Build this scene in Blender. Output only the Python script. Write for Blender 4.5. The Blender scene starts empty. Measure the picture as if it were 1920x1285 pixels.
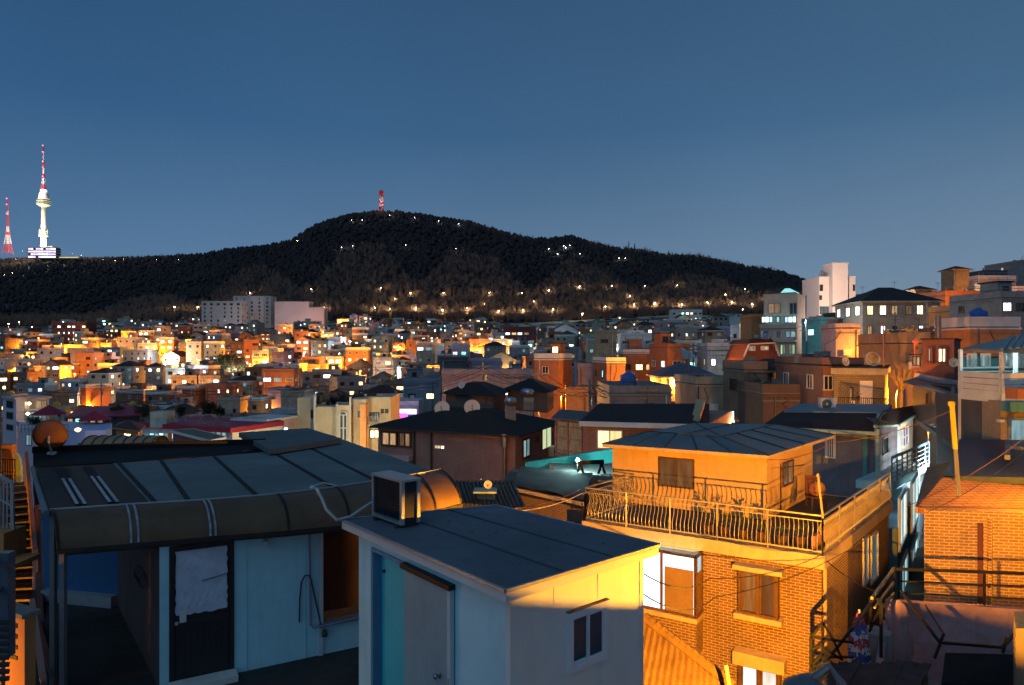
import bpy, bmesh, math, random
from mathutils import Vector, Matrix
from mathutils import noise as mnoise

random.seed(7)
sc = bpy.context.scene
COL = sc.collection
# ------------------------------------------------------------------ survey: sight lines from the view point
F, CX, HY = 1280.0, 960.0, 655.0
def P(px, py, d):
    return Vector(((px-CX)/F*d, d, -(py-HY)/F*d))
def PZ(px, py, z):
    return P(px, py, -z*F/(py-HY))
def XY(px, d):
    return Vector(((px-CX)/F*d, d))

# ------------------------------------------------------------------ materials
MATS = {}
def _nt(name):
    m = bpy.data.materials.new(name); m.use_nodes = True
    nt = m.node_tree
    b = nt.nodes['Principled BSDF']
    return m, nt, b
def _n(nt, t, **kw):
    n = nt.nodes.new(t)
    for k, v in kw.items(): setattr(n, k, v)
    return n
def _mix(nt, a, b, fac, mode='MIX'):
    n = nt.nodes.new('ShaderNodeMix'); n.data_type = 'RGBA'; n.blend_type = mode
    for s, v in ((6, a), (7, b)):
        if isinstance(v, (tuple, list)): n.inputs[s].default_value = tuple(v)+((1,) if len(v) == 3 else ())
        else: nt.links.new(v, n.inputs[s])
    if isinstance(fac, (int, float)): n.inputs[0].default_value = fac
    else: nt.links.new(fac, n.inputs[0])
    return n.outputs[2]
def _ramp(nt, src, p0, p1, c0=(0,0,0,1), c1=(1,1,1,1)):
    r = nt.nodes.new('ShaderNodeValToRGB')
    r.color_ramp.elements[0].position = p0; r.color_ramp.elements[1].position = p1
    r.color_ramp.elements[0].color = c0; r.color_ramp.elements[1].color = c1
    nt.links.new(src, r.inputs[0]); return r.outputs[0]
def _noise(nt, scale, detail=4, coord='Object', sc3=(1,1,1)):
    tc = nt.nodes.new('ShaderNodeTexCoord'); mp = nt.nodes.new('ShaderNodeMapping')
    mp.inputs['Scale'].default_value = sc3
    nt.links.new(tc.outputs[coord], mp.inputs[0])
    n = nt.nodes.new('ShaderNodeTexNoise'); n.inputs['Scale'].default_value = scale; n.inputs['Detail'].default_value = detail
    nt.links.new(mp.outputs[0], n.inputs['Vector']); return n.outputs['Fac']
def _dirt(nt, col, var, scale, streak):
    k = 1-var
    big = _ramp(nt, _noise(nt, scale, 5), .3, .72)
    c = _mix(nt, (col[0]*k, col[1]*k, col[2]*k), (min(1, col[0]*(1+var*.6)), min(1, col[1]*(1+var*.6)), min(1, col[2]*(1+var*.6))), big)
    fine = _ramp(nt, _noise(nt, scale*7, 6), .42, .78)
    c = _mix(nt, c, (col[0]*.55, col[1]*.53, col[2]*.5), _mix(nt, (0,0,0), (min(.75, var*1.5),)*3, fine))
    if streak:
        st = _ramp(nt, _noise(nt, 3.0, 4, sc3=(2.2, 2.2, .22)), .5, .8)
        c = _mix(nt, c, (col[0]*.45, col[1]*.42, col[2]*.4), _mix(nt, (0,0,0), (streak,)*3, st))
    return c
def mat(name, col, rough=.85, var=.22, scale=1.2, bump=.15, metal=0.0, streak=0.0, bscale=14.0, spec=.35):
    if name in MATS: return MATS[name]
    m, nt, b = _nt(name)
    nt.links.new(_dirt(nt, col, var, scale, streak), b.inputs['Base Color'])
    b.inputs['Roughness'].default_value = rough; b.inputs['Metallic'].default_value = metal
    b.inputs['Specular IOR Level'].default_value = spec
    if bump:
        bp = nt.nodes.new('ShaderNodeBump'); bp.inputs['Strength'].default_value = bump; bp.inputs['Distance'].default_value = .02
        nt.links.new(_noise(nt, bscale, 4), bp.inputs['Height']); nt.links.new(bp.outputs[0], b.inputs['Normal'])
    MATS[name] = m; return m
def brick(name, c1, c2, mortar, bw=.21, bh=.07, ms=.012, var=.25, rough=.85, streak=.25, off=.5):
    if name in MATS: return MATS[name]
    m, nt, b = _nt(name)
    tc = nt.nodes.new('ShaderNodeTexCoord')
    br = nt.nodes.new('ShaderNodeTexBrick')
    nt.links.new(tc.outputs['UV'], br.inputs['Vector'])
    br.inputs['Scale'].default_value = 1; br.inputs['Brick Width'].default_value = bw; br.inputs['Row Height'].default_value = bh
    br.inputs['Mortar Size'].default_value = ms; br.inputs['Mortar Smooth'].default_value = .2; br.offset = off
    br.inputs['Color1'].default_value = (*c1, 1); br.inputs['Color2'].default_value = (*c2, 1); br.inputs['Mortar'].default_value = (*mortar, 1)
    big = _ramp(nt, _noise(nt, .7, 5), .3, .75)
    c = _mix(nt, br.outputs['Color'], (1-var,)*3, big, 'MULTIPLY')
    if streak:
        st = _ramp(nt, _noise(nt, 2.0, 4, sc3=(2.2, 2.2, .3)), .5, .85)
        c = _mix(nt, c, (1-streak,)*3, st, 'MULTIPLY')
    nt.links.new(c, b.inputs['Base Color']); b.inputs['Roughness'].default_value = rough
    bp = nt.nodes.new('ShaderNodeBump'); bp.inputs['Strength'].default_value = .6; bp.inputs['Distance'].default_value = .01; bp.invert = True
    nt.links.new(br.outputs['Fac'], bp.inputs['Height']); nt.links.new(bp.outputs[0], b.inputs['Normal'])
    MATS[name] = m; return m
def panes(name, col, strength, dark=(.02,.025,.03), curtain=.5, sample=False, scale=5.0, rough=.12):
    """window glass with the lit room or curtain behind it"""
    if name in MATS: return MATS[name]
    m, nt, b = _nt(name)
    b.inputs['Base Color'].default_value = (*dark, 1); b.inputs['Roughness'].default_value = rough
    if strength > 0:
        tc = nt.nodes.new('ShaderNodeTexCoord'); mp = nt.nodes.new('ShaderNodeMapping'); mp.inputs['Scale'].default_value = (scale, .8, 1)
        oi = nt.nodes.new('ShaderNodeObjectInfo')
        ad = nt.nodes.new('ShaderNodeVectorMath'); ad.operation = 'ADD'
        nt.links.new(tc.outputs['UV'], ad.inputs[0]); nt.links.new(oi.outputs['Random'], ad.inputs[1])
        nt.links.new(ad.outputs[0], mp.inputs[0])
        n = nt.nodes.new('ShaderNodeTexNoise'); n.inputs['Scale'].default_value = 1.3; n.inputs['Detail'].default_value = 3
        nt.links.new(mp.outputs[0], n.inputs['Vector'])
        f = _ramp(nt, n.outputs['Fac'], .36, .66, (1-curtain,)*3+(1,), (1,1,1,1))
        c = _mix(nt, (*col,), f, 1.0, 'MULTIPLY')
        mul = nt.nodes.new('ShaderNodeMath'); mul.operation = 'MULTIPLY_ADD'
        nt.links.new(oi.outputs['Random'], mul.inputs[0]); mul.inputs[1].default_value = strength*2.2; mul.inputs[2].default_value = strength*.3
        nt.links.new(c, b.inputs['Emission Color']); nt.links.new(mul.outputs[0], b.inputs['Emission Strength'])
    m.cycles.emission_sampling = 'AUTO' if sample else 'NONE'
    MATS[name] = m; return m
def glow(name, col, strength, sample=False):
    if name in MATS: return MATS[name]
    m, nt, b = _nt(name)
    b.inputs['Base Color'].default_value = (*col, 1)
    b.inputs['Emission Color'].default_value = (*col, 1); b.inputs['Emission Strength'].default_value = strength
    m.cycles.emission_sampling = 'AUTO' if sample else 'NONE'
    MATS[name] = m; return m

# ------------------------------------------------------------------ mesh building
class MB:
    def __init__(s): s.v = []; s.f = []; s.mi = []; s.cur = 0
    def add(s, vs, fs):
        n = len(s.v); s.v += [tuple(v) for v in vs]
        for f in fs: s.f.append(tuple(n+i for i in f)); s.mi.append(s.cur)
        return s
    def quad(s, a, b, c, d): return s.add([a, b, c, d], [(0,1,2,3)])
    def hexa(s, bot, top):
        return s.add(list(bot)+list(top), [(3,2,1,0),(4,5,6,7),(0,1,5,4),(1,2,6,5),(2,3,7,6),(3,0,4,7)])
    def prism(s, poly, z0, z1):
        """poly counter-clockwise from above; z0/z1 number or list"""
        n = len(poly)
        za = z0 if isinstance(z0, (list, tuple)) else [z0]*n
        zb = z1 if isinstance(z1, (list, tuple)) else [z1]*n
        vs = [(p[0], p[1], za[i]) for i, p in enumerate(poly)]+[(p[0], p[1], zb[i]) for i, p in enumerate(poly)]
        fs = [tuple(range(n-1, -1, -1)), tuple(range(n, 2*n))]+[(i, (i+1) % n, n+(i+1) % n, n+i) for i in range(n)]
        return s.add(vs, fs)
    def box(s, c, sz, rz=0.0):
        c = Vector(c); hx, hy, hz = sz[0]/2, sz[1]/2, sz[2]/2
        ca, sa = math.cos(rz), math.sin(rz)
        pts = [(c.x+ca*x-sa*y, c.y+sa*x+ca*y) for x, y in ((-hx,-hy),(hx,-hy),(hx,hy),(-hx,hy))]
        return s.prism(pts, c.z-hz, c.z+hz)
    def bar(s, a, b, w, h=None, up=(0,0,1)):
        a = Vector(a); b = Vector(b); h = w if h is None else h
        d = (b-a).normalized(); u = Vector(up)
        if abs(d.dot(u)) > .98: u = Vector((0,1,0))
        x = d.cross(u).normalized(); y = x.cross(d).normalized()
        x *= w/2; y *= h/2
        return s.hexa([a-x-y, a+x-y, b+x-y, b-x-y], [a-x+y, a+x+y, b+x+y, b-x+y])
    def tube(s, pts, r, n=6, cap=True, r2=None):
        pts = [Vector(p) for p in pts]; k = len(pts); vs = []; pu = None
        for i, p in enumerate(pts):
            d = (pts[min(i+1, k-1)]-pts[max(i-1, 0)]).normalized()
            u = Vector((0,0,1)) if abs(d.z) < .95 else Vector((0,1,0))
            x = d.cross(u).normalized()
            if pu is not None and x.dot(pu) < 0: x = -x
            pu = x; y = d.cross(x).normalized()
            rr = r if r2 is None else r+(r2-r)*i/(k-1)
            for j in range(n):
                t = 2*math.pi*j/n; vs.append(p+x*(rr*math.cos(t))+y*(rr*math.sin(t)))
        fs = [(i*n+j, i*n+(j+1) % n, (i+1)*n+(j+1) % n, (i+1)*n+j) for i in range(k-1) for j in range(n)]
        if cap: fs += [tuple(range(n-1, -1, -1)), tuple((k-1)*n+j for j in range(n))]
        return s.add(vs, fs)
    def lathe(s, c, prof, n=16, axis=None):
        """prof: list of (radius, height) along axis (default z)"""
        c = Vector(c); ax = Vector(axis).normalized() if axis is not None else Vector((0,0,1))
        u = Vector((0,0,1)) if abs(ax.z) < .9 else Vector((1,0,0))
        x = ax.cross(u).normalized(); y = ax.cross(x).normalized(); vs = []
        for r, h in prof:
            for j in range(n):
                t = 2*math.pi*j/n; vs.append(c+ax*h+x*(r*math.cos(t))+y*(r*math.sin(t)))
        k = len(prof)
        fs = [(i*n+j, i*n+(j+1) % n, (i+1)*n+(j+1) % n, (i+1)*n+j) for i in range(k-1) for j in range(n)]
        fs += [tuple(range(n-1, -1, -1)), tuple((k-1)*n+j for j in range(n))]
        return s.add(vs, fs)
    def grid(s, rows):
        n = len(rows[0]); vs = [p for r in rows for p in r]
        return s.add(vs, [(i*n+j, i*n+j+1, (i+1)*n+j+1, (i+1)*n+j) for i in range(len(rows)-1) for j in range(n-1)])

def auto_uv(me):
    uv = me.uv_layers.new(name='UVMap').data
    vs = me.vertices
    for p in me.polygons:
        nx, ny, nz = p.normal
        if abs(nz) < .75:
            l = math.hypot(nx, ny) or 1; tx, ty = -ny/l, nx/l
            for li in p.loop_indices:
                c = vs[me.loops[li].vertex_index].co; uv[li].uv = (c.x*tx+c.y*ty, c.z)
        else:
            for li in p.loop_indices:
                c = vs[me.loops[li].vertex_index].co; uv[li].uv = (c.x, c.y)
def mesh(name, mb, mats, off=(0,0,0), smooth=False, fix=True):
    me = bpy.data.meshes.new(name)
    o = Vector(off)
    me.from_pydata([(v[0]-o.x, v[1]-o.y, v[2]-o.z) for v in mb.v], [], mb.f)
    ml = mats if isinstance(mats, (list, tuple)) else [mats]
    for m in ml: me.materials.append(m)
    if len(ml) > 1: me.polygons.foreach_set('material_index', mb.mi)
    if fix:
        bm = bmesh.new(); bm.from_mesh(me); bmesh.ops.recalc_face_normals(bm, faces=bm.faces); bm.to_mesh(me); bm.free()
    if smooth: me.polygons.foreach_set('use_smooth', [True]*len(me.polygons))
    me.update(); auto_uv(me)
    return me
def wloc(o):
    v = Vector((0,0,0))
    while o is not None: v += o.location; o = o.parent
    return v
def link(name, data, parent=None, loc=None):
    o = bpy.data.objects.new(name, data); COL.objects.link(o)
    if parent is not None: o.parent = parent
    if loc is not None: o.location = loc
    return o
def thing(name, label, cat, loc, group=None, rz=0):
    o = link(name, None, None, loc); o.empty_display_size = .3
    o.rotation_euler = (0, 0, rz)
    o['label'] = label; o['category'] = cat
    if group: o['group'] = group
    return o
def part(name, mb, m, parent, label=None, smooth=False, fix=True):
    """world-coordinate mesh under a thing that is not rotated"""
    o = link(name, mesh(name, mb, m, wloc(parent), smooth, fix), parent)
    if label: o['label'] = label
    return o
def solo(name, mb, m, label, cat, group=None, smooth=False, fix=True):
    vs = mb.v; c = (sum(v[0] for v in vs)/len(vs), sum(v[1] for v in vs)/len(vs), min(v[2] for v in vs))
    o = link(name, mesh(name, mb, m, c, smooth, fix), None, c)
    o['label'] = label; o['category'] = cat
    if group: o['group'] = group
    return o
def setting(name, mb, m, kind='structure', label=None, cat=None, smooth=False, fix=True):
    o = link(name, mesh(name, mb, m, (0,0,0), smooth, fix))
    o['kind'] = kind
    if label: o['label'] = label
    if cat: o['category'] = cat
    return o

class Face:
    """a vertical wall face from a to b, a on the viewer's left; n points out"""
    def __init__(s, a, b):
        s.a = Vector((a[0], a[1])); s.b = Vector((b[0], b[1])); s.L = (s.b-s.a).length
        s.d = (s.b-s.a)/s.L; s.n = Vector((s.d.y, -s.d.x))
    def pt(s, u, z, off=0.0):
        p = s.a+s.d*u+s.n*off; return Vector((p.x, p.y, z))
    def uz(s, px, py):
        rx, ry = (px-CX)/F, 1.0
        t = (s.a.dot(s.n))/(rx*s.n.x+ry*s.n.y)
        h = Vector((rx*t, ry*t)); return (h-s.a).dot(s.d), -(py-HY)/F*t
    def box(s, mb, u0, u1, z0, z1, o0, o1):
        A, B, C, D = s.pt(u0,0,o0), s.pt(u1,0,o0), s.pt(u1,0,o1), s.pt(u0,0,o1)
        return mb.prism([(p.x, p.y) for p in (D, C, B, A)], z0, z1)
def window(face, u0, u1, z0, z1, parent, fm, pm, fw=.05, mull=(.5,), dep=.06, rails=(), off=0.0, label=None, sill=None, pane_mats=None):
    mb = MB()
    e = off
    face.box(mb, u0, u1, z0, z0+fw, e, e+dep); face.box(mb, u0, u1, z1-fw, z1, e, e+dep)
    face.box(mb, u0, u0+fw, z0+fw, z1-fw, e, e+dep); face.box(mb, u1-fw, u1, z0+fw, z1-fw, e, e+dep)
    for k in mull:
        m = u0+(u1-u0)*k; face.box(mb, m-fw*.45, m+fw*.45, z0+fw, z1-fw, e, e+dep*.8)
    for k in rails:
        m = z0+(z1-z0)*k; face.box(mb, u0+fw, u1-fw, m-fw*.35, m+fw*.35, e, e+dep*.7)
    w = part('window', mb, fm, parent, label)
    cuts = [0]+list(mull)+[1]
    for i in range(len(cuts)-1):
        pb = MB(); a = u0+(u1-u0)*cuts[i]; b = u0+(u1-u0)*cuts[i+1]
        face.box(pb, a+.004, b-.004, z0+.004, z1-.004, e-.01, e+dep*.3)
        part('pane', pb, (pane_mats[i] if pane_mats else pm), w)
    if sill is not None:
        sb = MB(); face.box(sb, u0-.06, u1+.06, z0-.09, z0-.002, e, e+dep+.07); part('sill', sb, sill, w)
    return w
def winpx(face, x0, yt, x1, yb, parent, fm, pm, **k):
    u0, z1 = face.uz(x0, yt); u1, z0 = face.uz(x1, yb)
    return window(face, u0, u1, z0, z1, parent, fm, pm, **k)
# ------------------------------------------------------------------ palette
WALL = {
 'red brick':    brick('brick_red', (.30,.10,.055), (.24,.08,.045), (.30,.24,.19), var=.3),
 'brown brick':  brick('brick_brown', (.20,.10,.06), (.15,.075,.05), (.22,.18,.15), var=.3),
 'tan brick':    brick('brick_tan', (.36,.23,.13), (.30,.18,.10), (.36,.30,.24), var=.3),
 'beige':        mat('wall_beige', (.46,.38,.28), streak=.6),
 'cream':        mat('wall_cream', (.62,.52,.34), streak=.5),
 'white':        mat('wall_white', (.66,.65,.62), streak=.5),
 'grey':         mat('wall_grey', (.27,.27,.26), streak=.6),
 'pale grey':    mat('wall_pale_grey', (.42,.42,.41), streak=.6),
 'pink':         mat('wall_pink', (.55,.38,.35), streak=.5),
 'lilac':        mat('wall_lilac', (.42,.36,.44), streak=.5),
 'mint':         mat('wall_mint', (.36,.46,.38), streak=.5),
 'terracotta':   mat('wall_terracotta', (.38,.15,.07), streak=.5),
 'orange':       mat('wall_orange', (.55,.24,.09), streak=.4),
 'khaki':        mat('wall_khaki', (.26,.21,.14), streak=.6),
 'maroon':       mat('wall_maroon', (.16,.06,.05), streak=.5),
 'dark grey':    mat('wall_dark_grey', (.09,.09,.10), streak=.5),
 'blue grey':    mat('wall_blue_grey', (.20,.27,.32), streak=.5),
 'teal':         mat('wall_teal', (.10,.30,.30), streak=.4),
}
ROOF = {
 'grey roof':   mat('roof_grey', (.11,.115,.12), bump=.2),
 'green roof':  mat('roof_green', (.05,.13,.09), bump=.2),
 'dark roof':   mat('roof_dark', (.030,.026,.026), bump=.3),
 'blue roof':   mat('roof_blue', (.06,.10,.16), bump=.2),
 'brown roof':  mat('roof_brown', (.075,.035,.028), bump=.3),
 'pale roof':   mat('roof_pale', (.26,.26,.25), bump=.2),
}
TRIMW = mat('trim_white', (.62,.62,.60), rough=.6, var=.15)
TRIMD = mat('trim_dark', (.05,.045,.04), rough=.6)
STEEL = mat('steel_grey', (.20,.21,.22), rough=.45, metal=.6)
BLACKM = mat('black_metal', (.02,.02,.022), rough=.5, metal=.3)
BROWNF = mat('brown_frame', (.10,.045,.022), rough=.5)
CONC = mat('concrete', (.24,.23,.21), streak=.5)
TANKB = mat('tank_blue', (.03,.12,.40), rough=.5)
TANKY = mat('tank_yellow', (.55,.40,.08), rough=.5)
DISHM = mat('dish_pale', (.55,.55,.53), rough=.5, var=.12)
PANE = {
 'warm':   panes('pane_warm', (1.0,.62,.26), 3.8),
 'yellow': panes('pane_yellow', (1.0,.80,.40), 4.0),
 'white':  panes('pane_white', (.86,.95,1.0), 4.6),
 'cyan':   panes('pane_cyan', (.38,.95,.95), 2.4),
 'dim':    panes('pane_dim', (1.0,.60,.30), .35),
 'cooldim': panes('pane_cooldim', (.45,.75,.80), .30),
 'dark':   panes('pane_dark', (0,0,0), 0),
}
PD = PANE['dark']

# ------------------------------------------------------------------ terrain
PXS = [-900, 0, 500, 960, 1300, 1500, 1750, 1920, 2700]
DS  = [0, 25, 45, 70, 100, 150, 200, 250, 300, 400, 500, 650]
HT = [
 [-9,-10,-13,-17,-22,-27,-25,-18, -9,  0,  8, 22],
 [-9,-10,-13,-17,-22,-27,-25,-18, -9,  0,  8, 22],
 [-9,-10,-14,-18,-22,-25,-22,-16, -8,  2, 12, 28],
 [-9,-10,-13,-15,-17,-17,-14,-10, -6,  2, 10, 25],
 [-9,-10,-12,-12.5,-12,-10,-7,-4,  0,  8, 16, 30],
 [-9,-9.5,-10,-8.5,-6,-1,  4,  8, 12, 18, 24, 32],
 [-9,-9.5,-9,-7,-3,  4,  9, 12, 14, 16, 18, 20],
 [-9,-9.5,-8,-4, 2, 11, 18, 20, 20, 20, 20, 20],
 [-9,-9.5,-8,-2, 5, 15, 20, 22, 22, 22, 20, 20],
]
RIDGE = [(-600,500,1500),(0,491,1500),(80,488,1450),(160,489,1450),(250,488,1400),(330,484,1350),(380,481,1250),(430,472,1150),(500,465,1100),(545,456,1050),
 (570,440,1000),(600,424,1000),(650,409,1000),(700,402,1000),(760,403,1000),(830,414,1000),(880,421,980),(940,440,960),(990,453,950),(1030,453,940),
 (1075,449,930),(1110,462,920),(1150,471,910),(1200,476,900),(1260,486,880),(1300,486,880),(1350,496,870),(1400,507,860),(1440,512,850),(1480,521,840),
 (1520,537,830),(1545,556,820),(1600,596,810),(1700,612,800),(1900,620,800),(2700,630,800)]
def _lerp(tab, x):
    if x <= tab[0][0]: return tab[0][1:]
    for a, b in zip(tab, tab[1:]):
        if x <= b[0]:
            t = (x-a[0])/(b[0]-a[0]); return tuple(p+(q-p)*t for p, q in zip(a[1:], b[1:]))
    return tab[-1][1:]
def hgt(x, y):
    d = max(y, 12.0); px = CX+F*x/d
    px = min(max(px, -900), 2700)
    dd = min(d, 650)
    i = 0
    while i < len(PXS)-2 and px > PXS[i+1]: i += 1
    j = 0
    while j < len(DS)-2 and dd > DS[j+1]: j += 1
    tx = (px-PXS[i])/(PXS[i+1]-PXS[i]); ty = (dd-DS[j])/(DS[j+1]-DS[j])
    tx = tx*tx*(3-2*tx)
    z = (HT[i][j]*(1-tx)+HT[i+1][j]*tx)*(1-ty)+(HT[i][j+1]*(1-tx)+HT[i+1][j+1]*tx)*ty
    if d > 650:
        py, dr = _lerp(RIDGE, px)
        zr = (HY-py)/F*dr
        t = (d-650)/(dr-650)
        if t <= 1:
            z = z+(zr-z)*(t**1.12)
            z += 7*math.sin(t*math.pi)*mnoise.noise(Vector((x*.011, y*.009, 3.1)))
        else:
            z = zr-(t-1)*(zr+20)*.9
            z = max(z, -20)
    return z
def sight(px, py, up=0.0, d0=90, d1=1500):
    """where the line of sight meets the land (raised by up)"""
    d = d0
    while d < d1:
        p = P(px, py, d)
        if p.z <= hgt(p.x, d)+up: return p
        d *= 1.004
    return P(px, py, d1)

def sheet(name, xs_fn, ys, m):
    rows = []
    for y in ys:
        rows.append([(x, y, hgt(x, y)) for x in xs_fn(y)])
    setting(name, MB().grid(rows), m, smooth=True, fix=False)
ground_m = mat('ground_soil', (.045,.043,.040), scale=.05, var=.35, bump=.3, bscale=2)
hill_m = mat('hill_soil', (.022,.018,.015), scale=.02, var=.4, bump=.4, bscale=.5)
N = 150
def xs_fn(y):
    s = max(y, 40)*1.25+60
    return [s*(-1+2*i/N)*(1+.9*abs(-1+2*i/N)**3) for i in range(N+1)]
ys = [-60, -20, 0, 10]+[12*(650/12)**(i/90) for i in range(1, 90)]+[650]
sheet('ground', xs_fn, ys, ground_m)
ys2 = [650+14*i for i in range(0, 66)]+[1600, 1750, 2000, 2600, 3600]
N = 230
sheet('hill', xs_fn, ys2, hill_m)

# ------------------------------------------------------------------ woods on the hill
def woods(name, n, m, kind, fn, label):
    mb = MB(); k = 0
    rnd = random.Random(5+n)
    while k < n:
        px = rnd.uniform(-80, 1640); t = rnd.random()
        py, dr = _lerp(RIDGE, px)
        q = fn(px, t, rnd)
        if q is None: continue
        k += 1
        d = 655+(dr*1.0-655)*q
        x = (px-CX)/F*d; z = hgt(x, d)-.6
        sc_ = d/1000.0
        if kind == 'ever':
            h = rnd.uniform(3.5, 8.5)*(.75+.3*sc_); r = h*rnd.uniform(.32, .55)
            ph = rnd.random()*6; vs = [(x+rnd.uniform(-.6,.6), d, z+h)]
            m1 = 6
            for lv, (rr, hh) in enumerate(((.75, .62), (1.0, .34), (.55, .08))):
                for j in range(m1):
                    a = ph+2*math.pi*j/m1+lv*.5; rj = r*rr*rnd.uniform(.65, 1.25)
                    vs.append((x+rj*math.cos(a), d+rj*math.sin(a), z+h*hh*rnd.uniform(.85, 1.2)))
            fs = [(0, 1+j, 1+(j+1) % m1) for j in range(m1)]
            for l in (0, 1):
                fs += [(1+l*m1+j, 1+(l+1)*m1+j, 1+(l+1)*m1+(j+1) % m1, 1+l*m1+(j+1) % m1) for j in range(m1)]
            mb.add(vs, fs)
        else:
            h = rnd.uniform(6, 12)*(.75+.3*sc_)
            for j in range(9):
                a = rnd.uniform(0, 2*math.pi); b0 = h*rnd.uniform(.05, .45); e = h*rnd.uniform(.6, 1.0)
                rr = h*.33*rnd.random()
                bx, by = x+.25*math.cos(a), d+.25*math.sin(a)
                tx, ty = x+rr*math.cos(a), d+rr*math.sin(a)
                w = .28*sc_+.08
                mb.add([(bx-w, by, z+b0*.5), (bx+w, by, z+b0*.5), (tx+.07, ty, z+e), (tx-.07, ty, z+e)], [(0,1,2,3)])
                if rnd.random() < .6:
                    mb.add([(bx+(tx-bx)*.5, by, z+(b0+e)*.5), (bx+(tx-bx)*.5+w, by, z+(b0+e)*.5), (tx+rnd.uniform(-2,2), ty, z+e*rnd.uniform(.8,1.05))], [(0,1,2)])
    setting(name, mb, m, kind='stuff', label=label, cat='woodland', fix=False)
ever_m = mat('evergreen', (.040,.029,.029), var=.3, scale=.12, bump=0)
bare_m = mat('bare_twigs', (.22,.13,.095), var=.4, scale=.1, bump=0)
woods('evergreen_woodland', 17000, ever_m, 'ever', lambda px, t, r: (t if (t > .25 or r.random() < .35) else None), 'dark evergreen woodland covering the upper slopes of the hill')
woods('ridge_woodland', 2600, ever_m, 'ever', lambda px, t, r: .955+.05*t, 'uneven line of dark trees along the ridge of the hill')
def _low(px, t, r):
    q = t**1.5*.62
    if q > .06+max(0, min(1, (px-150)/420))*.6*(.8+.4*math.sin(px*.03)): return None
    return q
woods('bare_woodland', 9000, bare_m, 'bare', _low, 'brown leafless woodland on the lower slopes of the hill')
woods('bare_ridge_woodland', 500, bare_m, 'bare', lambda px, t, r: (.95+.06*t if (px < 340 or 860 < px < 1000 or 1100 < px < 1460) else None), 'thin leafless trees breaking the ridge of the hill')

# ------------------------------------------------------------------ world: dusk sky
w = bpy.data.worlds.new('World'); sc.world = w; w.use_nodes = True
nt = w.node_tree; bg = nt.nodes['Background']
SUN_EL, SUN_AZ = math.radians(-1.0), math.radians(75)
sky = nt.nodes.new('ShaderNodeTexSky'); sky.sky_type = 'NISHITA'; sky.sun_disc = False
sky.sun_elevation = math.radians(1.0); sky.sun_rotation = SUN_AZ; sky.air_density = 1.0; sky.dust_density = .3; sky.ozone_density = 4
tc = nt.nodes.new('ShaderNodeTexCoord'); sx = nt.nodes.new('ShaderNodeSeparateXYZ')
nt.links.new(tc.outputs['Generated'], sx.inputs[0])
rp = nt.nodes.new('ShaderNodeValToRGB'); cr = rp.color_ramp
cr.elements[0].position = 0.0; cr.elements[0].color = (.152,.250,.342,1)
cr.elements[1].position = .55; cr.elements[1].color = (.025,.072,.152,1)
e = cr.elements.new(.12); e.color = (.108,.199,.318,1)
e = cr.elements.new(.30); e.color = (.042,.116,.228,1)
nt.links.new(sx.outputs['Z'], rp.inputs[0])
# brighter and greyer towards the afterglow on the east side
mr = nt.nodes.new('ShaderNodeMapRange'); mr.inputs[1].default_value = -.65; mr.inputs[2].default_value = .75; mr.inputs[3].default_value = .0; mr.inputs[4].default_value = 1.0
nt.links.new(sx.outputs['X'], mr.inputs[0])
ad = nt.nodes.new('ShaderNodeMix'); ad.data_type = 'RGBA'; ad.blend_type = 'MULTIPLY'; ad.inputs[0].default_value = 1
tint = nt.nodes.new('ShaderNodeMix'); tint.data_type = 'RGBA'; nt.links.new(mr.outputs[0], tint.inputs[0])
tint.inputs[6].default_value = (.72,.84,.95,1); tint.inputs[7].default_value = (1.35,1.12,1.0,1)
nt.links.new(rp.outputs[0], ad.inputs[6]); nt.links.new(tint.outputs[2], ad.inputs[7])
sk = nt.nodes.new('ShaderNodeMix'); sk.data_type = 'RGBA'; sk.blend_type = 'ADD'; sk.inputs[0].default_value = .006
nt.links.new(ad.outputs[2], sk.inputs[6]); nt.links.new(sky.outputs[0], sk.inputs[7])
nz = nt.nodes.new('ShaderNodeTexNoise'); nz.inputs['Scale'].default_value = 2.2; nz.inputs['Detail'].default_value = 5
nt.links.new(tc.outputs['Generated'], nz.inputs['Vector'])
nm = nt.nodes.new('ShaderNodeMapRange'); nm.inputs[3].default_value = .93; nm.inputs[4].default_value = 1.07; nm.inputs[1].default_value = .25; nm.inputs[2].default_value = .75
nt.links.new(nz.outputs['Fac'], nm.inputs[0])
hz_ = nt.nodes.new('ShaderNodeVectorMath'); hz_.operation = 'SCALE'; nt.links.new(sk.outputs[2], hz_.inputs[0]); nt.links.new(nm.outputs[0], hz_.inputs['Scale'])
nt.links.new(hz_.outputs[0], bg.inputs['Color']); bg.inputs['Strength'].default_value = 1.07
sd = bpy.data.lights.new('dusk_fill', 'SUN'); sd.energy = .42; sd.angle = math.radians(60); sd.color = (.50,.78,1.0)  # soft blue fill light added to lift the front walls, not a real sun
so = link('dusk_fill', sd); so.rotation_euler = (math.radians(48), 0, math.radians(-38))

cam = bpy.data.cameras.new('camera'); co = link('camera', cam)
cam.sensor_width = 36; cam.lens = 24; cam.clip_end = 6000; cam.clip_start = .1
co.location = (0,0,0); co.rotation_euler = (math.radians(90), 0, 0); cam.shift_y = (HY-642.5)/1920
sc.camera = co
sc.view_settings.view_transform = 'Standard'; sc.view_settings.look = 'None'; sc.view_settings.exposure = 0; sc.view_settings.gamma = 1
sc.cycles.use_denoising = True
try: sc.cycles.denoiser = 'OPENIMAGEDENOISE'
except Exception: pass
sc.cycles.max_bounces = 5; sc.cycles.diffuse_bounces = 3; sc.cycles.glossy_bounces = 3; sc.cycles.transmission_bounces = 4
sc.cycles.use_light_tree = True
sc.cycles.sample_clamp_indirect = 4; sc.cycles.caustics_reflective = False; sc.cycles.caustics_refractive = False

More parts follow.
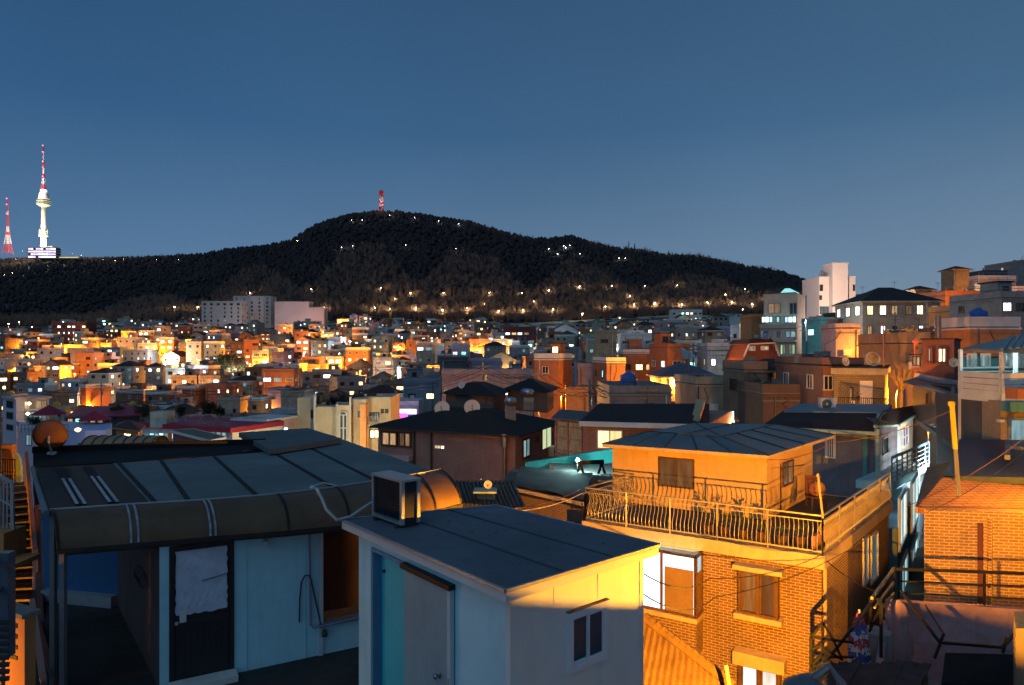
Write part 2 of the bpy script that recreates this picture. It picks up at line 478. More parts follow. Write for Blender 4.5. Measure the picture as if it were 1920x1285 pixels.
# ------------------------------------------------------------------ lights
ORANGE = (1.0,.325,.014); WHITEL = (.85,.95,1.0); WARML = (1.0,.78,.42)
def point(name, loc, power, col, r=.15, parent=None):
    l = bpy.data.lights.new(name, 'POINT'); l.energy = power; l.color = col; l.shadow_soft_size = r
    o = link(name, l, parent)
    o.location = Vector(loc)-(wloc(parent) if parent else Vector((0,0,0)))
    return o
GL_O = glow('lamp_glow_orange', (1.0,.50,.12), 40); GL_W = glow('lamp_glow_white', (.9,.97,1.0), 40); GL_Y = glow('lamp_glow_warm', (1.0,.85,.5), 40)
LAMPS = []
def lamp_meshes():
    out = {}
    for key, gm, hr in (('o', GL_O, .3), ('w', GL_W, .3), ('y', GL_Y, .3)):
        pole = MB(); pole.tube([(0,0,-6),(0,0,-.3)], .09, 6, r2=.06); pole.tube([(0,0,-.3),(.12,-.15,.1),(.35,-.45,.16)], .05, 6)
        head = MB(); head.lathe((.35,-.5,.0), [(.05,.2),(.26,.12),(.3,0),(.12,-.06)], 8)
        out[key] = (mesh('pole', pole, STEEL), mesh('lamp_head', MB().lathe((.35,-.5,.02), [(.06,.22),(.30,.10),(.31,.03)], 8), STEEL), mesh('bulb', MB().lathe((.35,-.5,-.12), [(.04,-.16),(.2,-.1),(.26,.02),(.22,.12)], 8), gm, smooth=True))
    return out
LM = lamp_meshes()
LCOL = {'o': ORANGE, 'w': WHITEL, 'y': WARML}
def street_lamp(px, py, key, power, up=6.0, d0=90, pos=None, label=None, group=None, size=1.0):
    p = pos if pos is not None else sight(px, py, up, d0)
    t = thing('street_lamp', label, 'street lamp', p, group)
    s = size*max(.55, min(2.2, p.y/420.0))
    pl = link('pole', LM[key][0], t); pl.scale = (1,1,max(.5, up/6))
    hd = link('lamp_head', LM[key][1], t); hd.scale = (s,s,s)
    b = link('bulb', LM[key][2], hd)
    if power > 0: point('light', p+Vector((.3,-.9-.3*s,-.9)), power, LCOL[key], .2*s, t)
    LAMPS.append((t, px, py, key)); return t
# ------------------------------------------------------------------ houses of the town
_wc = {}
def win_mesh(w, h, pk, fk, mull=1):
    k = (round(w, 1), round(h, 1), pk, fk, mull)
    if k in _wc: return _wc[k]
    w, h = k[0], k[1]; mb = MB(); f = .07
    mb.cur = 0
    mb.box((0,-.04,h/2-f/2), (w,.10,f)); mb.box((0,-.05,-h/2+f/2), (w+.1,.14,f))
    mb.box((-w/2+f/2,-.04,0), (f,.10,h-2*f)); mb.box((w/2-f/2,-.04,0), (f,.10,h-2*f))
    for i in range(mull): mb.box((-w/2+w*(i+1)/(mull+1),-.035,0), (f*.8,.06,h-2*f))
    mb.cur = 1
    mb.box((0,-.012,0), (w-2*f+.01,.03,h-2*f+.01))
    me = mesh('window', mb, [fk, PANE[pk]]); _wc[k] = me; return me
_rc = {}
def once(key, fn):
    if key not in _rc: _rc[key] = fn()
    return _rc[key]
def tank_mesh(m):
    return lambda: mesh('water_tank', MB().lathe((0,0,0), [(.75,0),(.8,.1),(.8,1.3),(.72,1.5),(.3,1.7),(.25,1.85)], 12), m)
def ant_mesh():
    mb = MB(); mb.tube([(0,0,0),(0,0,3)], .035, 5)
    for z, l in ((2.9,.9),(2.6,.7),(2.3,.5)): mb.bar((-l,0,z),(l,0,z),.035)
    mb.bar((0,-.5,2.75),(0,.5,2.75),.035)
    return mesh('antenna', mb, STEEL)
def dish_mesh():
    mb = MB(); pr = [(.02,-.10),(.25,-.08),(.42,-.02),(.5,.06),(.48,.07),(.40,0),(.24,-.06),(.02,-.08)]
    mb.lathe((0,0,.55), pr, 16, (-.3,-.8,.5)); mb.tube([(0,0,-.1),(0,0,.5)], .04, 6); mb.bar((0,0,.55),(-.14,-.38,.62),.03)
    return mesh('satellite_dish', mb, DISHM, smooth=False)
HOUSES = []
CLUT = {
 'roof_vent': lambda: mesh('roof_vent', MB().lathe((0,0,0), [(.12,0),(.12,.7),(.22,.75),(.2,.95),(.02,1.02)], 8), STEEL),
 'roof_box': lambda: mesh('roof_box', MB().box((0,0,.45), (1.0,.7,.8)).box((0,0,.88), (1.1,.8,.06)), CONC),
 'cool': lambda: mesh('cooling_unit', MB().box((0,0,.3), (.85,.32,.6)).lathe((-.1,-.17,.3), [(.24,0),(.24,.02)], 12, (0,-1,0)).box((0,.05,-.04), (.9,.5,.05)), TRIMW),
}
def house(x, y, z0, w, dep, h, rz, wall, roof, floors, feats, lit, rnd, px, py, label=None, name='house', cat='house', cols=None, litlist=None, group=None, base=6.0, fk=None, winh=1.1, nowin=False, cap=None):
    """footprint w x dep centred at (x,y); local -y is the front"""
    t = thing(name, label, cat, (x, y, z0), group, rz)
    hw, hd = w/2, dep/2
    body = MB(); body.box((0,0,(h-base)/2), (w,dep,h+base))
    rk = roof; rt = 'flat'
    if '|' in roof: rk, rt = roof.split('|')
    wm = WALL[wall]; rm = ROOF[rk]
    o = link('wall', mesh('wall', body, wm), t)
    if rt == 'flat':
        r = MB(); r.box((0,0,h+.04), (w+.02,dep+.02,.07))
        ph = rnd.uniform(.5, .95); tk = .15
        o = link('roof', mesh('roof', r, rm), t)
        q = MB()
        for c, s in (((0,-hd+tk/2,h+.08+ph/2),(w+.12,tk,ph)), ((0,hd-tk/2,h+.08+ph/2),(w+.12,tk,ph)), ((-hw+tk/2,0,h+.08+ph/2),(tk,dep-2*tk,ph)), ((hw-tk/2,0,h+.08+ph/2),(tk,dep-2*tk,ph))): q.box(c, s)
        q.box((0,0,h-.12), (w+.25,dep+.25,.16))
        link('parapet', mesh('parapet', q, cap or (TRIMW if rnd.random() < .3 else wm)), t)
    elif rt == 'hip':
        r = MB(); e = .45; rh = min(w, dep)*.24; a = min(hw, hd)*.9
        bot = [(-hw-e,-hd-e,h),(hw+e,-hd-e,h),(hw+e,hd+e,h),(-hw-e,hd+e,h)]
        if w >= dep: top = [(-hw+a,-.06,h+rh),(hw-a,-.06,h+rh),(hw-a,.06,h+rh),(-hw+a,.06,h+rh)]
        else: top = [(-.06,-hd+a,h+rh),(.06,-hd+a,h+rh),(.06,hd-a,h+rh),(-.06,hd-a,h+rh)]
        r.hexa(bot, top); o = link('roof', mesh('roof', r, rm), t)
        q = MB(); q.box((0,0,h-.12), (w+.95,dep+.95,.2)); link('eaves', mesh('eaves', q, TRIMW if rnd.random() < .4 else wm), t)
    elif rt == 'gable':
        rh = w*.26; e = .4
        r = MB()
        for s in (-1, 1):
            a0, a1 = s*(hw+e), 0
            r.hexa([(a1,-hd-e,h+rh),(a0,-hd-e,h-e*.5),(a0,hd+e,h-e*.5),(a1,hd+e,h+rh)], [(a1,-hd-e,h+rh+.16),(a0,-hd-e,h-e*.5+.16),(a0,hd+e,h-e*.5+.16),(a1,hd+e,h+rh+.16)])
        link('roof', mesh('roof', r, rm), t)
        g = MB(); g.add([(-hw,-hd,h),(hw,-hd,h),(0,-hd,h+rh),(-hw,-hd+.2,h),(hw,-hd+.2,h),(0,-hd+.2,h+rh)], [(0,1,2),(5,4,3),(0,3,4,1),(1,4,5,2),(2,5,3,0)])
        link('gable', mesh('gable', g, wm), t)
    # things built on the roof
    if rt == 'flat':
        if 'hut' in feats:
            hx = rnd.uniform(-hw*.5, hw*.5); hy = rnd.uniform(-.1, hd*.4); a = min(w*.42, 3.2); b = min(dep*.4, 3.0)
            q = MB(); q.box((hx,hy,h+.08+1.15), (a,b,2.3)); hu = link('rooftop_hut', mesh('rooftop_hut', q, wm), t)
            q = MB(); q.box((hx,hy,h+2.45), (a+.5,b+.5,.16)); link('hut_roof', mesh('hut_roof', q, rm), hu)
            if rnd.random() < .6:
                pk = 'warm' if rnd.random() < lit*.6 else 'dark'
                c = link('window', win_mesh(1.0, 1.0, pk, TRIMD), hu); c.location = (hx,hy-b/2,h+1.4)
        if 'tank' in feats:
            c = link('water_tank', once('tb' if rnd.random() < .6 else 'ty', tank_mesh(TANKB if rnd.random() < .5 else TANKY)), t); c.location = (rnd.uniform(-hw*.6,hw*.6), -hd*.3, h+.08)
        if 'rail' in feats:
            q = MB(); zz = h+.08+ph
            for i in range(int(w/1.2)+1):
                xx = -hw+.1+(w-.2)*i/max(1, int(w/1.2)); q.bar((xx,-hd+.08,zz),(xx,-hd+.08,zz+.7),.05)
            q.bar((-hw,-hd+.08,zz+.7),(hw,-hd+.08,zz+.7),.07); q.bar((-hw,-hd+.08,zz+.35),(hw,-hd+.08,zz+.35),.04)
            link('railing', mesh('railing', q, STEEL), t)
        if 'dish' in feats:
            c = link('satellite_dish', once('dish', dish_mesh), t); c.location = (rnd.uniform(-hw*.7,hw*.7), -hd*.5, h+.08+ph*.5)
    if 'antenna' in feats:
        c = link('antenna', once('ant', ant_mesh), t); c.location = (rnd.uniform(-hw*.7,hw*.7), hd*.2, h+.08)
    # clutter that shows on the nearer houses
    if y < 260:
        for k in range(3 if y < 170 else 2):
            mx, my = rnd.uniform(-hw*.8, hw*.8), rnd.uniform(-hd*.75, hd*.5)
            if rt == 'flat':
                kind_ = rnd.choice(('roof_vent','roof_box','roof_box'))
                c = link(kind_, once(kind_, CLUT[kind_]), t); c.location = (mx, my, h+.08); c.rotation_euler = (0,0,rnd.random()*3); v_ = rnd.uniform(.6, 1.5); c.scale = (v_, v_, rnd.uniform(.6, 1.4))
        q = MB(); ux = rnd.choice((-1,1))*hw*rnd.uniform(.55,.9); q.tube([(ux,-hd-.09,h-.1),(ux,-hd-.09,-base)], .06, 6); link('drain_pipe', mesh('drain_pipe', q, rnd.choice((TRIMW, STEEL, TRIMD))), t)
        if y < 170:
            c = link('cooling_unit', once('cool', CLUT['cool']), t); c.location = (rnd.uniform(-hw*.7,hw*.7), -hd-.22, h*rnd.uniform(.45,.75))
            q = MB(); q.box((0,-hd-.03,h-.55), (w+.06,.05,.12)); link('string_course', mesh('string_course', q, wm if rnd.random() < .5 else CONC), t)
            if rnd.random() < .7:
                q = MB(); ps = [Vector((rnd.uniform(-hw,hw),-hd-.06,h-.3))]
                for k in range(5): ps.append(ps[-1]+Vector((rnd.uniform(-.8,.8),0,-rnd.uniform(.2,1.0))))
                q.tube(ps, .03, 4); link('cable', mesh('cable', q, BLACKM), t)
    # windows on the faces turned to the valley
    fh = h/floors
    frame = fk or (TRIMW if rnd.random() < .45 else BROWNF)
    n_lit = 0; k = 0
    view = Vector((-x, -y)).normalized()
    faces = [((0,-1), w, 0.0)]
    ca, sa = math.cos(rz), math.sin(rz)
    for sgn in (1, -1):
        nx, ny = sgn*ca, sgn*sa
        if nx*view.x+ny*view.y > .18: faces.append(((sgn,0), dep, sgn*math.pi/2))
    if not nowin:
        for fi, (n_, L, ang) in enumerate(faces):
            nc = cols if (cols and fi == 0) else max(1, int(L/(2.5 if fi == 0 else 3.6)))
            for fl in range(floors):
                band = rnd.random()
                wbig = rnd.choice((1.3, 1.5, 1.8, 2.2)) if rnd.random() < .5 else rnd.choice((.7, 1.0))
                wbig = min(wbig, L/nc*.72)
                for c_ in range(nc):
                    if fi and rnd.random() < .35: continue
                    if rnd.random() < .07: continue
                    u = -L/2+L*(c_+.5)/nc+rnd.uniform(-.15, .15)
                    wz = fh*(fl+.54); r_ = rnd.random()
                    if litlist is not None and fi == 0:
                        pk = litlist[k % len(litlist)]; k += 1
                    elif r_ < lit: pk = rnd.choice(('warm','warm','yellow','white','white','white','cyan'))
                    elif r_ < lit+.22: pk = rnd.choice(('dim','cooldim'))
                    else: pk = 'dark'
                    if pk in ('warm','yellow','white','cyan'): n_lit += 1
                    o = link('window', win_mesh(wbig, min(winh, fh*.5), pk, frame, 2 if wbig > 1.7 else 1), t)
                    lx, ly = (u, -hd) if fi == 0 else ((hw, u) if n_[0] > 0 else (-hw, -u))
                    o.location = (lx, ly, wz); o.rotation_euler = (0,0,ang)
    if 'balcony' in feats and floors > 1:
        for fl in range(1, floors):
            bw = w*.55; bx = rnd.choice((-1,1))*w*.18; q = MB(); zz = fh*fl
            q.box((bx,-hd-.5,zz), (bw,1.0,.14)); b = link('balcony', mesh('balcony', q, CONC), t)
            q = MB()
            q.bar((bx-bw/2,-hd-.97,zz+.95),(bx+bw/2,-hd-.97,zz+.95),.06)
            for i in range(int(bw/.35)+1):
                xx = bx-bw/2+bw*i/int(bw/.35); q.bar((xx,-hd-.97,zz+.07),(xx,-hd-.97,zz+.95),.035)
            link('railing', mesh('railing', q, TRIMW), b)
    HOUSES.append(dict(o=t, wall=wall, roof=rk, rt=rt, floors=floors, feats=feats, lit=n_lit, px=px, py=py, w=w, label=label))
    return t

# -- buildings read off one by one: (x0, x1, y of the top, distance, depth, turn, wall, roof, floors, features, lit share, label, kwargs)
def tb(x0, x1, yt, d, dep, rot, wall, roof, floors, feats, lit, label=None, **k):
    rnd = random.Random(int(x0*7+yt*3+d))
    rz = math.radians(rot); w = abs((x1-x0)/F*d)
    c = math.cos(rz); w2 = max(2.0, (w-abs(math.sin(rz))*dep)/c) if not k.pop('fullw', False) else w
    xm = ((x0+x1)/2-CX)/F*d; y = d+dep/2*c
    ztop = -(yt-HY)/F*d
    xm = xm*(y/d)
    g = min(hgt(xm, y), hgt(xm, d)); h = ztop-g
    if '|' not in roof: h -= .5
    else: h -= .2
    h = max(h, 2.4); z0 = ztop-(.5 if '|' not in roof else .2)-h
    return house(xm, y, z0, w2, dep, h, rz, wall, roof, floors, feats, lit, rnd, (x0+x1)/2, yt+10, label, **k)
OCC = []
TB = [
 # hillside on the east side
 (1585,1734,562,110,11,-4,'beige','dark roof|hip',3,(),.45,'beige three-storey villa block with dark tiled roof behind the orange brick wall',dict(name='apartment_building',cat='apartment building',cols=6,litlist=['white','dark','white','dark','yellow','dim','dim','white','dark','dim','white','dark','yellow','yellow','dim','dim','yellow','dim'],winh=1.5)),
 (1736,1814,549,120,9,3,'terracotta','pale roof',2,('rail',),.4,'orange-lit house with a pale flat roof beside the beige three-storey villa block',{}),
 (1816,1900,552,88,9,6,'grey','dark roof',3,('rail','hut'),.15,'dark concrete house with two lit lower windows above the striped pergola roof',dict(litlist=['white','dark','white','dark'],cols=3)),
 (1774,1807,503,150,4,5,'khaki','brown roof|hip',2,(),.0,'tall tan stair tower rising above the terraced orange house',dict(name='stair_tower',cat='tower',nowin=True)),
 (1800,1882,520,155,9,5,'pink','dark roof',2,('rail','antenna'),.5,'pink terraced house with lit windows beside the tan stair tower',{}),
 (1872,1960,489,172,12,5,'grey','grey roof',3,('rail','antenna'),.1,'grey concrete block at the very top of the east hillside',{}),
 (1895,1960,538,120,9,4,'pink','grey roof',2,(),.5,'pink house with one lit window below the grey hilltop block',{}),
 (1820,1868,508,165,8,2,'dark grey','blue roof',2,(),.1,'dark house with a navy roof next to the grey hilltop block',{}),
 (1703,1737,541,142,5,0,'khaki','brown roof|hip',2,(),.0,'small tan rooftop house with a brown hip roof behind the beige villa block',dict(nowin=True)),
 (1640,1696,548,150,7,5,'maroon','dark roof|hip',2,('antenna',),.0,'dark hip-roofed house peeping over the beige villa block',dict(nowin=True)),
 (1648,1700,553,178,8,-6,'beige','grey roof',2,('rail','tank'),.4,'beige rooftop house with a water tank peeping behind the beige villa block',{}),
 (1744,1776,546,168,7,6,'white','grey roof',2,('rail','antenna'),.5,'small white house between the villa block and the tan stair tower',{}),
 (1832,1872,533,132,7,-5,'cream','brown roof',2,('rail',),.7,'cream house with lit windows under the grey hilltop block',{}),
 (1752,1800,578,104,7,4,'orange','dark roof',1,('rail','dish'),.6,'low orange house with a lit window row beside the dark concrete house',{}),
 (1606,1640,552,190,7,5,'terracotta','dark roof',2,('antenna',),.2,None,{}),
 (1549,1601,608,80,5,-6,'lilac','dark roof',1,('antenna',),.0,'pale lilac rooftop room in front of the beige villa block',dict(winh=1.2)),
 (1515,1551,596,120,6,8,'teal','blue roof',2,('balcony',),.5,'small teal-lit house with a white balcony next to the modern concrete block',{}),
 (1548,1588,592,128,8,4,'cream','brown roof|gable',2,(),.3,'gabled cream house at the foot of the white tower house',{}),
 (1686,1782,618,74,7,0,'dark grey','dark roof',1,('antenna',),.0,'low dark house with a black flat roof behind the orange brick wall',{}),
 (1780,1880,604,64,5,2,'orange','grey roof',1,('tank',),.0,'low orange-lit parapet house behind the striped pergola roof',dict(nowin=True)),
 (1398,1428,592,140,7,0,'orange','brown roof',2,(),.0,'plain orange-tan house wall beside the modern concrete block',dict(nowin=True)),
 (1378,1406,609,170,7,0,'white','pale roof',2,('rail',),.1,'small white house with a rail round its roof, next to the orange-tan wall',{}),
 # middle distance
 (1256,1314,582,430,12,-4,'white','pale roof',4,('rail',),.35,'white four-storey hotel-like block just below the park road',dict(name='apartment_building',cat='apartment building')),
 (1286,1314,606,380,9,0,'white','pale roof',2,('rail',),.4,'white terraced annexe below the white four-storey block',{}),
 (1160,1220,626,240,10,-3,'white','green roof',2,('rail',),.2,'long low white house with a railed green roof above the orange two-storey house',{}),
 (1112,1160,622,200,8,-12,'khaki','brown roof',3,('dish',),.0,'tall plain khaki block with one small window',dict(cols=1,litlist=['dark'])),
 (1100,1116,636,205,6,0,'cream','brown roof',2,(),.0,'narrow cream house squeezed against the khaki block',{}),
 (1030,1082,619,350,10,8,'white','grey roof|gable',2,(),.2,'angular white modern villa with grey gabled roof',{}),
 (946,1006,614,300,10,-3,'maroon','grey roof',3,(),.6,'maroon office block with a strip of bright windows',dict(name='office_building',cat='office building')),
 (1241,1311,640,160,8,3,'blue grey','blue roof',1,(),.6,'low blue-grey house with a row of lit windows behind the orange corner house',dict(cols=5)),
 (1225,1284,646,112,8,10,'terracotta','brown roof',2,('hut',),.15,'orange corner house with a roof hut beside the blue-grey awning',{}),
 (1162,1222,656,125,7,-2,'terracotta','pale roof',2,('rail','hut'),.35,'orange two-storey house with white railings and lit windows',dict(litlist=['dark','white','dark','warm','warm','white'],cols=3)),
 (1116,1166,672,102,8,8,'red brick','dark roof',3,(),.25,'dark red brick house with orange-lit side wall',{}),
 (1080,1110,684,112,7,0,'lilac','pale roof',2,(),.0,'pale lilac house wall beside the dark red brick house',dict(nowin=True)),
 (1057,1106,729,84,5,-4,'orange','pale roof',1,(),.3,'low orange-lit house with white roof edge below the plain orange block',{}),
 (1000,1076,667,105,7,-22,'terracotta','brown roof',4,('hut',),.15,'tall plain orange block with a dark box on its roof',dict(name='apartment_building',cat='apartment building',cols=1,litlist=['dark'])),
 (826,1001,698,118,8,3,'pink','blue roof',2,(),.3,'long pale pink building with a navy roof edge behind the black-roofed brick house',dict(cols=8,cap=None)),
 (879,940,674,155,8,0,'lilac','grey roof',2,('rail',),.15,'purple-tinted house behind the long pale pink building',{}),
 (827,878,672,152,8,0,'dark grey','pale roof',2,('rail',),.1,'dark house with a white-framed sunroom on its roof',{}),
 (848,880,646,212,8,0,'lilac','pale roof',3,(),.4,None,{}),
 (783,814,642,232,8,0,'beige','grey roof',4,('antenna',),.2,None,{}),
 (756,828,712,140,8,4,'blue grey','blue roof',2,('hut',),.2,None,{}),
 (1313,1388,645,110,8,-4,'white','grey roof',2,('rail',),.8,'white-lit house with bright windows beside the maroon mansard house',dict(cols=3)),
 (1404,1492,690,62,7,2,'tan brick','dark roof|hip',1,(),.5,'tan brick house with a dark roof and turquoise-lit windows',dict(cols=4,litlist=['dark','cyan','white','cyan'])),
 (1384,1406,684,60,6,0,'tan brick','brown roof',3,(),.3,'narrow tan brick wall next to the turquoise-lit house',dict(cols=1)),
 (1403,1506,727,54,6,0,'brown brick','pale roof',1,(),.0,'low brown brick terrace with a white coping below the turquoise-lit house',dict(nowin=True)),
 (1278,1360,712,66,7,3,'beige','dark roof',2,('antenna',),.0,'plain beige box of a house with a flat black roof',dict(nowin=True)),
 (1227,1332,703,92,7,0,'lilac','blue roof|hip',1,(),.1,'low lilac house with a long navy roof below the orange corner house',{}),
 (1127,1242,728,62,9,0,'grey','green roof',1,('tank',),.0,'low grey concrete house with a green roof terrace behind the yellow-windowed house',dict(nowin=True)),
 (1492,1567,673,50,9,0,'red brick','dark roof',3,(),.05,'plain orange-red brick block beside the tiled stair house',dict(cols=3,litlist=['dark','dark','cyan'])),
 (1630,1712,634,60,10,-8,'tan brick','dark roof',4,('rail','antenna'),.0,'large tan brick wall lit orange behind the two roof dishes',dict(nowin=True)),
 # town west of the black roof
 (385,460,566,520,14,0,'pale grey','grey roof',7,('antenna',),.0,'grey slab of flats with dark balcony bands, the nearer wing',dict(name='apartment_building',cat='apartment building',cols=6,winh=2.2,litlist=['dark']*13+['cooldim'],fk=TRIMD)),
 (443,514,556,545,14,0,'pale grey','grey roof',8,('antenna',),.0,'taller grey slab of flats beside the blank pale wall',dict(name='apartment_building',cat='apartment building',cols=5,winh=1.6,litlist=['dark']*11+['dim'],fk=TRIMD)),
 (285,313,612,380,9,0,'cream','pale roof',4,(),.1,'tall cream house glowing beside an orange street lamp',dict(cols=2)),
 (137,188,654,300,10,4,'pink','grey roof',4,('rail',),.3,'pale pink four-storey flats in the middle of the west slope',dict(name='apartment_building',cat='apartment building',cols=5)),
 (199,240,652,300,10,-3,'blue grey','grey roof',4,(),.3,'blue-grey flats next to the pale pink four-storey flats',dict(name='apartment_building',cat='apartment building')),
 (240,288,657,295,10,3,'grey','dark roof',4,('rail',),.1,None,{}),
 (107,172,606,400,10,0,'maroon','dark roof',4,('rail',),.6,'long maroon block with many bright windows high on the west slope',dict(cols=7)),
 (76,110,632,390,9,0,'pink','pale roof',3,('rail',),.3,None,{}),
 (0,66,624,430,12,0,'pale grey','grey roof',2,(),.2,'long pale school-like building at the far west of the town',dict(name='school_building',cat='school',cols=9)),
 (330,480,690,290,12,2,'mint','pale roof',3,('rail',),.25,'long mint-grey school building behind the pine trees',dict(name='school_building',cat='school',cols=14,litlist=['cooldim','dark','cooldim','white','dark'])),
 (290,334,688,270,10,0,'mint','green roof',3,('balcony',),.3,'mint house lit from the street beside the long school building',{}),
 (228,300,727,225,10,3,'terracotta','brown roof',2,('rail',),.5,'wide orange house with three windows above the red parasol roofs',dict(cols=4)),
 (160,198,723,205,8,-24,'terracotta','grey roof',3,(),.0,'rounded orange block with plain walls near the red parasol roofs',dict(nowin=True)),
 (100,116,736,180,6,0,'khaki','grey roof',3,(),.0,None,dict(nowin=True)),
 (118,160,738,215,8,0,'pink','pale roof',2,(),.6,None,{}),
 (485,530,683,250,9,4,'pale grey','grey roof',4,('rail','balcony'),.3,'pale house with glazed balconies beside the orange lane',{}),
 (535,570,684,245,9,-3,'beige','grey roof',4,('hut',),.3,None,{}),
 (570,608,671,265,9,3,'orange','dark roof',4,('rail',),.45,'bright orange-lit house by the steep lamp-lit lane',{}),
 (597,628,696,230,8,-4,'cream','grey roof',3,(),.3,None,{}),
 (626,672,698,228,8,6,'terracotta','grey roof',3,('dish',),.3,None,{}),
 (508,556,729,180,9,4,'lilac','blue roof',3,('antenna',),.2,'lilac house with a navy roof behind the cream arched building',{}),
 (420,462,748,170,8,0,'beige','grey roof',2,('rail',),.2,None,{}),
 (475,500,746,165,7,0,'orange','brown roof',3,(),.3,None,{}),
 (536,580,735,150,7,0,'beige','pale roof',2,('rail','antenna'),.2,None,{}),
 (705,758,615,400,12,0,'mint','pale roof',2,(),.1,'mint-coloured hall near the end of the park road',{}),
 (755,800,608,430,12,3,'orange','brown roof',3,('rail',),.4,None,{}),
 (500,560,694,200,8,0,'red brick','grey roof',3,('rail',),.3,None,{}),
 (690,735,756,140,6,0,'pale grey','pale roof',2,(),.5,None,{}),
 (736,790,757,128,7,0,'white','pale roof',2,('rail',),.7,'white shop building with violet-lit side below the lit town',{}),
]
for (x0,x1,yt,d,dep,rot,wl,rf,fl,ft,li,lb,kw) in TB:
    kw = dict(kw)
    if kw.get('cap', 1) is None: kw.pop('cap')
    tb(x0, x1, yt, d, dep, rot, wl, rf, fl, ft, li, lb, **kw)
    OCC.append((x0-3, x1+3, d-4, d+dep+3))
OCC.append((440, 620, 500, 600)); OCC.append((370, 520, 480, 600))

# -- the dense remainder of the town, every house its own
R = random.Random(21)
wl_w = [('red brick',9),('terracotta',8),('beige',8),('pink',6),('cream',5),('grey',7),('pale grey',6),('white',4),('khaki',4),('maroon',4),('lilac',3),('orange',3),('mint',2),('blue grey',3),('brown brick',5),('tan brick',4)]
walls = [k for k, n_ in wl_w for _ in range(n_)]
roofs = ['grey roof']*6+['green roof']*3+['dark roof|hip']*2+['brown roof|hip']*2+['dark roof']*4+['blue roof']*2+['pale roof']*2+['brown roof|gable']
count = 0
d = 520.0
def dmax(c): return 425 if c < 100 else (520 if c < 380 else (440 if c < 620 else (520 if c < 930 else 430)))
while d > 122:
    px = -30+R.uniform(0, 20)
    xmax = 1400 if d > 330 else (1330 if d > 200 else (1120 if d > 170 else 900))
    while px < xmax and count < 640:
        w = R.uniform(5.2, 9.3); dep = R.uniform(6, 8.5)
        pw = w/d*F
        c = px+pw/2
        px += pw+R.uniform(.3, 2.2)/d*F*1.3
        if R.random() < .05: continue
        if d > dmax(c): continue
        if 385 < c < 512 and 440 < d < 520: continue
        if 345 < c < 475 and 250 < d < 284: continue
        if any(a-pw*.42 < c < b+pw*.42 and e-dep*.9 < d < f_-2 for a, b, e, f_ in OCC): continue
        dj = d+R.uniform(-9, 7)*(d/300)**.5
        x = (c-CX)/F*dj; y = dj+dep/2
        g = min(hgt(x, y-dep/2), hgt(x, y+dep/2), hgt(x+w/2, y), hgt(x-w/2, y))
        fl = R.choice((2,3,3,4,4)) if d < 450 else R.choice((2,3,3,4))
        if 560 < c < 760 and d < 150: fl = 2
        h = fl*2.75
        ft = []
        if R.random() < .5: ft.append('hut')
        if R.random() < .3: ft.append('tank')
        if R.random() < .5: ft.append('rail')
        if R.random() < .3: ft.append('antenna')
        if R.random() < .2: ft.append('dish')
        if R.random() < .35: ft.append('balcony')
        wl = R.choice(walls)
        if c > 1050 and wl in ('red brick','terracotta','orange') and R.random() < .5: wl = R.choice(('grey','pale grey','khaki','white'))
        rz = math.radians(R.gauss(0, 11))
        rfk = R.choice(roofs)
        house(x, y, g, w, dep, h, rz, wl, rfk, fl, tuple(ft), .36 if c < 1000 else .26, R, c, HY-F*(g+h)/d, name='apartment_building' if fl >= 4 else ('tiled_house' if '|' in rfk else ('villa' if 'balcony' in ft else 'house')))
        count += 1
    d -= (26 if d > 400 else (21 if d > 300 else (17 if d > 200 else 13))) + R.uniform(-1.5, 1.5)
print('infill houses', count, 'last d', d, len(HOUSES))
# ------------------------------------------------------------------ lamps of the town
OL = [(239,637,4500),(212,643,4000),(289,655,4500),(112,688,3500),(122,686,3500),(92,682,3000),(42,667,1800),(28,691,2500),(168,759,1500),(371,640,3000),(345,682,3000),
 (620,662,5500),(628,686,3500),(468,683,3500),(479,711,3200),(587,698,3200),(605,712,3500),(548,659,3500),(466,770,1600),(536,752,900),(551,758,900),(638,632,3500),(358,635,2500),
 (648,604,3000),(772,628,4500),(882,618,3500),(736,668,2500),(775,691,1800),(714,707,1800),(828,640,2500),(921,660,3500),(430,715,2500),(450,735,2200),(500,770,900),(180,700,2500),
 (330,745,2200),(520,672,2500),(660,705,2200),(690,640,2500),(860,655,2000),(810,606,2500),(590,640,3000),(505,700,2500),(960,700,900),(400,745,1800),(250,700,2500),(140,660,2200),(70,655,2200),(700,680,1800),(560,625,2500),(320,660,2200)]
WLp = [(309,665,3500),(658,616,3500),(368,603,2500),(306,729,1800),(346,716,1500),(200,740,900),(535,790,350),(910,655,1500),(655,640,1500),(820,665,900),(1000,640,1200),(1150,650,700),(1290,660,500),(745,770,500),(935,700,500),(410,700,900),(60,640,1500),(1230,615,1500),(880,705,500)]
for i, (x, y, e) in enumerate(OL): street_lamp(x, y, 'o', e*6, up=7, d0=120, size=1.7)
for i, (x, y, e) in enumerate(WLp): street_lamp(x, y, 'w', e*3.6, up=7, d0=120, size=1.6)
rl = random.Random(77)
for i in range(42):
    x, y = rl.uniform(5, 960), 628+abs(rl.gauss(0, 1))*42
    if y > 745 or 380 < x < 512 and y < 640: continue
    street_lamp(x, y, 'w' if rl.random() < .25 else 'o', rl.uniform(7000, 15000), up=7, d0=130, size=1.4)
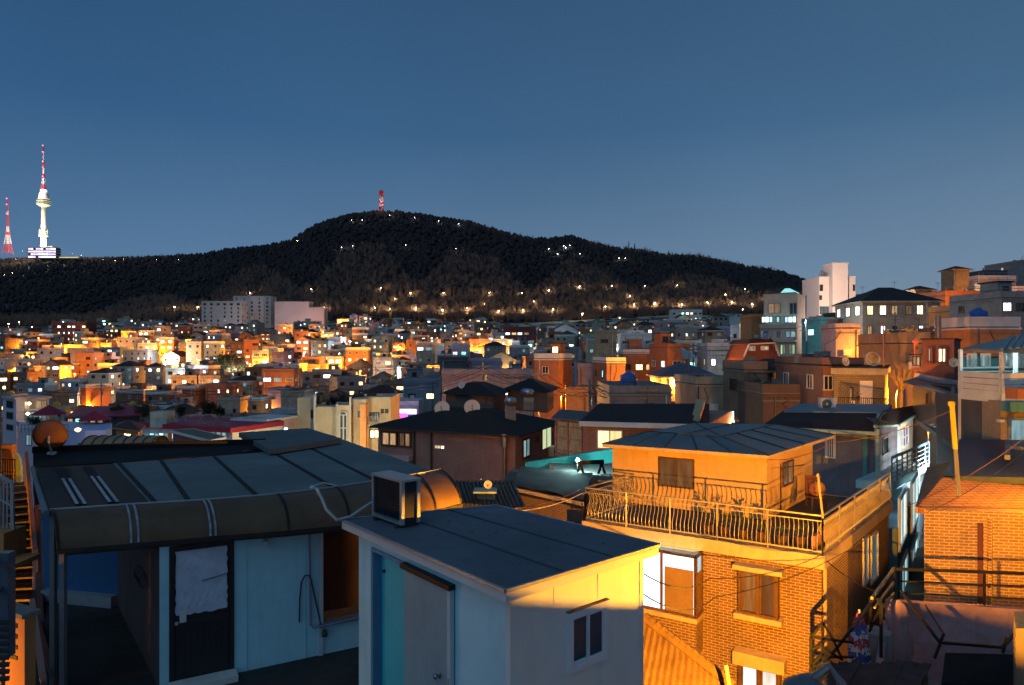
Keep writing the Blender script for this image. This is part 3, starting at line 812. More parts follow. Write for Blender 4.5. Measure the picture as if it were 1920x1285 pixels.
# park road at the foot of the hill and the paths above it
ROADL = [(702,577),(730,579),(829,581),(934,583),(980,581),(1036,580),(1091,588),(1134,575),(1188,571),(1227,569),(1277,571),(1325,567),(1371,566),(1409,570),(1391,580),(607,576),(16,607),(36,604),(60,613),(113,609),(327,576),(371,575),(1518,567),(875,578),(779,577),(1440,556)]
for i, (x, y) in enumerate(ROADL): street_lamp(x, y, 'y', 9000 if i % 2 == 0 else 6000, up=9, d0=560, label='tall lamp with pale yellow light along the park road', group='lamps along the park road')
HILLL = [(583,542),(769,549),(831,549),(906,569),(917,549),(713,540),(978,550),(1028,545),(1086,537),(1146,536),(1208,536),(1269,535),(1396,542),(1359,552),(468,549),(740,560),(1000,565),(1180,555)]
for i, (x, y) in enumerate(HILLL): street_lamp(x, y, 'y', 1500+2600*((i*37) % 10)/10, up=8, d0=655, size=.75, label='small path lamp glowing among the bare trees on the lower hill', group='path lamps on the lower hill')
TOPL = [(557,452),(679,413),(659,413),(777,408),(860,420),(854,466),(661,461),(730,404),(822,414),(1028,467),(1068,460),(1045,476),(1087,476),(640,464),(760,459),(1060,464),(1160,484),(1172,484),(1056,461),(294,487),(193,487),(216,489),(152,479),(135,475),(111,475),(30,486),(42,471),(232,486),(335,487),(8,515),(24,512)]
for i, (x, y) in enumerate(TOPL): street_lamp(x, y, 'w' if 1000 < x < 1100 or 600 < x < 870 else 'y', 900, up=9, d0=700, size=.4 if x < 500 else .45, label='tiny lamp among the dark trees near the top of the hill', group='lamps near the hilltops')

# park road, a pale ribbon that climbs along the foot of the hill
rd = []
for i in range(60):
    px = 560+i*15; py = 609 if px < 980 else (609-(px-980)*.055 if px < 1250 else 594)
    p = sight(px, py, .3, 480); rd.append(p)
mb = MB(); mb.grid([[(p.x, p.y-3, p.z+.35) for p in rd], [(p.x, p.y+4, p.z+.4) for p in rd]])
setting('park_road', mb, mat('road_asphalt', (.10,.10,.095), scale=.2), fix=False)
mb = MB()
for a, b in zip(rd, rd[1:]):
    a2 = a+Vector((0,-3.2,.3)); b2 = b+Vector((0,-3.2,.3))
    mb.hexa([a2+Vector((0,0,-4)), b2+Vector((0,0,-4)), b2+Vector((0,.5,-4)), a2+Vector((0,.5,-4))], [a2+Vector((0,0,.9)), b2+Vector((0,0,.9)), b2+Vector((0,.5,.9)), a2+Vector((0,.5,.9))])
solo('retaining_wall', mb, mat('road_wall', (.40,.38,.34)), 'long pale retaining wall carrying the park road along the foot of the hill', 'retaining wall')

# ------------------------------------------------------------------ bare trees beside the lamps of the park road
def bare_tree_meshes(seed, h=9.0):
    r = random.Random(seed); tr = MB(); cr = MB()
    tr.tube([(0,0,-1),(.1,0,h*.2),(0,.1,h*.42)], .22, 6, r2=.13)
    for i in range(9):
        a = 2*math.pi*i/9+r.random()*.5; z0 = h*r.uniform(.2, .42); L = h*r.uniform(.35, .58); tlt = r.uniform(.25, .75)
        p0 = Vector((0,0,z0)); p1 = p0+Vector((math.cos(a)*tlt, math.sin(a)*tlt, 1)).normalized()*L*.55
        p2 = p1+Vector((math.cos(a)*tlt*.6, math.sin(a)*tlt*.6, 1)).normalized()*L*.5
        tr.tube([p0, p1, p2], .085, 4, r2=.03)
        for k in range(14):
            q = p0.lerp(p1, r.uniform(.4, 1)) if k < 6 else p1.lerp(p2, r.random())
            v = Vector((math.cos(a)*tlt+r.gauss(0,.45), math.sin(a)*tlt+r.gauss(0,.45), r.uniform(.5, 1.2))).normalized()*r.uniform(.7, 1.9)
            w_ = Vector((.035,0,0)); cr.add([q-w_, q+w_, q+v], [(0,1,2)])
            m2 = q+v*.5; v2 = Vector((r.gauss(0,.5), r.gauss(0,.5), .6)); cr.add([m2-w_*.7, m2+w_*.7, m2+v2], [(0,1,2)])
    return mesh('trunk', tr, BARK), mesh('crown', cr, TWIG, fix=False)
BARK = mat('bark', (.09,.065,.045), bump=.5); TWIG = mat('twigs', (.17,.12,.075), var=.3, bump=0)
BT = [bare_tree_meshes(s) for s in (1,2,3,4,5)]
def bare_tree(p, s, k, label, group=None):
    t = thing('bare_tree', label, 'tree', p, group, rz=k*1.3)
    a = link('trunk', BT[k % 5][0], t); b = link('crown', BT[k % 5][1], t); a.scale = b.scale = (s,s,s); return t
rt_ = random.Random(4)
for i in range(64):
    px = 570+i*13.4+rt_.uniform(-5, 5)
    if px > 1420: break
    p = sight(px, 604 if px < 1000 else 598-(px-1000)*.02, .2, 560); p.y += rt_.uniform(2, 24); p.x = (px-CX)/F*p.y; p.z = hgt(p.x, p.y)
    bare_tree(p, rt_.uniform(1.1, 1.9), i, 'leafless roadside tree lit by the lamps of the park road', 'bare trees along the park road')
for i, px in enumerate([4,22,44,62,82,104,126,318,334,352,372,388,640,655,668,690,710,735]):
    p = sight(px, 612 if px < 200 else 596, .2, 560); bare_tree(p, rt_.uniform(1.2, 1.8), i+2, 'leafless tree lit from below at the upper edge of the town', 'bare trees at the upper edge of the town')

# ------------------------------------------------------------------ leafy and pine trees in the town
LEAFG = mat('leaf_green', (.05,.075,.03), var=.5, scale=2, bump=0); LEAFD = mat('leaf_dark', (.018,.024,.014), var=.5, scale=2, bump=0)
def leafy(p, h, r, m, seed, label, name='tree', kind='round', group=None):
    rn = random.Random(seed); t = thing(name, label, 'tree', p, group)
    tr = MB(); tr.tube([(p.x,p.y,p.z-1),(p.x+.05*h,p.y,p.z+h*.4),(p.x,p.y,p.z+h*.8)], .05*h*.6, 7, r2=.03*h*.4)
    for i in range(5):
        a = i*1.3; z = h*(.4+.09*i); tr.tube([(p.x,p.y,p.z+z),(p.x+math.cos(a)*r*.7,p.y+math.sin(a)*r*.7,p.z+z+h*.12)], .02*h, 5, r2=.005*h)
    part('trunk', tr, BARK, t)
    c = MB()
    cl = []
    if kind == 'round':
        for i in range(16):
            v = Vector((rn.gauss(0,1), rn.gauss(0,1), rn.gauss(0,1))).normalized()*rn.random()**.5
            cl.append((Vector((p.x+v.x*r*.72, p.y+v.y*r*.72, p.z+h-r*.95+v.z*r*.75)), r*.38))
    else:
        for i in range(15):
            k = rn.random(); a = rn.random()*6.28; rr = r*(1.0-.4*k)*rn.uniform(.25, 1)
            cl.append((Vector((p.x+math.cos(a)*rr, p.y+math.sin(a)*rr, p.z+h*(.52+.46*k))), r*.34))
    for q, cr_ in cl:
        for k in range(110 if kind == 'round' else 80):
            v = Vector((rn.gauss(0,1), rn.gauss(0,1), rn.gauss(0,1)*(1 if kind == 'round' else .35))).normalized()*cr_*rn.random()**.4
            s = r*rn.uniform(.035, .075); u = Vector((rn.gauss(0,1), rn.gauss(0,1), rn.gauss(0,1))).normalized()*s; u2 = u.orthogonal().normalized()*s*.7
            o = q+v; c.add([o-u, o+u2, o+u, o-u2], [(0,1,2,3)])
    part('crown', c, m, t, fix=False); return t
def on_ground(px, d, up=0): x = (px-CX)/F*d; return Vector((x, d, hgt(x, d)+up))
for i, (px, d, h, r) in enumerate([(388,262,11,3.6),(404,258,13,4.2),(420,262,12,4),(437,256,13.5,4.2),(413,268,10,3.4),(452,262,11,3.6)]):
    leafy(on_ground(px, d), h, r, LEAFG, i, 'tall pine with layered dark sprays in front of the mint-grey school', 'pine_tree', 'layer', 'pine trees by the school')
leafy(on_ground(700, 215), 8, 4.5, LEAFD, 11, 'dark leafy tree among the orange houses above the violet-lit shop', 'tree')
leafy(on_ground(325, 250), 6, 2.4, LEAFG, 12, 'bright green clipped tree lit by the white street lamp near the school', 'tree')
leafy(on_ground(336, 250), 6, 2.2, LEAFG, 13, 'second clipped tree beside the bright green one near the school', 'tree')
leafy(on_ground(1345, 150), 7, 3.4, LEAFD, 14, 'dark shrubby tree beside the small white railed house', 'tree')
leafy(on_ground(1010, 255), 7, 5, LEAFG, 15, 'green tree lit by a lamp left of the plain khaki block'.replace('left of', 'near'), 'tree')
leafy(on_ground(1170, 330), 8, 7, LEAFG, 16, 'green tree glowing in lamplight above the long low white house', 'tree')
leafy(on_ground(30, 270), 7, 4, LEAFD, 17, 'dark garden tree at the far west of the town', 'tree')

# ------------------------------------------------------------------ the three masts
def lattice(mb, c, h, w0, w1, z0=0, n=10, t=.35):
    """tapering four-legged lattice between z0 and h"""
    def ring(z):
        k = (z-z0)/(h-z0); w_ = w0+(w1-w0)*k**.7; return [Vector((c.x+sx_*w_/2, c.y+sy_*w_/2, c.z+z)) for sx_, sy_ in ((-1,-1),(1,-1),(1,1),(-1,1))]
    rs = [ring(z0+(h-z0)*i/n) for i in range(n+1)]
    for a, b in zip(rs, rs[1:]):
        for j in range(4):
            mb.bar(a[j], b[j], t); mb.bar(a[j], b[(j+1) % 4], t*.6); mb.bar(b[j], b[(j+1) % 4], t*.7)
RED = mat('mast_red', (.60,.06,.05), rough=.5); MWHITE = mat('mast_white', (.75,.72,.72), rough=.5)
TD = 1400.0; TX = (78-CX)/F*TD; TZ = -(487.5-HY)/F*TD
def ty(py): return -(py-HY)/F*TD
c = Vector((TX, TD+6, 0))
t = thing('observation_tower', 'white observation tower with a round pod and red and white mast on the hilltop', 'tower', (TX, TD+6, TZ))
CREAMC = mat('tower_concrete', (.78,.74,.62), rough=.7, var=.08)
m = MB(); m.lathe((c.x,c.y,0), [(6.2,ty(487)),(5.6,ty(459)),(4.6,ty(430)),(4.0,ty(386))], 20); part('shaft', m, CREAMC, t, smooth=False)
m = MB()
for yy, rr in ((442,8.4),(438,8.0),(434,8.2)): m.lathe((c.x,c.y,ty(yy)), [(rr,0),(rr,.8)], 20)
for k in range(8): a = k*.785; m.bar((c.x+7.4*math.cos(a),c.y+7.4*math.sin(a),ty(444)),(c.x+7.4*math.cos(a),c.y+7.4*math.sin(a),ty(430)), .6)
part('collar', m, CREAMC, t)
m = MB(); m.lathe((c.x,c.y,0), [(4.2,ty(388)),(9,ty(385.5)),(12.6,ty(383.5)),(12.8,ty(382))], 28); part('pod_base', m, CREAMC, t)
m = MB(); m.lathe((c.x,c.y,0), [(12.4,ty(382)),(12.2,ty(374.5))], 28); pg = part('pod', m, mat('pod_glass', (.06,.10,.09), rough=.25), t)
for k, (y0, y1, r) in enumerate(((377.5,376.3,12.6),(380.5,379.6,12.8))):
    m = MB(); m.lathe((c.x,c.y,0), [(r,ty(y0)),(r,ty(y1))], 28); part('lit_gallery', m, glow('gallery_glow', (.75,.80,.45), .5), pg)
m = MB(); m.lathe((c.x,c.y,0), [(10,ty(374.5)),(9.6,ty(370)),(8.2,ty(365.5)),(8.6,ty(365)),(8.0,ty(361.5)),(5,ty(358))], 28); part('pod_top', m, CREAMC, t)
m = MB(); m.lathe((c.x,c.y,0), [(10.3,ty(373)),(10.3,ty(372))], 28); part('lit_gallery', m, glow('gallery_warm', (1,.8,.45), .8), t)
m = MB(); m.lathe((c.x,c.y,0), [(6.2,ty(361.5)),(6.0,ty(355))], 20); part('neck', m, glow('neck_white', (.9,.92,1.0), 1.0), t)
segs = [(355,345,5.4,'r'),(345,333,3.6,'w'),(333,325,2.6,'r'),(325,315,2.1,'w'),(315,306,1.7,'r'),(306,300,1.7,'r'),(300,283,1.3,'w'),(283,276,.9,'r'),(276,271,.6,'r')]
for y0, y1, wd, k in segs:
    m = MB(); lattice(m, Vector((c.x,c.y,0)), ty(y1), wd*1.2, wd*1.0, ty(y0), 4, .55 if wd > 2 else .4); m.lathe((c.x,c.y,0), [(wd*.38,ty(y0)),(wd*.34,ty(y1))], 8)
    part('mast', m, RED if k == 'r' else MWHITE, t)
for yy in (272,284,302,313,330):
    m = MB(); m.lathe((c.x,c.y-2.5,ty(yy)), [(.3,-1.0),(1.3,0),(.3,1.0)], 8); part('beacon', m, glow('beacon_red', (1,.12,.16), 6), t)
for dx, dy, dz, e in ((-22,-26,6,190000),(22,-26,6,190000),(0,-24,62,60000)):
    point('floodlight', (TX+dx, TD+dy+6, ty(462)+dz if dz < 20 else ty(425)), e, (1.0,.90,.60), 1, t)
point('floodlight', (TX, TD-32, ty(352)), 130000, (1.0,.75,.85), 1, t)
point('floodlight', (TX+3, TD-26, ty(315)), 60000, (1.0,.8,.85), 1, t)
# lit hall at its foot
t = thing('tower_hall', 'long violet-lit four-storey hall at the foot of the observation tower', 'hall', (TX, TD-18, TZ))
X0 = (47.5-CX)/F*(TD-25); X1 = (103-CX)/F*(TD-25)
m = MB()
for i in range(5): z = ty(487)+i*5.4; m.box(((X0+X1)/2, TD-15, z), (X1-X0, 20, 1.1))
part('floor_slab', m, mat('hall_white', (.7,.68,.75)), t)
m = MB(); m.box(((X0+X1)/2, TD-12, ty(487)+10.7), (X1-X0-3, 14, 21.2)); part('wall', m, TRIMD, t)
rr = random.Random(3)
for i in range(4):
    for k in range(11):
        if rr.random() < .12: continue
        m = MB(); x = X0+2.2+(X1-X0-4)*k/11; m.box((x+2.3, TD-19.6, ty(487)+i*5.4+2.7), (4.2, .6, 3.2))
        part('window', m, glow('hall_violet', (.80,.58,1.0), 1.5) if rr.random() < .5 else glow('hall_white_glow', (1.0,.93,1.0), 1.6), t)
m = MB(); m.box(((X0+X1)/2+8, TD-5, ty(487)+24), (14, 10, 4)); part('rooftop_hut', m, TRIMD, t)
# hill terrace east of the hall
t = thing('hilltop_terrace', 'low lamp-lit terrace building stretching east of the violet hall', 'terrace', PZ(130,485,ty(485)))
m = MB(); m.box(((128-CX)/F*1395, 1395, ty(484)), (52, 8, 4.5)); part('wall', m, WALL['cream'], t)
m = MB(); m.box(((128-CX)/F*1395, 1390.6, ty(484)), (46, .5, 1.4)); part('window', m, glow('terrace_glow', (1,.85,.45), .8), t)
# red lattice mast west of the tower
p = P(14.5, 474, 1400); t = thing('lattice_mast', 'thin red and white lattice mast west of the observation tower', 'mast', p)
def y2z(py, d): return -(py-HY)/F*d-p.z
for y0, y1, w0, w1, k in ((476,458,14,9,'r'),(458,441,9,5,'w'),(441,436,5,4.6,'r'),(436,425,3.2,2.6,'w'),(425,403,2.2,1.8,'r'),(403,396,1.8,1.6,'w'),(396,372,1.0,.6,'r')):
    m = MB(); lattice(m, p, y2z(y1,1400), w0, w1, y2z(y0,1400), 4, .62 if w0 > 4 else .5); part('mast', m, RED if k == 'r' else MWHITE, t)
for yy in (373,384,401,442):
    m = MB(); m.lathe((p.x,p.y-3,y2z(yy,1400)+p.z), [(.3,-1.0),(1.2,0),(.3,1.0)], 8); part('beacon', m, glow('beacon_red', (1,.12,.16), 6), t)
point('floodlight', p+Vector((8,-30,40)), 45000, (1,.45,.4), 1, t)
# mast on the middle summit
p = P(715, 398, 1000); t = thing('lattice_mast', 'stout red and white lattice mast on the middle summit', 'mast', p)
for y0, y1, w0, w1, k in ((400,389,6.8,5.6,'r'),(389,384,5.4,5.2,'w'),(384,379,5.2,4.8,'r'),(379,370,4.4,4.0,'w'),(370,358.5,4.8,4.4,'r')):
    m = MB(); lattice(m, p, y2z(y1,1000)if False else -(y1-HY)/F*1000-p.z, w0, w1, -(y0-HY)/F*1000-p.z, 2, .8 if k == 'w' else 1.0)
    if y0 == 370: m.box((p.x,p.y,-(364-HY)/F*1000), (3.6,3.6,8))
    part('mast', m, RED if k == 'r' else MWHITE, t)
m = MB(); m.bar(P(715,359,1000), P(715,355,1000), .4); part('antenna', m, STEEL, t)
m = MB(); m.lathe(P(715,379,997), [(.3,-.8),(1.0,0),(.3,.8)], 8); part('beacon', m, glow('beacon_red', (1,.12,.16), 6), t)
point('floodlight', p+Vector((6,-16,14)), 7000, (1,.6,.5), .5, t)
for x, y0, y1 in ((1179,472,454),(1190,474,457)):
    a = P(x, y0, 905); m = MB(); lattice(m, a, (y0-y1)/F*905, 1.6, .8, 0, 4, .35); solo('relay_mast', m, STEEL, 'slim grey relay mast on the shoulder of the hill' , 'mast', 'relay masts on the hill shoulder')
# blank pale wall block by the slab flats
t = thing('blank_block', 'big blank pale wall with a stepped top beside the slab flats', 'building', P(560,628,530))
fa = Face(XY(515,530), XY(607,530)); m = MB()
def dz(py, d=530): return -(py-HY)/F*d
u1 = fa.L*(579-515)/(607-515)
fa.box(m, 0, u1, dz(640), dz(566), -12, 0); fa.box(m, u1+.01, fa.L, dz(640), dz(577), -12, -.1)
part('wall', m, mat('blank_wall', (.42,.35,.35), var=.12, scale=.08, bump=.05), t)
m = MB(); fa.box(m, -.3, u1+.3, dz(566)+.01, dz(565), -12.2, .3); fa.box(m, u1+.35, fa.L+.3, dz(577)+.01, dz(576), -12.2, .3); part('roof', m, STEEL, t)
point('floodlight', P(560, 612, 500), 30000, (1.0,.62,.55), 1, t)
point('floodlight', P(450, 618, 490), 14000, (1.0,.75,.65), 1, None)  # bare light added to brighten the slab flats, no fixture there
# olive bank below the slabs
m = MB(); m.prism([XY(382,455), XY(512,455), XY(512,475), XY(382,475)], -10, [dz(640,455), dz(636,455), dz(631,475), dz(633,475)])
setting('grass_bank', m, mat('bank_grass', (.06,.065,.02), scale=.2), kind='structure')
# ------------------------------------------------------------------ labels of the town houses
ADJ = {'red brick':'red brick','terracotta':'terracotta','beige':'beige','pink':'pale pink','cream':'cream','grey':'grey','pale grey':'light grey','white':'white','khaki':'khaki brown','maroon':'dark maroon','lilac':'lilac','orange':'orange','mint':'mint green','blue grey':'blue-grey','brown brick':'brown brick','tan brick':'tan brick','dark grey':'dark grey','teal':'teal'}
NUM = ['','one','two','three','four','five','six','seven','eight']
LM_ = [(30,640,'the west school'),(120,612,'the maroon block'),(170,680,'the pink flats'),(235,645,'the cream tower house lane'),(300,640,'the tall cream house'),(415,605,'the slab flats'),(400,710,'the pines'),(265,740,'the wide orange house'),(560,600,'the blank pale wall'),(590,690,'the bright orange house'),(520,700,'the glazed balconies'),
 (610,790,'the cream arched building'),(720,590,'the park road lamps'),(730,625,'the mint hall'),(790,660,'the tall beige flats'),(865,660,'the lilac house'),(910,715,'the long pink building'),(975,625,'the maroon office'),(1040,700,'the plain orange block'),(1055,628,'the white villa'),(1135,640,'the khaki block'),(1190,680,'the orange two-storey house'),(1190,635,'the long white house'),(1285,600,'the white hotel-like block'),(1275,645,'the blue-grey row house'),(1350,655,'the white-lit house'),(100,760,'the red parasol roofs'),(750,770,'the violet-lit shop')]
used = {}
def describe(h):
    fe = h['feats']; s = [ADJ[h['wall']]]
    sto = NUM[h['floors']]+'-storey'
    rf = {'flat': h['roof'].replace(' roof','')+' flat roof', 'hip': h['roof'].replace(' roof','')+' hip roof', 'gable': h['roof'].replace(' roof','')+' gable roof'}[h['rt']]
    lit = 'dark windows' if h['lit'] == 0 else (NUM[h['lit']]+' lit window'+('s' if h['lit'] > 1 else '') if h['lit'] < 9 else 'many lit windows')
    return s[0], sto, rf, lit
def where(px, py, k):
    l = sorted(LM_, key=lambda q: (q[0]-px)**2+((q[1]-py)*1.6)**2)[k]
    dx, dy = px-l[0], py-l[1]
    if abs(dx) < 12 and abs(dy) < 12: r_ = 'by'
    elif abs(dy)*1.6 > abs(dx): r_ = 'below' if dy > 0 else 'above'
    else: r_ = 'east of' if dx > 0 else 'west of'
    return r_+' '+l[2]
def fit(s): return ' '.join(s.split()[:16])
for h in HOUSES:
    if h['label']: used[h['label']] = 1
for h in HOUSES:
    if h['label']: continue
    a, sto, rf, lit = describe(h); fe = h['feats']
    extra = ''
    for k, wd in (('tank','water tank'),('dish','dish'),('hut','roof hut'),('balcony','balconies'),('antenna','antenna'),('rail','railing')):
        if k in fe and (h['rt'] == 'flat' or k in ('balcony','antenna')) and not (k == 'balcony' and h['floors'] < 2): extra = wd; break
    cands = [f'{a} {sto} house, {lit}, {where(h["px"],h["py"],0)}', f'{a} {sto} house, {rf}, {where(h["px"],h["py"],0)}', f'{a} {sto} house, {rf}, {lit}, {where(h["px"],h["py"],0)}', f'{a} {sto} house, {lit}, {where(h["px"],h["py"],1)}']
    if extra: cands.insert(1, f'{a} {sto} house with {extra}, {lit}, {where(h["px"],h["py"],0)}')
    cands += [f'{a} {sto} house, {rf}, {lit}, {where(h["px"],h["py"],1)}', f'{a} {sto} house, {rf}, {lit}, {where(h["px"],h["py"],2)}', f'{"wide" if h["w"]>11 else "narrow"} {a} {sto} house, {lit}, {where(h["px"],h["py"],1)}', f'{"wide" if h["w"]>11 else "narrow"} {a} house, {rf}, {where(h["px"],h["py"],3)}']
    cands = [c_ for c_ in cands if len(c_.replace('-', ' ').split()) <= 16]
    for c_ in cands:
        if c_ not in used: break
    else: print('dup label', c_)
    used[c_] = 1; h['o']['label'] = c_
lu = {}
for (t, px, py, key) in LAMPS:
    if t.get('label'): continue
    col_ = 'orange' if key == 'o' else 'white'
    for k in range(8):
        for adj in ('', 'bright ', 'lone ', 'small '):
            c_ = f'{adj}{col_} street lamp between houses {where(px, py, k)}'
            if c_ not in lu: break
        if c_ not in lu: break
    lu[c_] = 1; t['label'] = c_
# ================================================================== the near roofs
def V2(v): return (v[0], v[1])
def inset(poly, k):
    """ccw polygon moved in by k"""
    n = len(poly); out = []
    L = []
    for i in range(n):
        a = Vector(poly[i][:2]); b = Vector(poly[(i+1) % n][:2]); d = (b-a).normalized(); nn = Vector((-d.y, d.x)); kk = k[i] if isinstance(k, (list, tuple)) else k
        L.append((a+nn*kk, d))
    for i in range(n):
        (p, d), (q, e) = L[i-1], L[i]
        det = d.x*(-e.y)+e.x*d.y; r = q-p; t = (r.x*(-e.y)+e.x*r.y)/det
        out.append((p.x+d.x*t, p.y+d.y*t))
    return out
PANELW = mat('panel_blue_white', (.42,.72,.82), rough=.55, var=.12, scale=.8, streak=.25, bump=.03)
PANELG = mat('panel_pale', (.62,.66,.68), rough=.5, var=.08, scale=.6, streak=.15, bump=.02)
FASC = mat('fascia_white', (.50,.55,.58), rough=.5, var=.1, bump=.02)
MEMB = mat('membrane_roof', (.10,.125,.13), rough=.8, var=.2, scale=.5, bump=.12, bscale=30)
MEMB2 = mat('membrane_roof_teal', (.15,.185,.185), rough=.9, var=.3, scale=.5, bump=.3, bscale=4, streak=.2)
DARKR = mat('dark_bitumen', (.012,.012,.013), rough=.9, bump=.3)
FLOORT = mat('terrace_floor', (.035,.033,.032), var=.5, scale=.8, bump=.3)
ALU = mat('aluminium', (.42,.44,.46), rough=.4, metal=.5, var=.1)
PIPEM = mat('pipe_grey', (.16,.17,.18), rough=.5)

# ---- white panel shed
zr = -2.4
A, B, C_, D = PZ(948,1106,zr), PZ(1235,1021,zr), PZ(930,948,zr), PZ(641,974,zr)
shed = thing('panel_shed', 'blue-white panel shed with flat grey roof, sliding door and small white window', 'shed', (A.x+.2, A.y+.8, -5))
poly = [V2(A), V2(B), V2(C_), V2(D)]
m = MB(); m.prism(poly, zr-.035, zr); part('roof', m, mat('shed_roof_sheet', (.12,.15,.18), rough=.75, var=.35, scale=.6, bump=.25, bscale=5, streak=.1), shed)
inn = inset(poly, .03)
m = MB(); m.prism(poly, zr-.13, zr-.036)
part('fascia', m, FASC, shed)
m = MB(); g = inset(poly, -.012)
for i in range(4):
    a, b = Vector((*g[i], zr-.005)), Vector((*g[(i+1) % 4], zr-.005)); m.bar(a, b, .03, .03)
part('edge_trim', m, mat('edge_trim', (.30,.34,.38), rough=.4, metal=.3), shed)
wp = inset(poly, [.13,.12,.12,.17])
WA, WB, WC, WD = [Vector(p) for p in wp]
fr = Face(WA, WB); fl = Face(WD, WA); ff = Face(WB, WC)
th = .08
zf = -5.0
m = MB(); m.prism([WA, WB, WB-fr.n*th, WA-fr.n*th], zf, zr-.135)
for u in (.62, 1.32): fr.box(m, u-.004, u+.004, zf, zr-.14, 0, .004)
part('wall', m, PANELG, shed, 'front wall catching orange street light along its top')
# brick plinth at the low right of the front wall
m = MB(); fr.box(m, .9, fr.L+.02, -5.6, -4.62, .0, .05); part('plinth', m, WALL['brown brick'], shed)
m = MB(); m.prism([WB, WC, WC-ff.n*th, WB-ff.n*th], zf, zr-.135); part('wall', m, PANELG, shed)
# left wall with a doorway
ud0 = fl.uz(703, 1040)[0]; ud1 = fl.uz(766, 1062)[0]; ud2 = fl.uz(851, 1098)[0]
m = MB()
def seg(u0, u1, z0, z1, mb=None): fl.box(mb or m, u0, u1, z0, z1, -th, 0)
seg(.0, ud0-.002, zf, zr-.135); seg(ud0, ud2-.02, zr-.33, zr-.136); seg(ud1+.03, fl.L, zf, zr-.335) if False else seg(ud1+.002, fl.L-.002, zf, zr-.335)
seg(ud2-.018, fl.L-.002, zr-.334, zr-.136)
part('wall', m, PANELW, shed)  # white panel; the bluish dusk light on this side is put into its colour
back = fl.n*-1.2
m = MB(); fl.box(m, ud0-.3, ud1+.6, zf, zr-.14, -1.3, -1.22); part('inner_wall', m, mat('inner_teal', (.05,.45,.55), rough=.5, var=.15), shed)
m = MB(); fl.box(m, ud0-.06, ud0, zf, zr-.335, -.12, .03); fl.box(m, ud0-.06, ud1+.02, zr-.335, zr-.29, -.12, .03); part('door_frame', m, mat('frame_blue', (.10,.25,.42), rough=.5), shed)
m = MB(); fl.box(m, ud0+.01, ud0+.01+(ud1-ud0)*.8, zf+.02, zr-.34, -.14, -.10); dl = part('door', m, mat('door_teal', (.05,.50,.60), rough=.45, var=.12), shed, 'teal inner door standing open in the doorway')
m = MB(); m.lathe(fl.pt(ud0+.09, -3.0, -.10), [(.022,0),(.022,.03),(.012,.035)], 10, (fl.n.x, fl.n.y, 0)); part('lock', m, BLACKM, dl)
m = MB(); fl.box(m, ud1-.01, ud2-.03, zf+.03, zr-.35, .02, .06); sdoor = part('door', m, mat('door_grey', (.22,.36,.42), rough=.5, var=.12, streak=.2), shed, 'grey sliding door leaf hung outside the wall')
m = MB(); fl.box(m, ud2-.028, ud2+.03, zf+.03, zr-.34, .02, .075); part('edge_frame', m, FASC, sdoor)
m = MB(); fl.box(m, ud1-.05, ud2+.04, zr-.335, zr-.275, .01, .10); part('door_rail', m, BLACKM, shed)
hu, hz = fl.uz(833, 1263)
m = MB(); m.lathe(fl.pt(hu, hz, .06), [(.035,0),(.035,.01),(.014,.015),(.014,.045),(.03,.05),(.032,.075),(.018,.085)], 14, (fl.n.x, fl.n.y, 0)); part('handle', m, mat('chrome', (.5,.5,.52), rough=.25, metal=1), sdoor, smooth=False)
m = MB(); fl.box(m, ud2-.02, ud2+.01, hz-.04, hz+.04, .075, .085); part('latch', m, ALU, sdoor)
m = MB(); a = fl.pt(ud0+.06, -3.9, -.3); m.tube([a, a+Vector((.28,-.55,-.95))], .012, 6); part('broomstick', m, TRIMW, shed)
# window on the front
UW = fr.uz(1061,1149); UW2 = fr.uz(1136,1231)
WBL = mat('upvc_white', (.62,.66,.72), rough=.35, var=.05, bump=0)
GLZ = panes('shed_glass', (0,0,0), 0, dark=(.02,.05,.09))
u0, z1 = UW; u1, z0 = UW2
win = MB(); fw = .075
fr.box(win, u0, u1, z0, z0+fw, 0, .05); fr.box(win, u0, u1, z1-fw, z1, 0, .05); fr.box(win, u0, u0+fw, z0+fw, z1-fw, 0, .05); fr.box(win, u1-fw, u1, z0+fw, z1-fw, 0, .05)
w_ = part('window', win, WBL, shed, 'small white two-leaf sliding window')
mid = (u0+u1)/2
for k, (a0, a1, o0) in enumerate(((u0+fw, mid+.01, .004), (mid-.01, u1-fw, .022))):
    sb = MB(); s_ = .028; b0, b1 = z0+fw, z1-fw
    fr.box(sb, a0, a1, b0, b0+s_, o0, o0+.016); fr.box(sb, a0, a1, b1-s_, b1, o0, o0+.016); fr.box(sb, a0, a0+s_, b0+s_, b1-s_, o0, o0+.016); fr.box(sb, a1-s_, a1, b0+s_, b1-s_, o0, o0+.016)
    part('sash', sb, WBL, w_)
    pb = MB(); fr.box(pb, a0+s_, a1-s_, b0+s_, b1-s_, o0+.002, o0+.007); part('pane', pb, GLZ, w_)
hb = MB(); fr.box(hb, u0-.005, u1+.005, z1+.001, z1+.012, 0, .055); part('drip_cap', hb, TRIMD, w_)

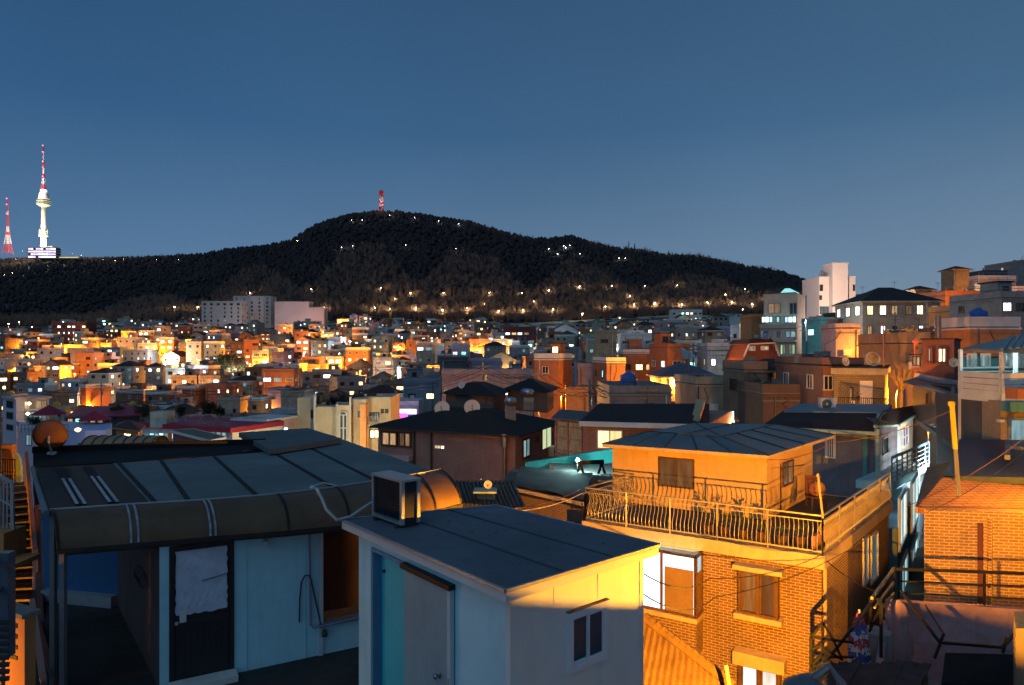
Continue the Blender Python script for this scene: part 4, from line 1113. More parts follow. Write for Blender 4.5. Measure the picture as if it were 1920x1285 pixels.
m = MB()
for k in (.34, .67): a_, b_ = A.lerp(B, k), D.lerp(C_, k); m.bar(a_+Vector((0,0,.004)), b_+Vector((0,0,.004)), .035, .008)
part('sheet_joint', m, mat('joint_dark', (.05,.06,.07), rough=.8), shed)
rl_ = random.Random(6)
for k in range(26):
    q = A.lerp(B, rl_.uniform(.05,.95)).lerp(D.lerp(C_, rl_.uniform(.05,.95)), rl_.uniform(.03,.97)); s_ = rl_.uniform(.012,.035); an = rl_.random()*3
    m = MB(); u = Vector((math.cos(an)*s_, math.sin(an)*s_, .004)); v = Vector((-math.sin(an)*s_*.5, math.cos(an)*s_*.5, 0)); q = q+Vector((0,0,.004)); m.add([q-u, q+v, q+u+Vector((0,0,.01)), q-v], [(0,1,2,3)])
    o = solo('fallen_leaf', m, BARK, 'dry fallen leaf lying on the flat roof of the panel shed', 'leaf', 'fallen leaves on the shed roof', fix=False)
# ---- air conditioner on the shed roof
p1, p0, p2 = PZ(697,973,zr), PZ(753,993,zr), PZ(783,990,zr)
dv = (p1-p0); dv.normalize(); nv = Vector((-dv.y, dv.x, 0)); nv = nv if nv.x > 0 else -nv
Wd = (p1-p0).length; Dp = .30; Hh = .64
ac = thing('air_conditioner', 'grey outdoor air-conditioning unit with dark coil grille standing on the shed roof', 'air conditioner', (p0.x, p0.y, zr))
q0, q1 = p0+nv*.0, p1
def rect(a, b, n_, k0, k1): return [a+n_*k0, b+n_*k0, b+n_*k1, a+n_*k1]
m = MB(); zb = zr+.05
m.prism(rect(p0+dv*.03, p1-dv*.03, nv, .03, Dp-.03), zb, zr+Hh-.03); part('coil', m, mat('ac_coil', (.012,.02,.035), rough=.6, var=.4, scale=8), ac)
m = MB(); f_ = .05
for e in (p0, p1-dv*f_):
    for k in (0, Dp-f_): m.prism(rect(e, e+dv*f_, nv, k, k+f_), zb, zr+Hh-.021)
for k in (0, Dp-f_): m.prism(rect(p0+dv*f_, p1-dv*f_, nv, k+.002, k+f_-.002), zb, zb+.05)
part('frame', m, ALU, ac)
m = MB(); m.prism(rect(p0-dv*.01, p1+dv*.01, nv, -.01, Dp+.01), zr+Hh-.02, zr+Hh+.01); part('top_cover', m, ALU, ac)
gm = MB()
for i in range(1, 12): z = zb+.04+i*.045; gm.bar(p0+dv*.05-nv*.004+Vector((0,0,z-zr)), p1-dv*.05-nv*.004+Vector((0,0,z-zr)), .006)
for i in range(1, 16): q = p0+dv*(.05+(Wd-.1)*i/16)-nv*.004; gm.bar(q+Vector((0,0,.07)), q+Vector((0,0,Hh-.03)), .004)
part('grille', gm, BLACKM, ac)
for e in (p0+dv*.08, p1-dv*.14):
    m = MB(); m.prism(rect(e, e+dv*.06, nv, -.03, Dp+.03), zr+.002, zr+.05); part('foot', m, TRIMD, ac)
m = MB(); s0 = p1+nv*.12+Vector((0,0,.12))
m.tube([s0, s0+Vector((-.12,.05,.08)), s0+Vector((-.25,.0,.0)), s0+Vector((-.38,-.12,-.08)), s0+Vector((-.55,-.22,-.10)), s0+Vector((-.72,-.12,.02)), s0+Vector((-.85,.1,.14)), s0+Vector((-1.0,.35,.22))], .022, 7)
part('refrigerant_hose', m, mat('hose_wrap', (.40,.40,.40), rough=.7), ac)

# ---- rooftop dwelling with the brown canopy
LIP = [PZ(105,1031,-2.80), PZ(250,1019,-2.80), PZ(400,1006,-2.8), PZ(530,996,-2.8), PZ(645,985,-2.8), PZ(750,970,-2.8), PZ(833,953,-2.8), PZ(866,944,-2.8)]
CRE = [PZ(94,957,-2.36), PZ(240,947,-2.36), PZ(385,938,-2.36), PZ(510,928,-2.36), PZ(622,915,-2.36), PZ(720,900,-2.36), PZ(795,887,-2.36), PZ(826,880,-2.36)]
dw = thing('rooftop_dwelling', 'rooftop dwelling with light blue walls and a curved brown canopy', 'dwelling', (LIP[2].x, LIP[2].y+1, -5))
POLY = mat('canopy_brown', (.145,.085,.050), rough=.5, var=.3, scale=1.1, bump=.35, bscale=3, spec=.2)
rows = []
for k in range(9):
    t_ = k/8*math.pi/2
    rows.append([(c+(l-c)*math.sin(t_))*1.0 for l, c in zip(LIP, CRE)])
    for i, r_ in enumerate(rows[-1]): r_.z = LIP[i].z+(CRE[i].z-LIP[i].z)*math.cos(t_)
m = MB(); m.grid([[tuple(p) for p in r_] for r_ in rows]+[])
can = part('canopy', m, POLY, dw, smooth=True, fix=False)
m = MB()
for a, b in zip(LIP, LIP[1:]): m.bar(a+Vector((0,0,-.03)), b+Vector((0,0,-.03)), .05, .06); m.bar(a+Vector((0,.05,-.085)), b+Vector((0,.05,-.085)), .03, .03)
part('lip_rail', m, mat('lip_dark', (.035,.03,.03), rough=.4, metal=.3), can)
m = MB()
for a, b in zip(CRE, CRE[1:]): m.bar(a+Vector((0,0,.012)), b+Vector((0,0,.012)), .03, .02)
part('ridge_rail', m, ALU, can)
def rib(i, k, mt, wdt=.035, lab=None):
    pts = []
    for r_ in rows:
        j = min(int(i), len(r_)-2); f = i-j; pts.append(Vector(r_[j])*(1-f)+Vector(r_[j+1])*f+Vector((0,-.01,.012)))
    m = MB()
    for a, b in zip(pts, pts[1:]): m.bar(a, b, wdt, .012)
    part('rib', m, mt, can, lab)
TAPE = mat('silver_tape', (.34,.36,.42), rough=.5, var=.5, scale=9)
for i, mt in ((.03,BLACKM),(.98,TAPE),(1.07,TAPE),(1.97,TAPE),(2.04,TAPE),(3.1,BLACKM),(4.1,BLACKM),(4.9,BLACKM),(5.8,BLACKM),(6.96,BLACKM)): rib(i, 0, mt, .03)
# flat part of the canopy roof, brown sheets then grey-blue membrane
zc = -2.36
bk = [PZ(68,877,zc), PZ(212,870,zc)]
cb = CRE[0]; cm_ = PZ(282,944,zc)
m = MB(); m.prism([V2(CRE[0]), V2(CRE[1]), V2(cm_), V2(bk[1]), V2(bk[0])], zc-.03, zc)
part('canopy_roof', m, mat('canopy_flat_brown', (.055,.040,.032), rough=.7, spec=.15, var=.2, scale=.8), dw)
mem = [cm_, CRE[2], CRE[3], CRE[4], CRE[5], PZ(795,887,zc), PZ(811,884,zc), PZ(634,822,zc), PZ(509,848,zc), PZ(360,860,zc), bk[1]]
m = MB(); m.prism([V2(p) for p in mem], zc-.06, zc+.012); part('roof', m, MEMB2, dw, 'grey-blue membrane roof with dark seams')
m = MB()
for (a, b) in (((222,869),(290,943)),((302,865),(352,939)),((402,858),(480,930)),((509,848),(622,914)),((575,838),(700,901)),((360,860),(634,822.5))):
    q0, q1 = PZ(*a, zc), PZ(*b, zc); m.bar(q0+Vector((0,0,.018)), q1+Vector((0,0,.018)), .07, .012)
part('seam', m, DARKR, dw)
for (a, b) in (((112,880),(152,948)),((163,876),(213,944))):
    q0, q1 = PZ(*a, zc), PZ(*b, zc); m = MB(); m.bar(q0+Vector((0,0,.01)), q1+Vector((0,0,.01)), .14, .02); part('batten', m, DARKR, dw)
    m = MB(); h0 = q0.lerp(q1, .35); m.bar(h0+Vector((-.06,0,.026)), q1+Vector((-.06,0,.026)), .045, .008); m.bar(h0+Vector((.06,0,.026)), q1+Vector((.06,0,.026)), .045, .008); part('tape', m, TAPE, dw)
# higher flat sheet behind
zh = -2.2
up = [PZ(509,844,zh), PZ(636,817,zh), PZ(575,803,zh), PZ(448,811,zh)]
up = [PZ(506,843,zh), PZ(640,822,zh), PZ(578,803,zh), PZ(448,811,zh)]
m = MB(); m.prism([V2(p) for p in up], zh-.12, zh); part('roof', m, MEMB, dw, 'higher grey-green roof sheet at the back')
m = MB(); m.prism([V2(p) for p in inset([V2(p) for p in up], .15)], -3.4, zh-.121); part('wall', m, WALL['khaki'], dw)
# dark parapet roof behind the canopy
k1, k2, k3, k4 = PZ(66,876,-2.42), PZ(506,849,-2.42), PZ(498,832,-2.3), PZ(62,848,-2.3)
m = MB(); m.hexa([Vector((p.x,p.y,-3.2)) for p in (k1,k2,k3,k4)], [k1,k2,k3,k4]); part('dark_roof', m, DARKR, dw, 'black bitumen strip behind the canopy')
m = MB(); m.bar(k4+Vector((0,0,.05)), k3+Vector((0,0,.05)), .12, .14); part('parapet', m, DARKR, dw)
# walls under the canopy
W0, W1 = XY(299,10.02), XY(442,10.50); W2 = XY(700,11.6)
wa = Face(W0, W2)
zt = -2.62
def fu(px): return wa.uz(px, 1100)[0]
m = MB()
wa.box(m, 0, fu(317), zf, zt, -.08, 0); wa.box(m, fu(317), fu(439), -2.92, zt, -.08, -.002)
wa.box(m, fu(439), fu(597), zf, zt, -.08, 0)
for px in (462, 572): wa.box(m, fu(px)-.006, fu(px)+.006, zf, zt, 0, .012)
part('wall', m, PANELW, dw, 'light blue panel wall with water stains')
zs = wa.uz(640, 1166)[1]
m = MB(); wa.box(m, fu(597)+.001, wa.L, zf, zs, -.08, 0); part('wall', m, PANELW, dw)
m = MB(); wa.box(m, fu(603), wa.L, zs+.05, zt, -.5, -.45); part('wall', m, mat('rusty_board', (.045,.018,.010), var=.6, scale=1.3, streak=.6), dw, 'rusty brown boarded recess')
m = MB(); wa.box(m, fu(597)+.002, fu(605), zf, zt, -.06, .04); part('post', m, FASC, dw)
m = MB(); wa.box(m, fu(597), wa.L, zs, zs+.05, -.1, .06); part('sill', m, PIPEM, dw)
# entrance door with paper on its glass
e0, e1 = fu(318), fu(438)
DFR = mat('door_frame_dark', (.022,.02,.024), rough=.5)
m = MB(); wa.box(m, e0, e0+.06, zf, -2.93, -.07, .03); wa.box(m, e1-.06, e1, zf, -2.93, -.07, .03); wa.box(m, e0+.06, e1-.06, -3.0, -2.93, -.07, .03)
fd = part('entrance_door', m, DFR, dw, 'dark entrance door with white paper taped over its glass')
m = MB(); wa.box(m, e0+.062, e1-.062, zf+.03, -3.002, -.05, -.01)
for i in range(9): uu = e0+.1+(e1-e0-.2)*i/8; wa.box(m, uu-.012, uu+.012, zf+.06, -4.12, -.01, .002)
wa.box(m, e0+.07, e1-.07, -4.12, -4.03, -.01, .008)
part('door_leaf', m, mat('door_dark', (.03,.027,.032), rough=.5), fd)
ua, zA = wa.uz(329, 1028); ub, zB = wa.uz(426, 1140)
m = MB(); rn = random.Random(2); nu, nv_ = 14, 16; rws = []
for j in range(nv_+1):
    rws.append([tuple(wa.pt(ua+(ub-ua)*i/nu+(rn.uniform(-.012,.012) if j in (0,nv_) or i in (0,nu) else 0), zB+(zA-zB)*j/nv_+(rn.uniform(-.015,.015) if j in (0,nv_) else 0), .004+.006*rn.random())) for i in range(nu+1)])
m.grid(rws); part('paper_sheet', m, mat('paper_white', (.56,.60,.72), rough=.8, var=.18, scale=5, bump=.4, bscale=9), fd, fix=False)
m = MB(); m.bar(wa.pt(ua+.35, (zA+zB)/2-.03, .02), wa.pt(ub, (zA+zB)/2+.03, .02), .014, .006); part('tape', m, TRIMD, fd)
m = MB(); lu_, lz_ = wa.uz(343, 1157); wa.box(m, lu_-.045, lu_+.045, lz_-.075, lz_+.075, -.008, .03); part('door_lock', m, TRIMW, fd)
hu_, hz_ = wa.uz(331, 1168); m = MB(); m.lathe(wa.pt(hu_, hz_, -.01), [(.03,0),(.012,.012),(.012,.04),(.03,.05),(.02,.075)], 10, (wa.n.x, wa.n.y, 0)); part('handle', m, ALU, fd)
m = MB(); wa.box(m, e0-.02, e1+.03, zf+.0, zf+.09, .02, .3); part('doorstep', m, TRIMW, dw)
# side wall and blue back wall of the porch
S0 = W0; S1 = XY(221,13.3); Bk0 = XY(112,13.6)
sw = Face(S1, S0)
m = MB(); m.prism([V2(S0), V2(S0+Vector((.08,.05))), V2(S1+Vector((.08,.05))), V2(S1)], zf, zt); part('side_wall', m, mat('porch_brown', (.085,.058,.052), var=.3, scale=1), dw)
bw = Face(Bk0, S1)
m = MB(); bw.box(m, -.4, bw.L, zf+.22, -2.7, -.06, 0); part('wall', m, mat('porch_blue', (.022,.10,.24), var=.15, rough=.6), dw, 'deep blue back wall of the porch')
m = MB(); bw.box(m, -.3, bw.L-.02, zf, zf+.22, -.06, .15); part('kerb', m, mat('kerb_pale', (.25,.27,.30)), dw)
cu = []
for i in range(40): a = i*.8; cu.append(wa.pt(-.28+.06*math.cos(a)+.002*i, -3.2+.10*math.sin(a)-.004*i, .05+.001*i))
m = MB(); m.tube(cu, .008, 5); part('cable_coil', m, BLACKM, dw)
# posts of the porch
pA = LIP[0]
for q in (pA+Vector((.06,.06,0)), PZ(72,880,-2.4)+Vector((.35,-3.0,0)), CRE[0]+Vector((-.02,.1,0))):
    m = MB(); m.bar((q.x,q.y,-7.5), (q.x,q.y,zc-.05 if q.y > pA.y+.3 else -2.83), .07); part('post', m, PIPEM, dw)
m = MB(); m.tube([CRE[0]+Vector((-.06,0,-.05)), PZ(62,873,-2.42)+Vector((0,0,-.05))], .05, 8); part('gutter', m, PIPEM, dw)
# pipes on the wall
pu, pz = wa.uz(567, 1078)
def wpt(px, py, off=.05): u_, z_ = wa.uz(px, py); return wa.pt(u_, z_, off)
m = MB(); m.tube([wpt(560,1165), wpt(561,1120), wpt(564,1090), wpt(570,1078), wpt(576,1076,.09), wpt(582,1085), wpt(588,1115), wpt(596,1150), wpt(600,1170)], .013, 7); part('hose', m, mat('hose_dark', (.05,.05,.055), rough=.5), dw)
m = MB(); m.tube([wpt(579,1000), wpt(580,1080), wpt(581,1170), wpt(586,1174,.08), wpt(605,1170,.09), wpt(688,1150,.1)], .018, 8); part('water_pipe', m, mat('pipe_lilac', (.24,.22,.30), rough=.5), dw)
m = MB(); m.lathe(wpt(606,1184,.09), [(.012,-.06),(.045,-.05),(.05,.0),(.03,.05)], 10); part('tap', m, TRIMD, dw)
m = MB(); m.lathe(wpt(497,1014,.0), [(.04,0),(.045,.12),(.03,.14)], 10, (wa.n.x, wa.n.y, -.3)); m.tube([wpt(490,1008,.04), wpt(497,1018,.12), wpt(508,1006,.04)], .012, 6); part('wall_lamp', m, TRIMW, dw)
m = MB(); lp = PZ(587,925,-2.45); m.lathe(lp+Vector((0,-.05,0)), [(.02,.14),(.05,.10),(.06,.0),(.03,-.03)], 10); m.tube([lp+Vector((0,0,.12)), lp+Vector((.15,.1,.16)), lp+Vector((.4,.1,.1)), lp+Vector((.6,-.2,-.1)), lp+Vector((.75,-.5,-.35))], .012, 6); part('canopy_lamp', m, DISHM, dw)
m = MB(); q = [V2(XY(60,9.0)), V2(XY(560,8.3)), V2(XY(1000,8.3)), V2(XY(860,13.5)), V2(XY(60,14.2))]
m.prism(q, zf-.3, zf-.002); part('terrace_floor', m, FLOORT, dw)
# building body below
m = MB(); m.prism([V2(XY(20,9.6)), V2(XY(400,7.5)), V2(XY(1010,7.9)), V2(XY(900,13.2)), V2(XY(600,17.5)), V2(XY(80,15.6))], -12, zf-.31); part('lower_wall', m, WALL['brown brick'], dw)

# ---- satellite dish at the back edge, orange lamp light put into its colour
q = PZ(96,850,-2.28)
t = thing('satellite_dish', 'orange-lit satellite dish seen from behind on the dark parapet', 'satellite dish', q)
ax = Vector((-.35,.93,.12)).normalized(); c0 = q+Vector((-.0,-.05,.40))
m = MB(); prof = [(.01,-.065),(.10,-.06),(.20,-.035),(.28,.0),(.34,.05),(.325,.055),(.24,.012),(.17,-.022),(.09,-.045),(.01,-.05)]
m.lathe(c0, prof, 28, ax); d_ = part('dish', m, mat('dish_lit_orange', (.22,.085,.035), rough=.6, var=.25, scale=3), t, smooth=True)
m = MB(); m.tube([c0-ax*.06, c0-ax*.1+Vector((.0,0,-.12)), q+Vector((.03,0,-.05))], .022, 8); m.box(q+Vector((.02,0,.0)), (.16,.12,.05), .3); part('mount', m, ALU, t)
m = MB(); m.tube([q+Vector((.0,-.06,.04)), c0+ax*.25+Vector((0,0,-.28)), c0+ax*.36+Vector((0,0,-.05))], .012, 6); m.box(c0+ax*.36, (.05,.05,.08)); part('feed_arm', m, ALU, t)

# ---- stairs climbing away at the west side
st = thing('concrete_stairs', 'narrow concrete stairs climbing beside the rooftop dwelling', 'stairs', PZ(60,1120,-5.6))
N_ = 16; m = MB()
STC = mat('stair_concrete', (.22,.17,.14), var=.35, scale=2, bump=.3)
zs0, zs1 = -5.9, -3.95
P0l, P0r = PZ(34,1180,zs0), PZ(66,1180,zs0); P1l, P1r = PZ(10,908,zs1), PZ(57,903,zs1)
for i in range(N_):
    a0, a1 = i/N_, (i+1)/N_; z = zs0+(zs1-zs0)*(i+1)/N_
    L0, R0, L1, R1 = P0l.lerp(P1l,a0), P0r.lerp(P1r,a0), P0l.lerp(P1l,a1+.02), P0r.lerp(P1r,a1+.02)
    L0.x -= .8*(1-a0)*.2; L1.x -= .8*(1-a1)*.2
    m.prism([V2(L0), V2(R0), V2(R1), V2(L1)], z-.6, z)
    m.prism([V2(L0+Vector((0,-.03,0))), V2(R0+Vector((0,-.03,0))), V2(R0+Vector((0,.03,0))), V2(L0+Vector((0,.03,0)))], z-.03, z+.004)
part('steps', m, STC, st)
m = MB(); h0, h1 = PZ(68,1030,-5.0), PZ(50,852,-3.1)
h0 = P(66,1030,14.3); h1 = P(50,850,19.0)
m.bar(h0, h1, .07, .10); m.bar(h0, h0+Vector((0,0,-1.6)), .07); m.bar(h1, h1+Vector((0,0,-.9)), .07)
for i in range(1, 9): q = h0.lerp(h1, i/9); m.bar(q, q+Vector((0,0,-.85)), .03)
part('handrail', m, mat('rail_pink', (.40,.22,.18), rough=.5), st)
m = MB(); m.prism([V2(P(70,1200,12.5)), V2(P(82,1200,12.6)), V2(P(72,900,19.5)), V2(P(64,900,19.4))], -9, [-5.0,-5.0,-3.75,-3.75]); part('side_wall', m, WALL['maroon'], st)
# junk yard wall and things below the stairs, lit orange
t = thing('alley_wall', 'dark red sloping alley wall below the porch posts', 'wall', P(60,1285,9))
m = MB(); m.prism([V2(XY(62,12.4)), V2(XY(140,8.4)), V2(XY(150,8.4)), V2(XY(76,12.4))], -9, [-4.95,-4.9,-4.9,-4.95]); part('wall', m, mat('alley_red', (.20,.06,.04), streak=.4), t)
m = MB(); m.bar(P(60,1125,12.4), P(82,1285,9.6), .08, .06); part('coping', m, mat('rail_pink', (.40,.22,.18)), t)
t = thing('brick_hut', 'orange-lit gatepost hut with dark lattice openings at the foot of the stairs', 'hut', P(20,1280,9))
fc = Face(XY(10,9.35), XY(46,9.15)); m = MB()
fc.box(m, 0, fc.L, -9, fc.uz(12,1148)[1], -.14, 0); part('wall', m, WALL['orange'], t)
for k in range(4):
    u0_, z1_ = fc.uz(16, 1165+k*20); u1_, z0_ = fc.uz(33, 1178+k*20); m = MB(); fc.box(m, u0_, u1_, z0_, z1_, -.002, .012)
    part('vent', m, BLACKM, t)
m = MB(); fc.box(m, -.05, fc.L+.05, fc.uz(12,1148)[1], fc.uz(12,1140)[1], -.18, .06); part('roof', m, CONC, t)
t = thing('steel_stair_railing', 'blue-grey steel railing post and handrail at the western edge', 'railing', P(12,1200,8.5))
m = MB(); m.bar(P(12,1230,8.3), P(12,1035,8.3), .13); m.bar(P(-30,1058,8.0), P(22,1058,8.3), .06); m.bar(P(-40,1130,7.8), P(16,1095,8.4), .05); part('post', m, mat('post_blue', (.08,.11,.15), rough=.5), t)
t = thing('corrugated_awning', 'dark corrugated awning in the lower west corner', 'awning', P(0,1200,7.4))
m = MB()
for i in range(9): a = P(-60, 1165+i*14, 8-i*.12); b = P(18-i*.0, 1168+i*13, 8.2-i*.12); m.bar(a, b, .07, .03)
part('sheet', m, TRIMD, t)
# upper west: railing, orange box, pale gate
t = thing('balcony_railing', 'thin metal railing with an orange-lit box at the western edge', 'railing', P(8,1050,11))
m = MB(); tp = [P(-20,880,11), P(22,905,11), P(24,1000,11)]
m.bar(tp[0], tp[1], .04); m.bar(tp[1], P(26,1000,11), .035); m.bar(P(-20,925,11), P(24,950,11), .03)
for i in range(6): m.bar(P(-14+i*7,886+i*4,11), P(-14+i*7,990,11), .02)
part('rails', m, ALU, t)
m = MB(); m.box(P(4,1022,11), (.42,.5,.5)); part('box', m, WALL['orange'], t); m = MB(); m.box(P(8,1052,10.8), (.75,.6,.07)); part('shelf', m, WALL['orange'], t)
t = thing('garden_gate', 'small orange gate wall with pale arched panel above the stairs', 'gate', P(25,900,20))
m = MB(); m.box(P(14,868,20.5), (.42,.2,1.1)); part('pillar', m, WALL['orange'], t)
m = MB(); pts = [P(30,905,20), P(38,905,20), P(38,880,20), P(36,862,20), P(30,850,20), P(26,848,20)]
m.add([p for p in pts]+[p+Vector((0,.1,0)) for p in pts], [tuple(range(6)), tuple(range(11,5,-1))]+[(i,(i+1)%6,6+(i+1)%6,6+i) for i in range(6)]); part('arched_panel', m, WALL['mint'], t)
m = MB()
for i in range(7): m.bar(P(1+i*4.5,903,19.8), P(1+i*4.5,862,19.8), .02)
m.bar(P(0,862,19.8), P(30,862,19.8), .03); m.bar(P(0,885,19.8), P(30,885,19.8), .02); part('railing', m, BLACKM, t)
t = thing('brick_wall', 'dark brick house corner at the far west edge of the view', 'wall', P(-10,900,16))
m = MB(); m.prism([XY(-60,14), XY(2,14), XY(3,20), XY(-60,20)], -9, -1.2); part('wall', m, WALL['brown brick'], t)
# ================================================================== brick house with the wrought balcony
zl = -5.2
L_, K_, R_ = PZ(1091,977,zl), PZ(1546,1044,zl), PZ(1674,940,zl)
BRK = brick('brick_glow', (.25,.115,.05), (.17,.075,.033), (.46,.34,.19), bw=.215, bh=.076, ms=.0115, var=.4)
BRK2 = brick('brick_yellow', (.40,.21,.08), (.30,.15,.06), (.60,.46,.27), bw=.24, bh=.082, ms=.0125, var=.3)
LEDGE = mat('ledge_cream', (.56,.39,.20), var=.2, streak=.3)
STUC = mat('stucco_tan', (.62,.38,.14), var=.18, scale=.9, streak=.25, bump=.08)
bh = thing('brick_house', 'brick house with wrought balcony railing and hip-roofed rooftop room lit orange', 'house', (K_.x-2, K_.y+3, -13))
M_ = L_+R_-K_
foot = [V2(L_), V2(K_), V2(R_), V2(M_)]
m = MB(); m.prism(foot, zl-.34, zl); part('ledge', m, LEDGE, bh)
m = MB(); m.prism(inset(foot, .25), zl+.001, zl+.02); part('terrace_floor', m, mat('terrace_green', (.06,.055,.04), var=.4, scale=1), bh)
wf = inset(foot, [.12,.10,.1,.1])
m = MB(); m.prism(wf, -13.5, zl-.341); part('wall', m, BRK, bh)
FF = Face(wf[0], wf[1]); FR = Face(wf[1], wf[2])
# corner drain pipe and cable
m = MB(); m.tube([FR.pt(.12,zl-.35,.05), FR.pt(.12,-13,.05)], .045, 8); part('drain_pipe', m, LEDGE, bh)
# railing
GOLD = mat('rail_brass', (.50,.42,.30), rough=.4, metal=.35, var=.2)
def belly(mb, base, out, h):
    pts = []
    for k in range(8):
        t_ = k/7; pts.append(base+out*(.085*math.sin(t_*math.pi*2+.3)*1.0-.02)+Vector((0,0,.10+(h-.16)*t_)))
    for a, b in zip(pts, pts[1:]): mb.bar(a, b, .015)
def railing(a, b, parent, posts, hgt_=1.0, sp=.112):
    a = a.copy(); b = b.copy(); d = (b-a); Ln = d.length; d.normalize(); out = Vector((d.y,-d.x,0))
    m = MB(); m.bar(a+Vector((0,0,hgt_)), b+Vector((0,0,hgt_)), .045, .035); m.bar(a+Vector((0,0,.09)), b+Vector((0,0,.09)), .035); m.bar(a+Vector((0,0,hgt_-.14)), b+Vector((0,0,hgt_-.14)), .025)
    r_ = part('railing', m, GOLD, parent)
    for k in range(posts+1):
        m = MB(); q = a+d*(Ln*k/posts); m.bar(q, q+Vector((0,0,hgt_+.02)), .032); part('post', m, GOLD, r_)
    m = MB(); n = int(Ln/sp)
    for k in range(1, n): belly(m, a+d*(Ln*k/n), out, hgt_-.06)
    part('baluster', m, GOLD, r_)
ri = [Vector((*p, zl)) for p in inset(foot, .07)]
railing(ri[0], ri[1], bh, 5); railing(ri[1], ri[2], bh, 5)
kb = ri[0].lerp(ri[3], .62); railing(kb, ri[0], bh, 2)
m = MB()
for k in range(34):
    t_ = k/33; q = ri[1].lerp(ri[2], .02+.95*t_)+Vector((-.45,.35,0)); m.bar(q, q+Vector((0,0,.55)), .3, .02) if k % 3 == 0 else None
# tan low inner wall along the side railing
q0, q1 = ri[1]+Vector((.05,.5,0)), ri[2]+Vector((-.25,-.1,0)); n_ = Vector(((q1-q0).y, -(q1-q0).x, 0)).normalized()
m = MB(); m.hexa([q0-n_*.1, q1-n_*.1, q1-n_*.02, q0-n_*.02], [q0-n_*.1+Vector((0,0,.34)), q1-n_*.1+Vector((0,0,.34)), q1-n_*.02+Vector((0,0,.34)), q0-n_*.02+Vector((0,0,.34))]); part('kerb', m, WALL['orange'], bh)
# pots on the terrace
rp_ = random.Random(8)
POT = mat('pot_clay', (.10,.05,.03)); 
for k in range(6):
    q = ri[0].lerp(ri[1], .55+.075*k)+Vector((.2,.42+.1*(k % 2),0)); t = thing('potted_plant', 'potted plant standing behind the wrought balcony railing', 'plant', q, 'potted plants on the balcony')
    m = MB(); m.lathe(q, [(.10,.02),(.15,.26),(.16,.28),(.12,.27)], 10); part('pot', m, POT, t)
    m = MB()
    for j in range(60):
        v = Vector((rp_.gauss(0,1), rp_.gauss(0,1), rp_.gauss(.5,1))).normalized()*rp_.uniform(.05,.24); o_ = q+Vector((0,0,.42))+v
        s = .05; m.add([o_, o_+Vector((rp_.gauss(0,s),rp_.gauss(0,s),rp_.gauss(0,s))), o_+Vector((rp_.gauss(0,s),rp_.gauss(0,s),rp_.gauss(0,s)))], [(0,1,2)])
    part('foliage', m, LEAFG, t, fix=False)
# rooftop room
ph_c = XY(1438,20.7); dfr = (wf[0][0]-wf[1][0], wf[0][1]-wf[1][1]); dl_ = Vector(dfr).normalized(); dr_ = (Vector(wf[2])-Vector(wf[1])).normalized()
pw = ph_c+dl_*5.05; pr = ph_c+dr_*4.6
pk_ = pw+(pr-ph_c)
PF = Face(pw, ph_c); PR = Face(ph_c, pr); ze = -3.27
m = MB(); m.prism([pw, ph_c, pr, pk_], zl+.02, ze); part('upper_wall', m, STUC, bh)
E = [PZ(1129.5,838.5,-3.27), PZ(1442,861,-3.27), PZ(1566,821,-3.27)]; E.append(E[0]+E[2]-E[1])
T = [PZ(1216,809.5,-2.92), PZ(1353,819,-2.92), PZ(1453,796,-2.92), PZ(1302,793,-2.92)]
m = MB(); m.hexa([e for e in E], [e+Vector((0,0,.10)) for e in E]); part('eaves', m, LEDGE, bh)
zo = Vector((0,0,.101)); E2 = [e+zo for e in E]
m = MB(); m.add(E2+T, [(0,1,5,4),(1,2,6,5),(2,3,7,6),(3,0,4,7),(4,5,6,7)])
RSH = mat('roof_sheet_blue', (.145,.19,.20), rough=.65, var=.28, scale=.8, bump=.1, bscale=12)
part('roof', m, RSH, bh, fix=True)
m = MB(); up_ = Vector((0,0,.012))
for a, b, c, d, n in ((E2[0],E2[1],T[0],T[1],5),(E2[1],E2[2],T[1],T[2],4)):
    for k in range(1, n): m.bar(a.lerp(b, k/n)+up_, c.lerp(d, k/n)+up_, .05, .03)
for a, b in zip(E2[:3], T[:3]): m.bar(a+up_, b+up_, .06, .035)
for a, b in ((T[0],T[1]),(T[1],T[2]),(T[0].lerp(T[1],.5),T[3].lerp(T[2],.5)),(T[1],T[3])): m.bar(a+up_, b+up_, .045, .025)
part('seam', m, mat('seam_dark', (.035,.042,.05), rough=.6), bh)
GD = panes('pane_night_brown', (1.0,.5,.18), .10, dark=(.04,.022,.012), scale=3)
winpx(PF, 1235, 856, 1302, 918, bh, BROWNF, GD, fw=.05, mull=(.52,), dep=.05)
winpx(PR, 1466, 868, 1486, 905, bh, BROWNF, GD, fw=.05, mull=(.5,), dep=.05)
m = MB(); m.tube([PR.pt(.5,-3.5,.25), PR.pt(.5,-5.1,.25)], .018, 6); m.tube([PR.pt(.35,-3.62,.3), PR.pt(1.9,-3.7,.5)], .015, 6); part('laundry_pole', m, BLACKM, bh)
# pale pole leaning on the railing corner
m = MB(); m.tube([P(1543,972,16.95), P(1533,888,17.0)], .03, 8); solo('broom_pole', m, LEDGE, 'pale pole standing upright at the corner of the wrought balcony railing', 'pole')
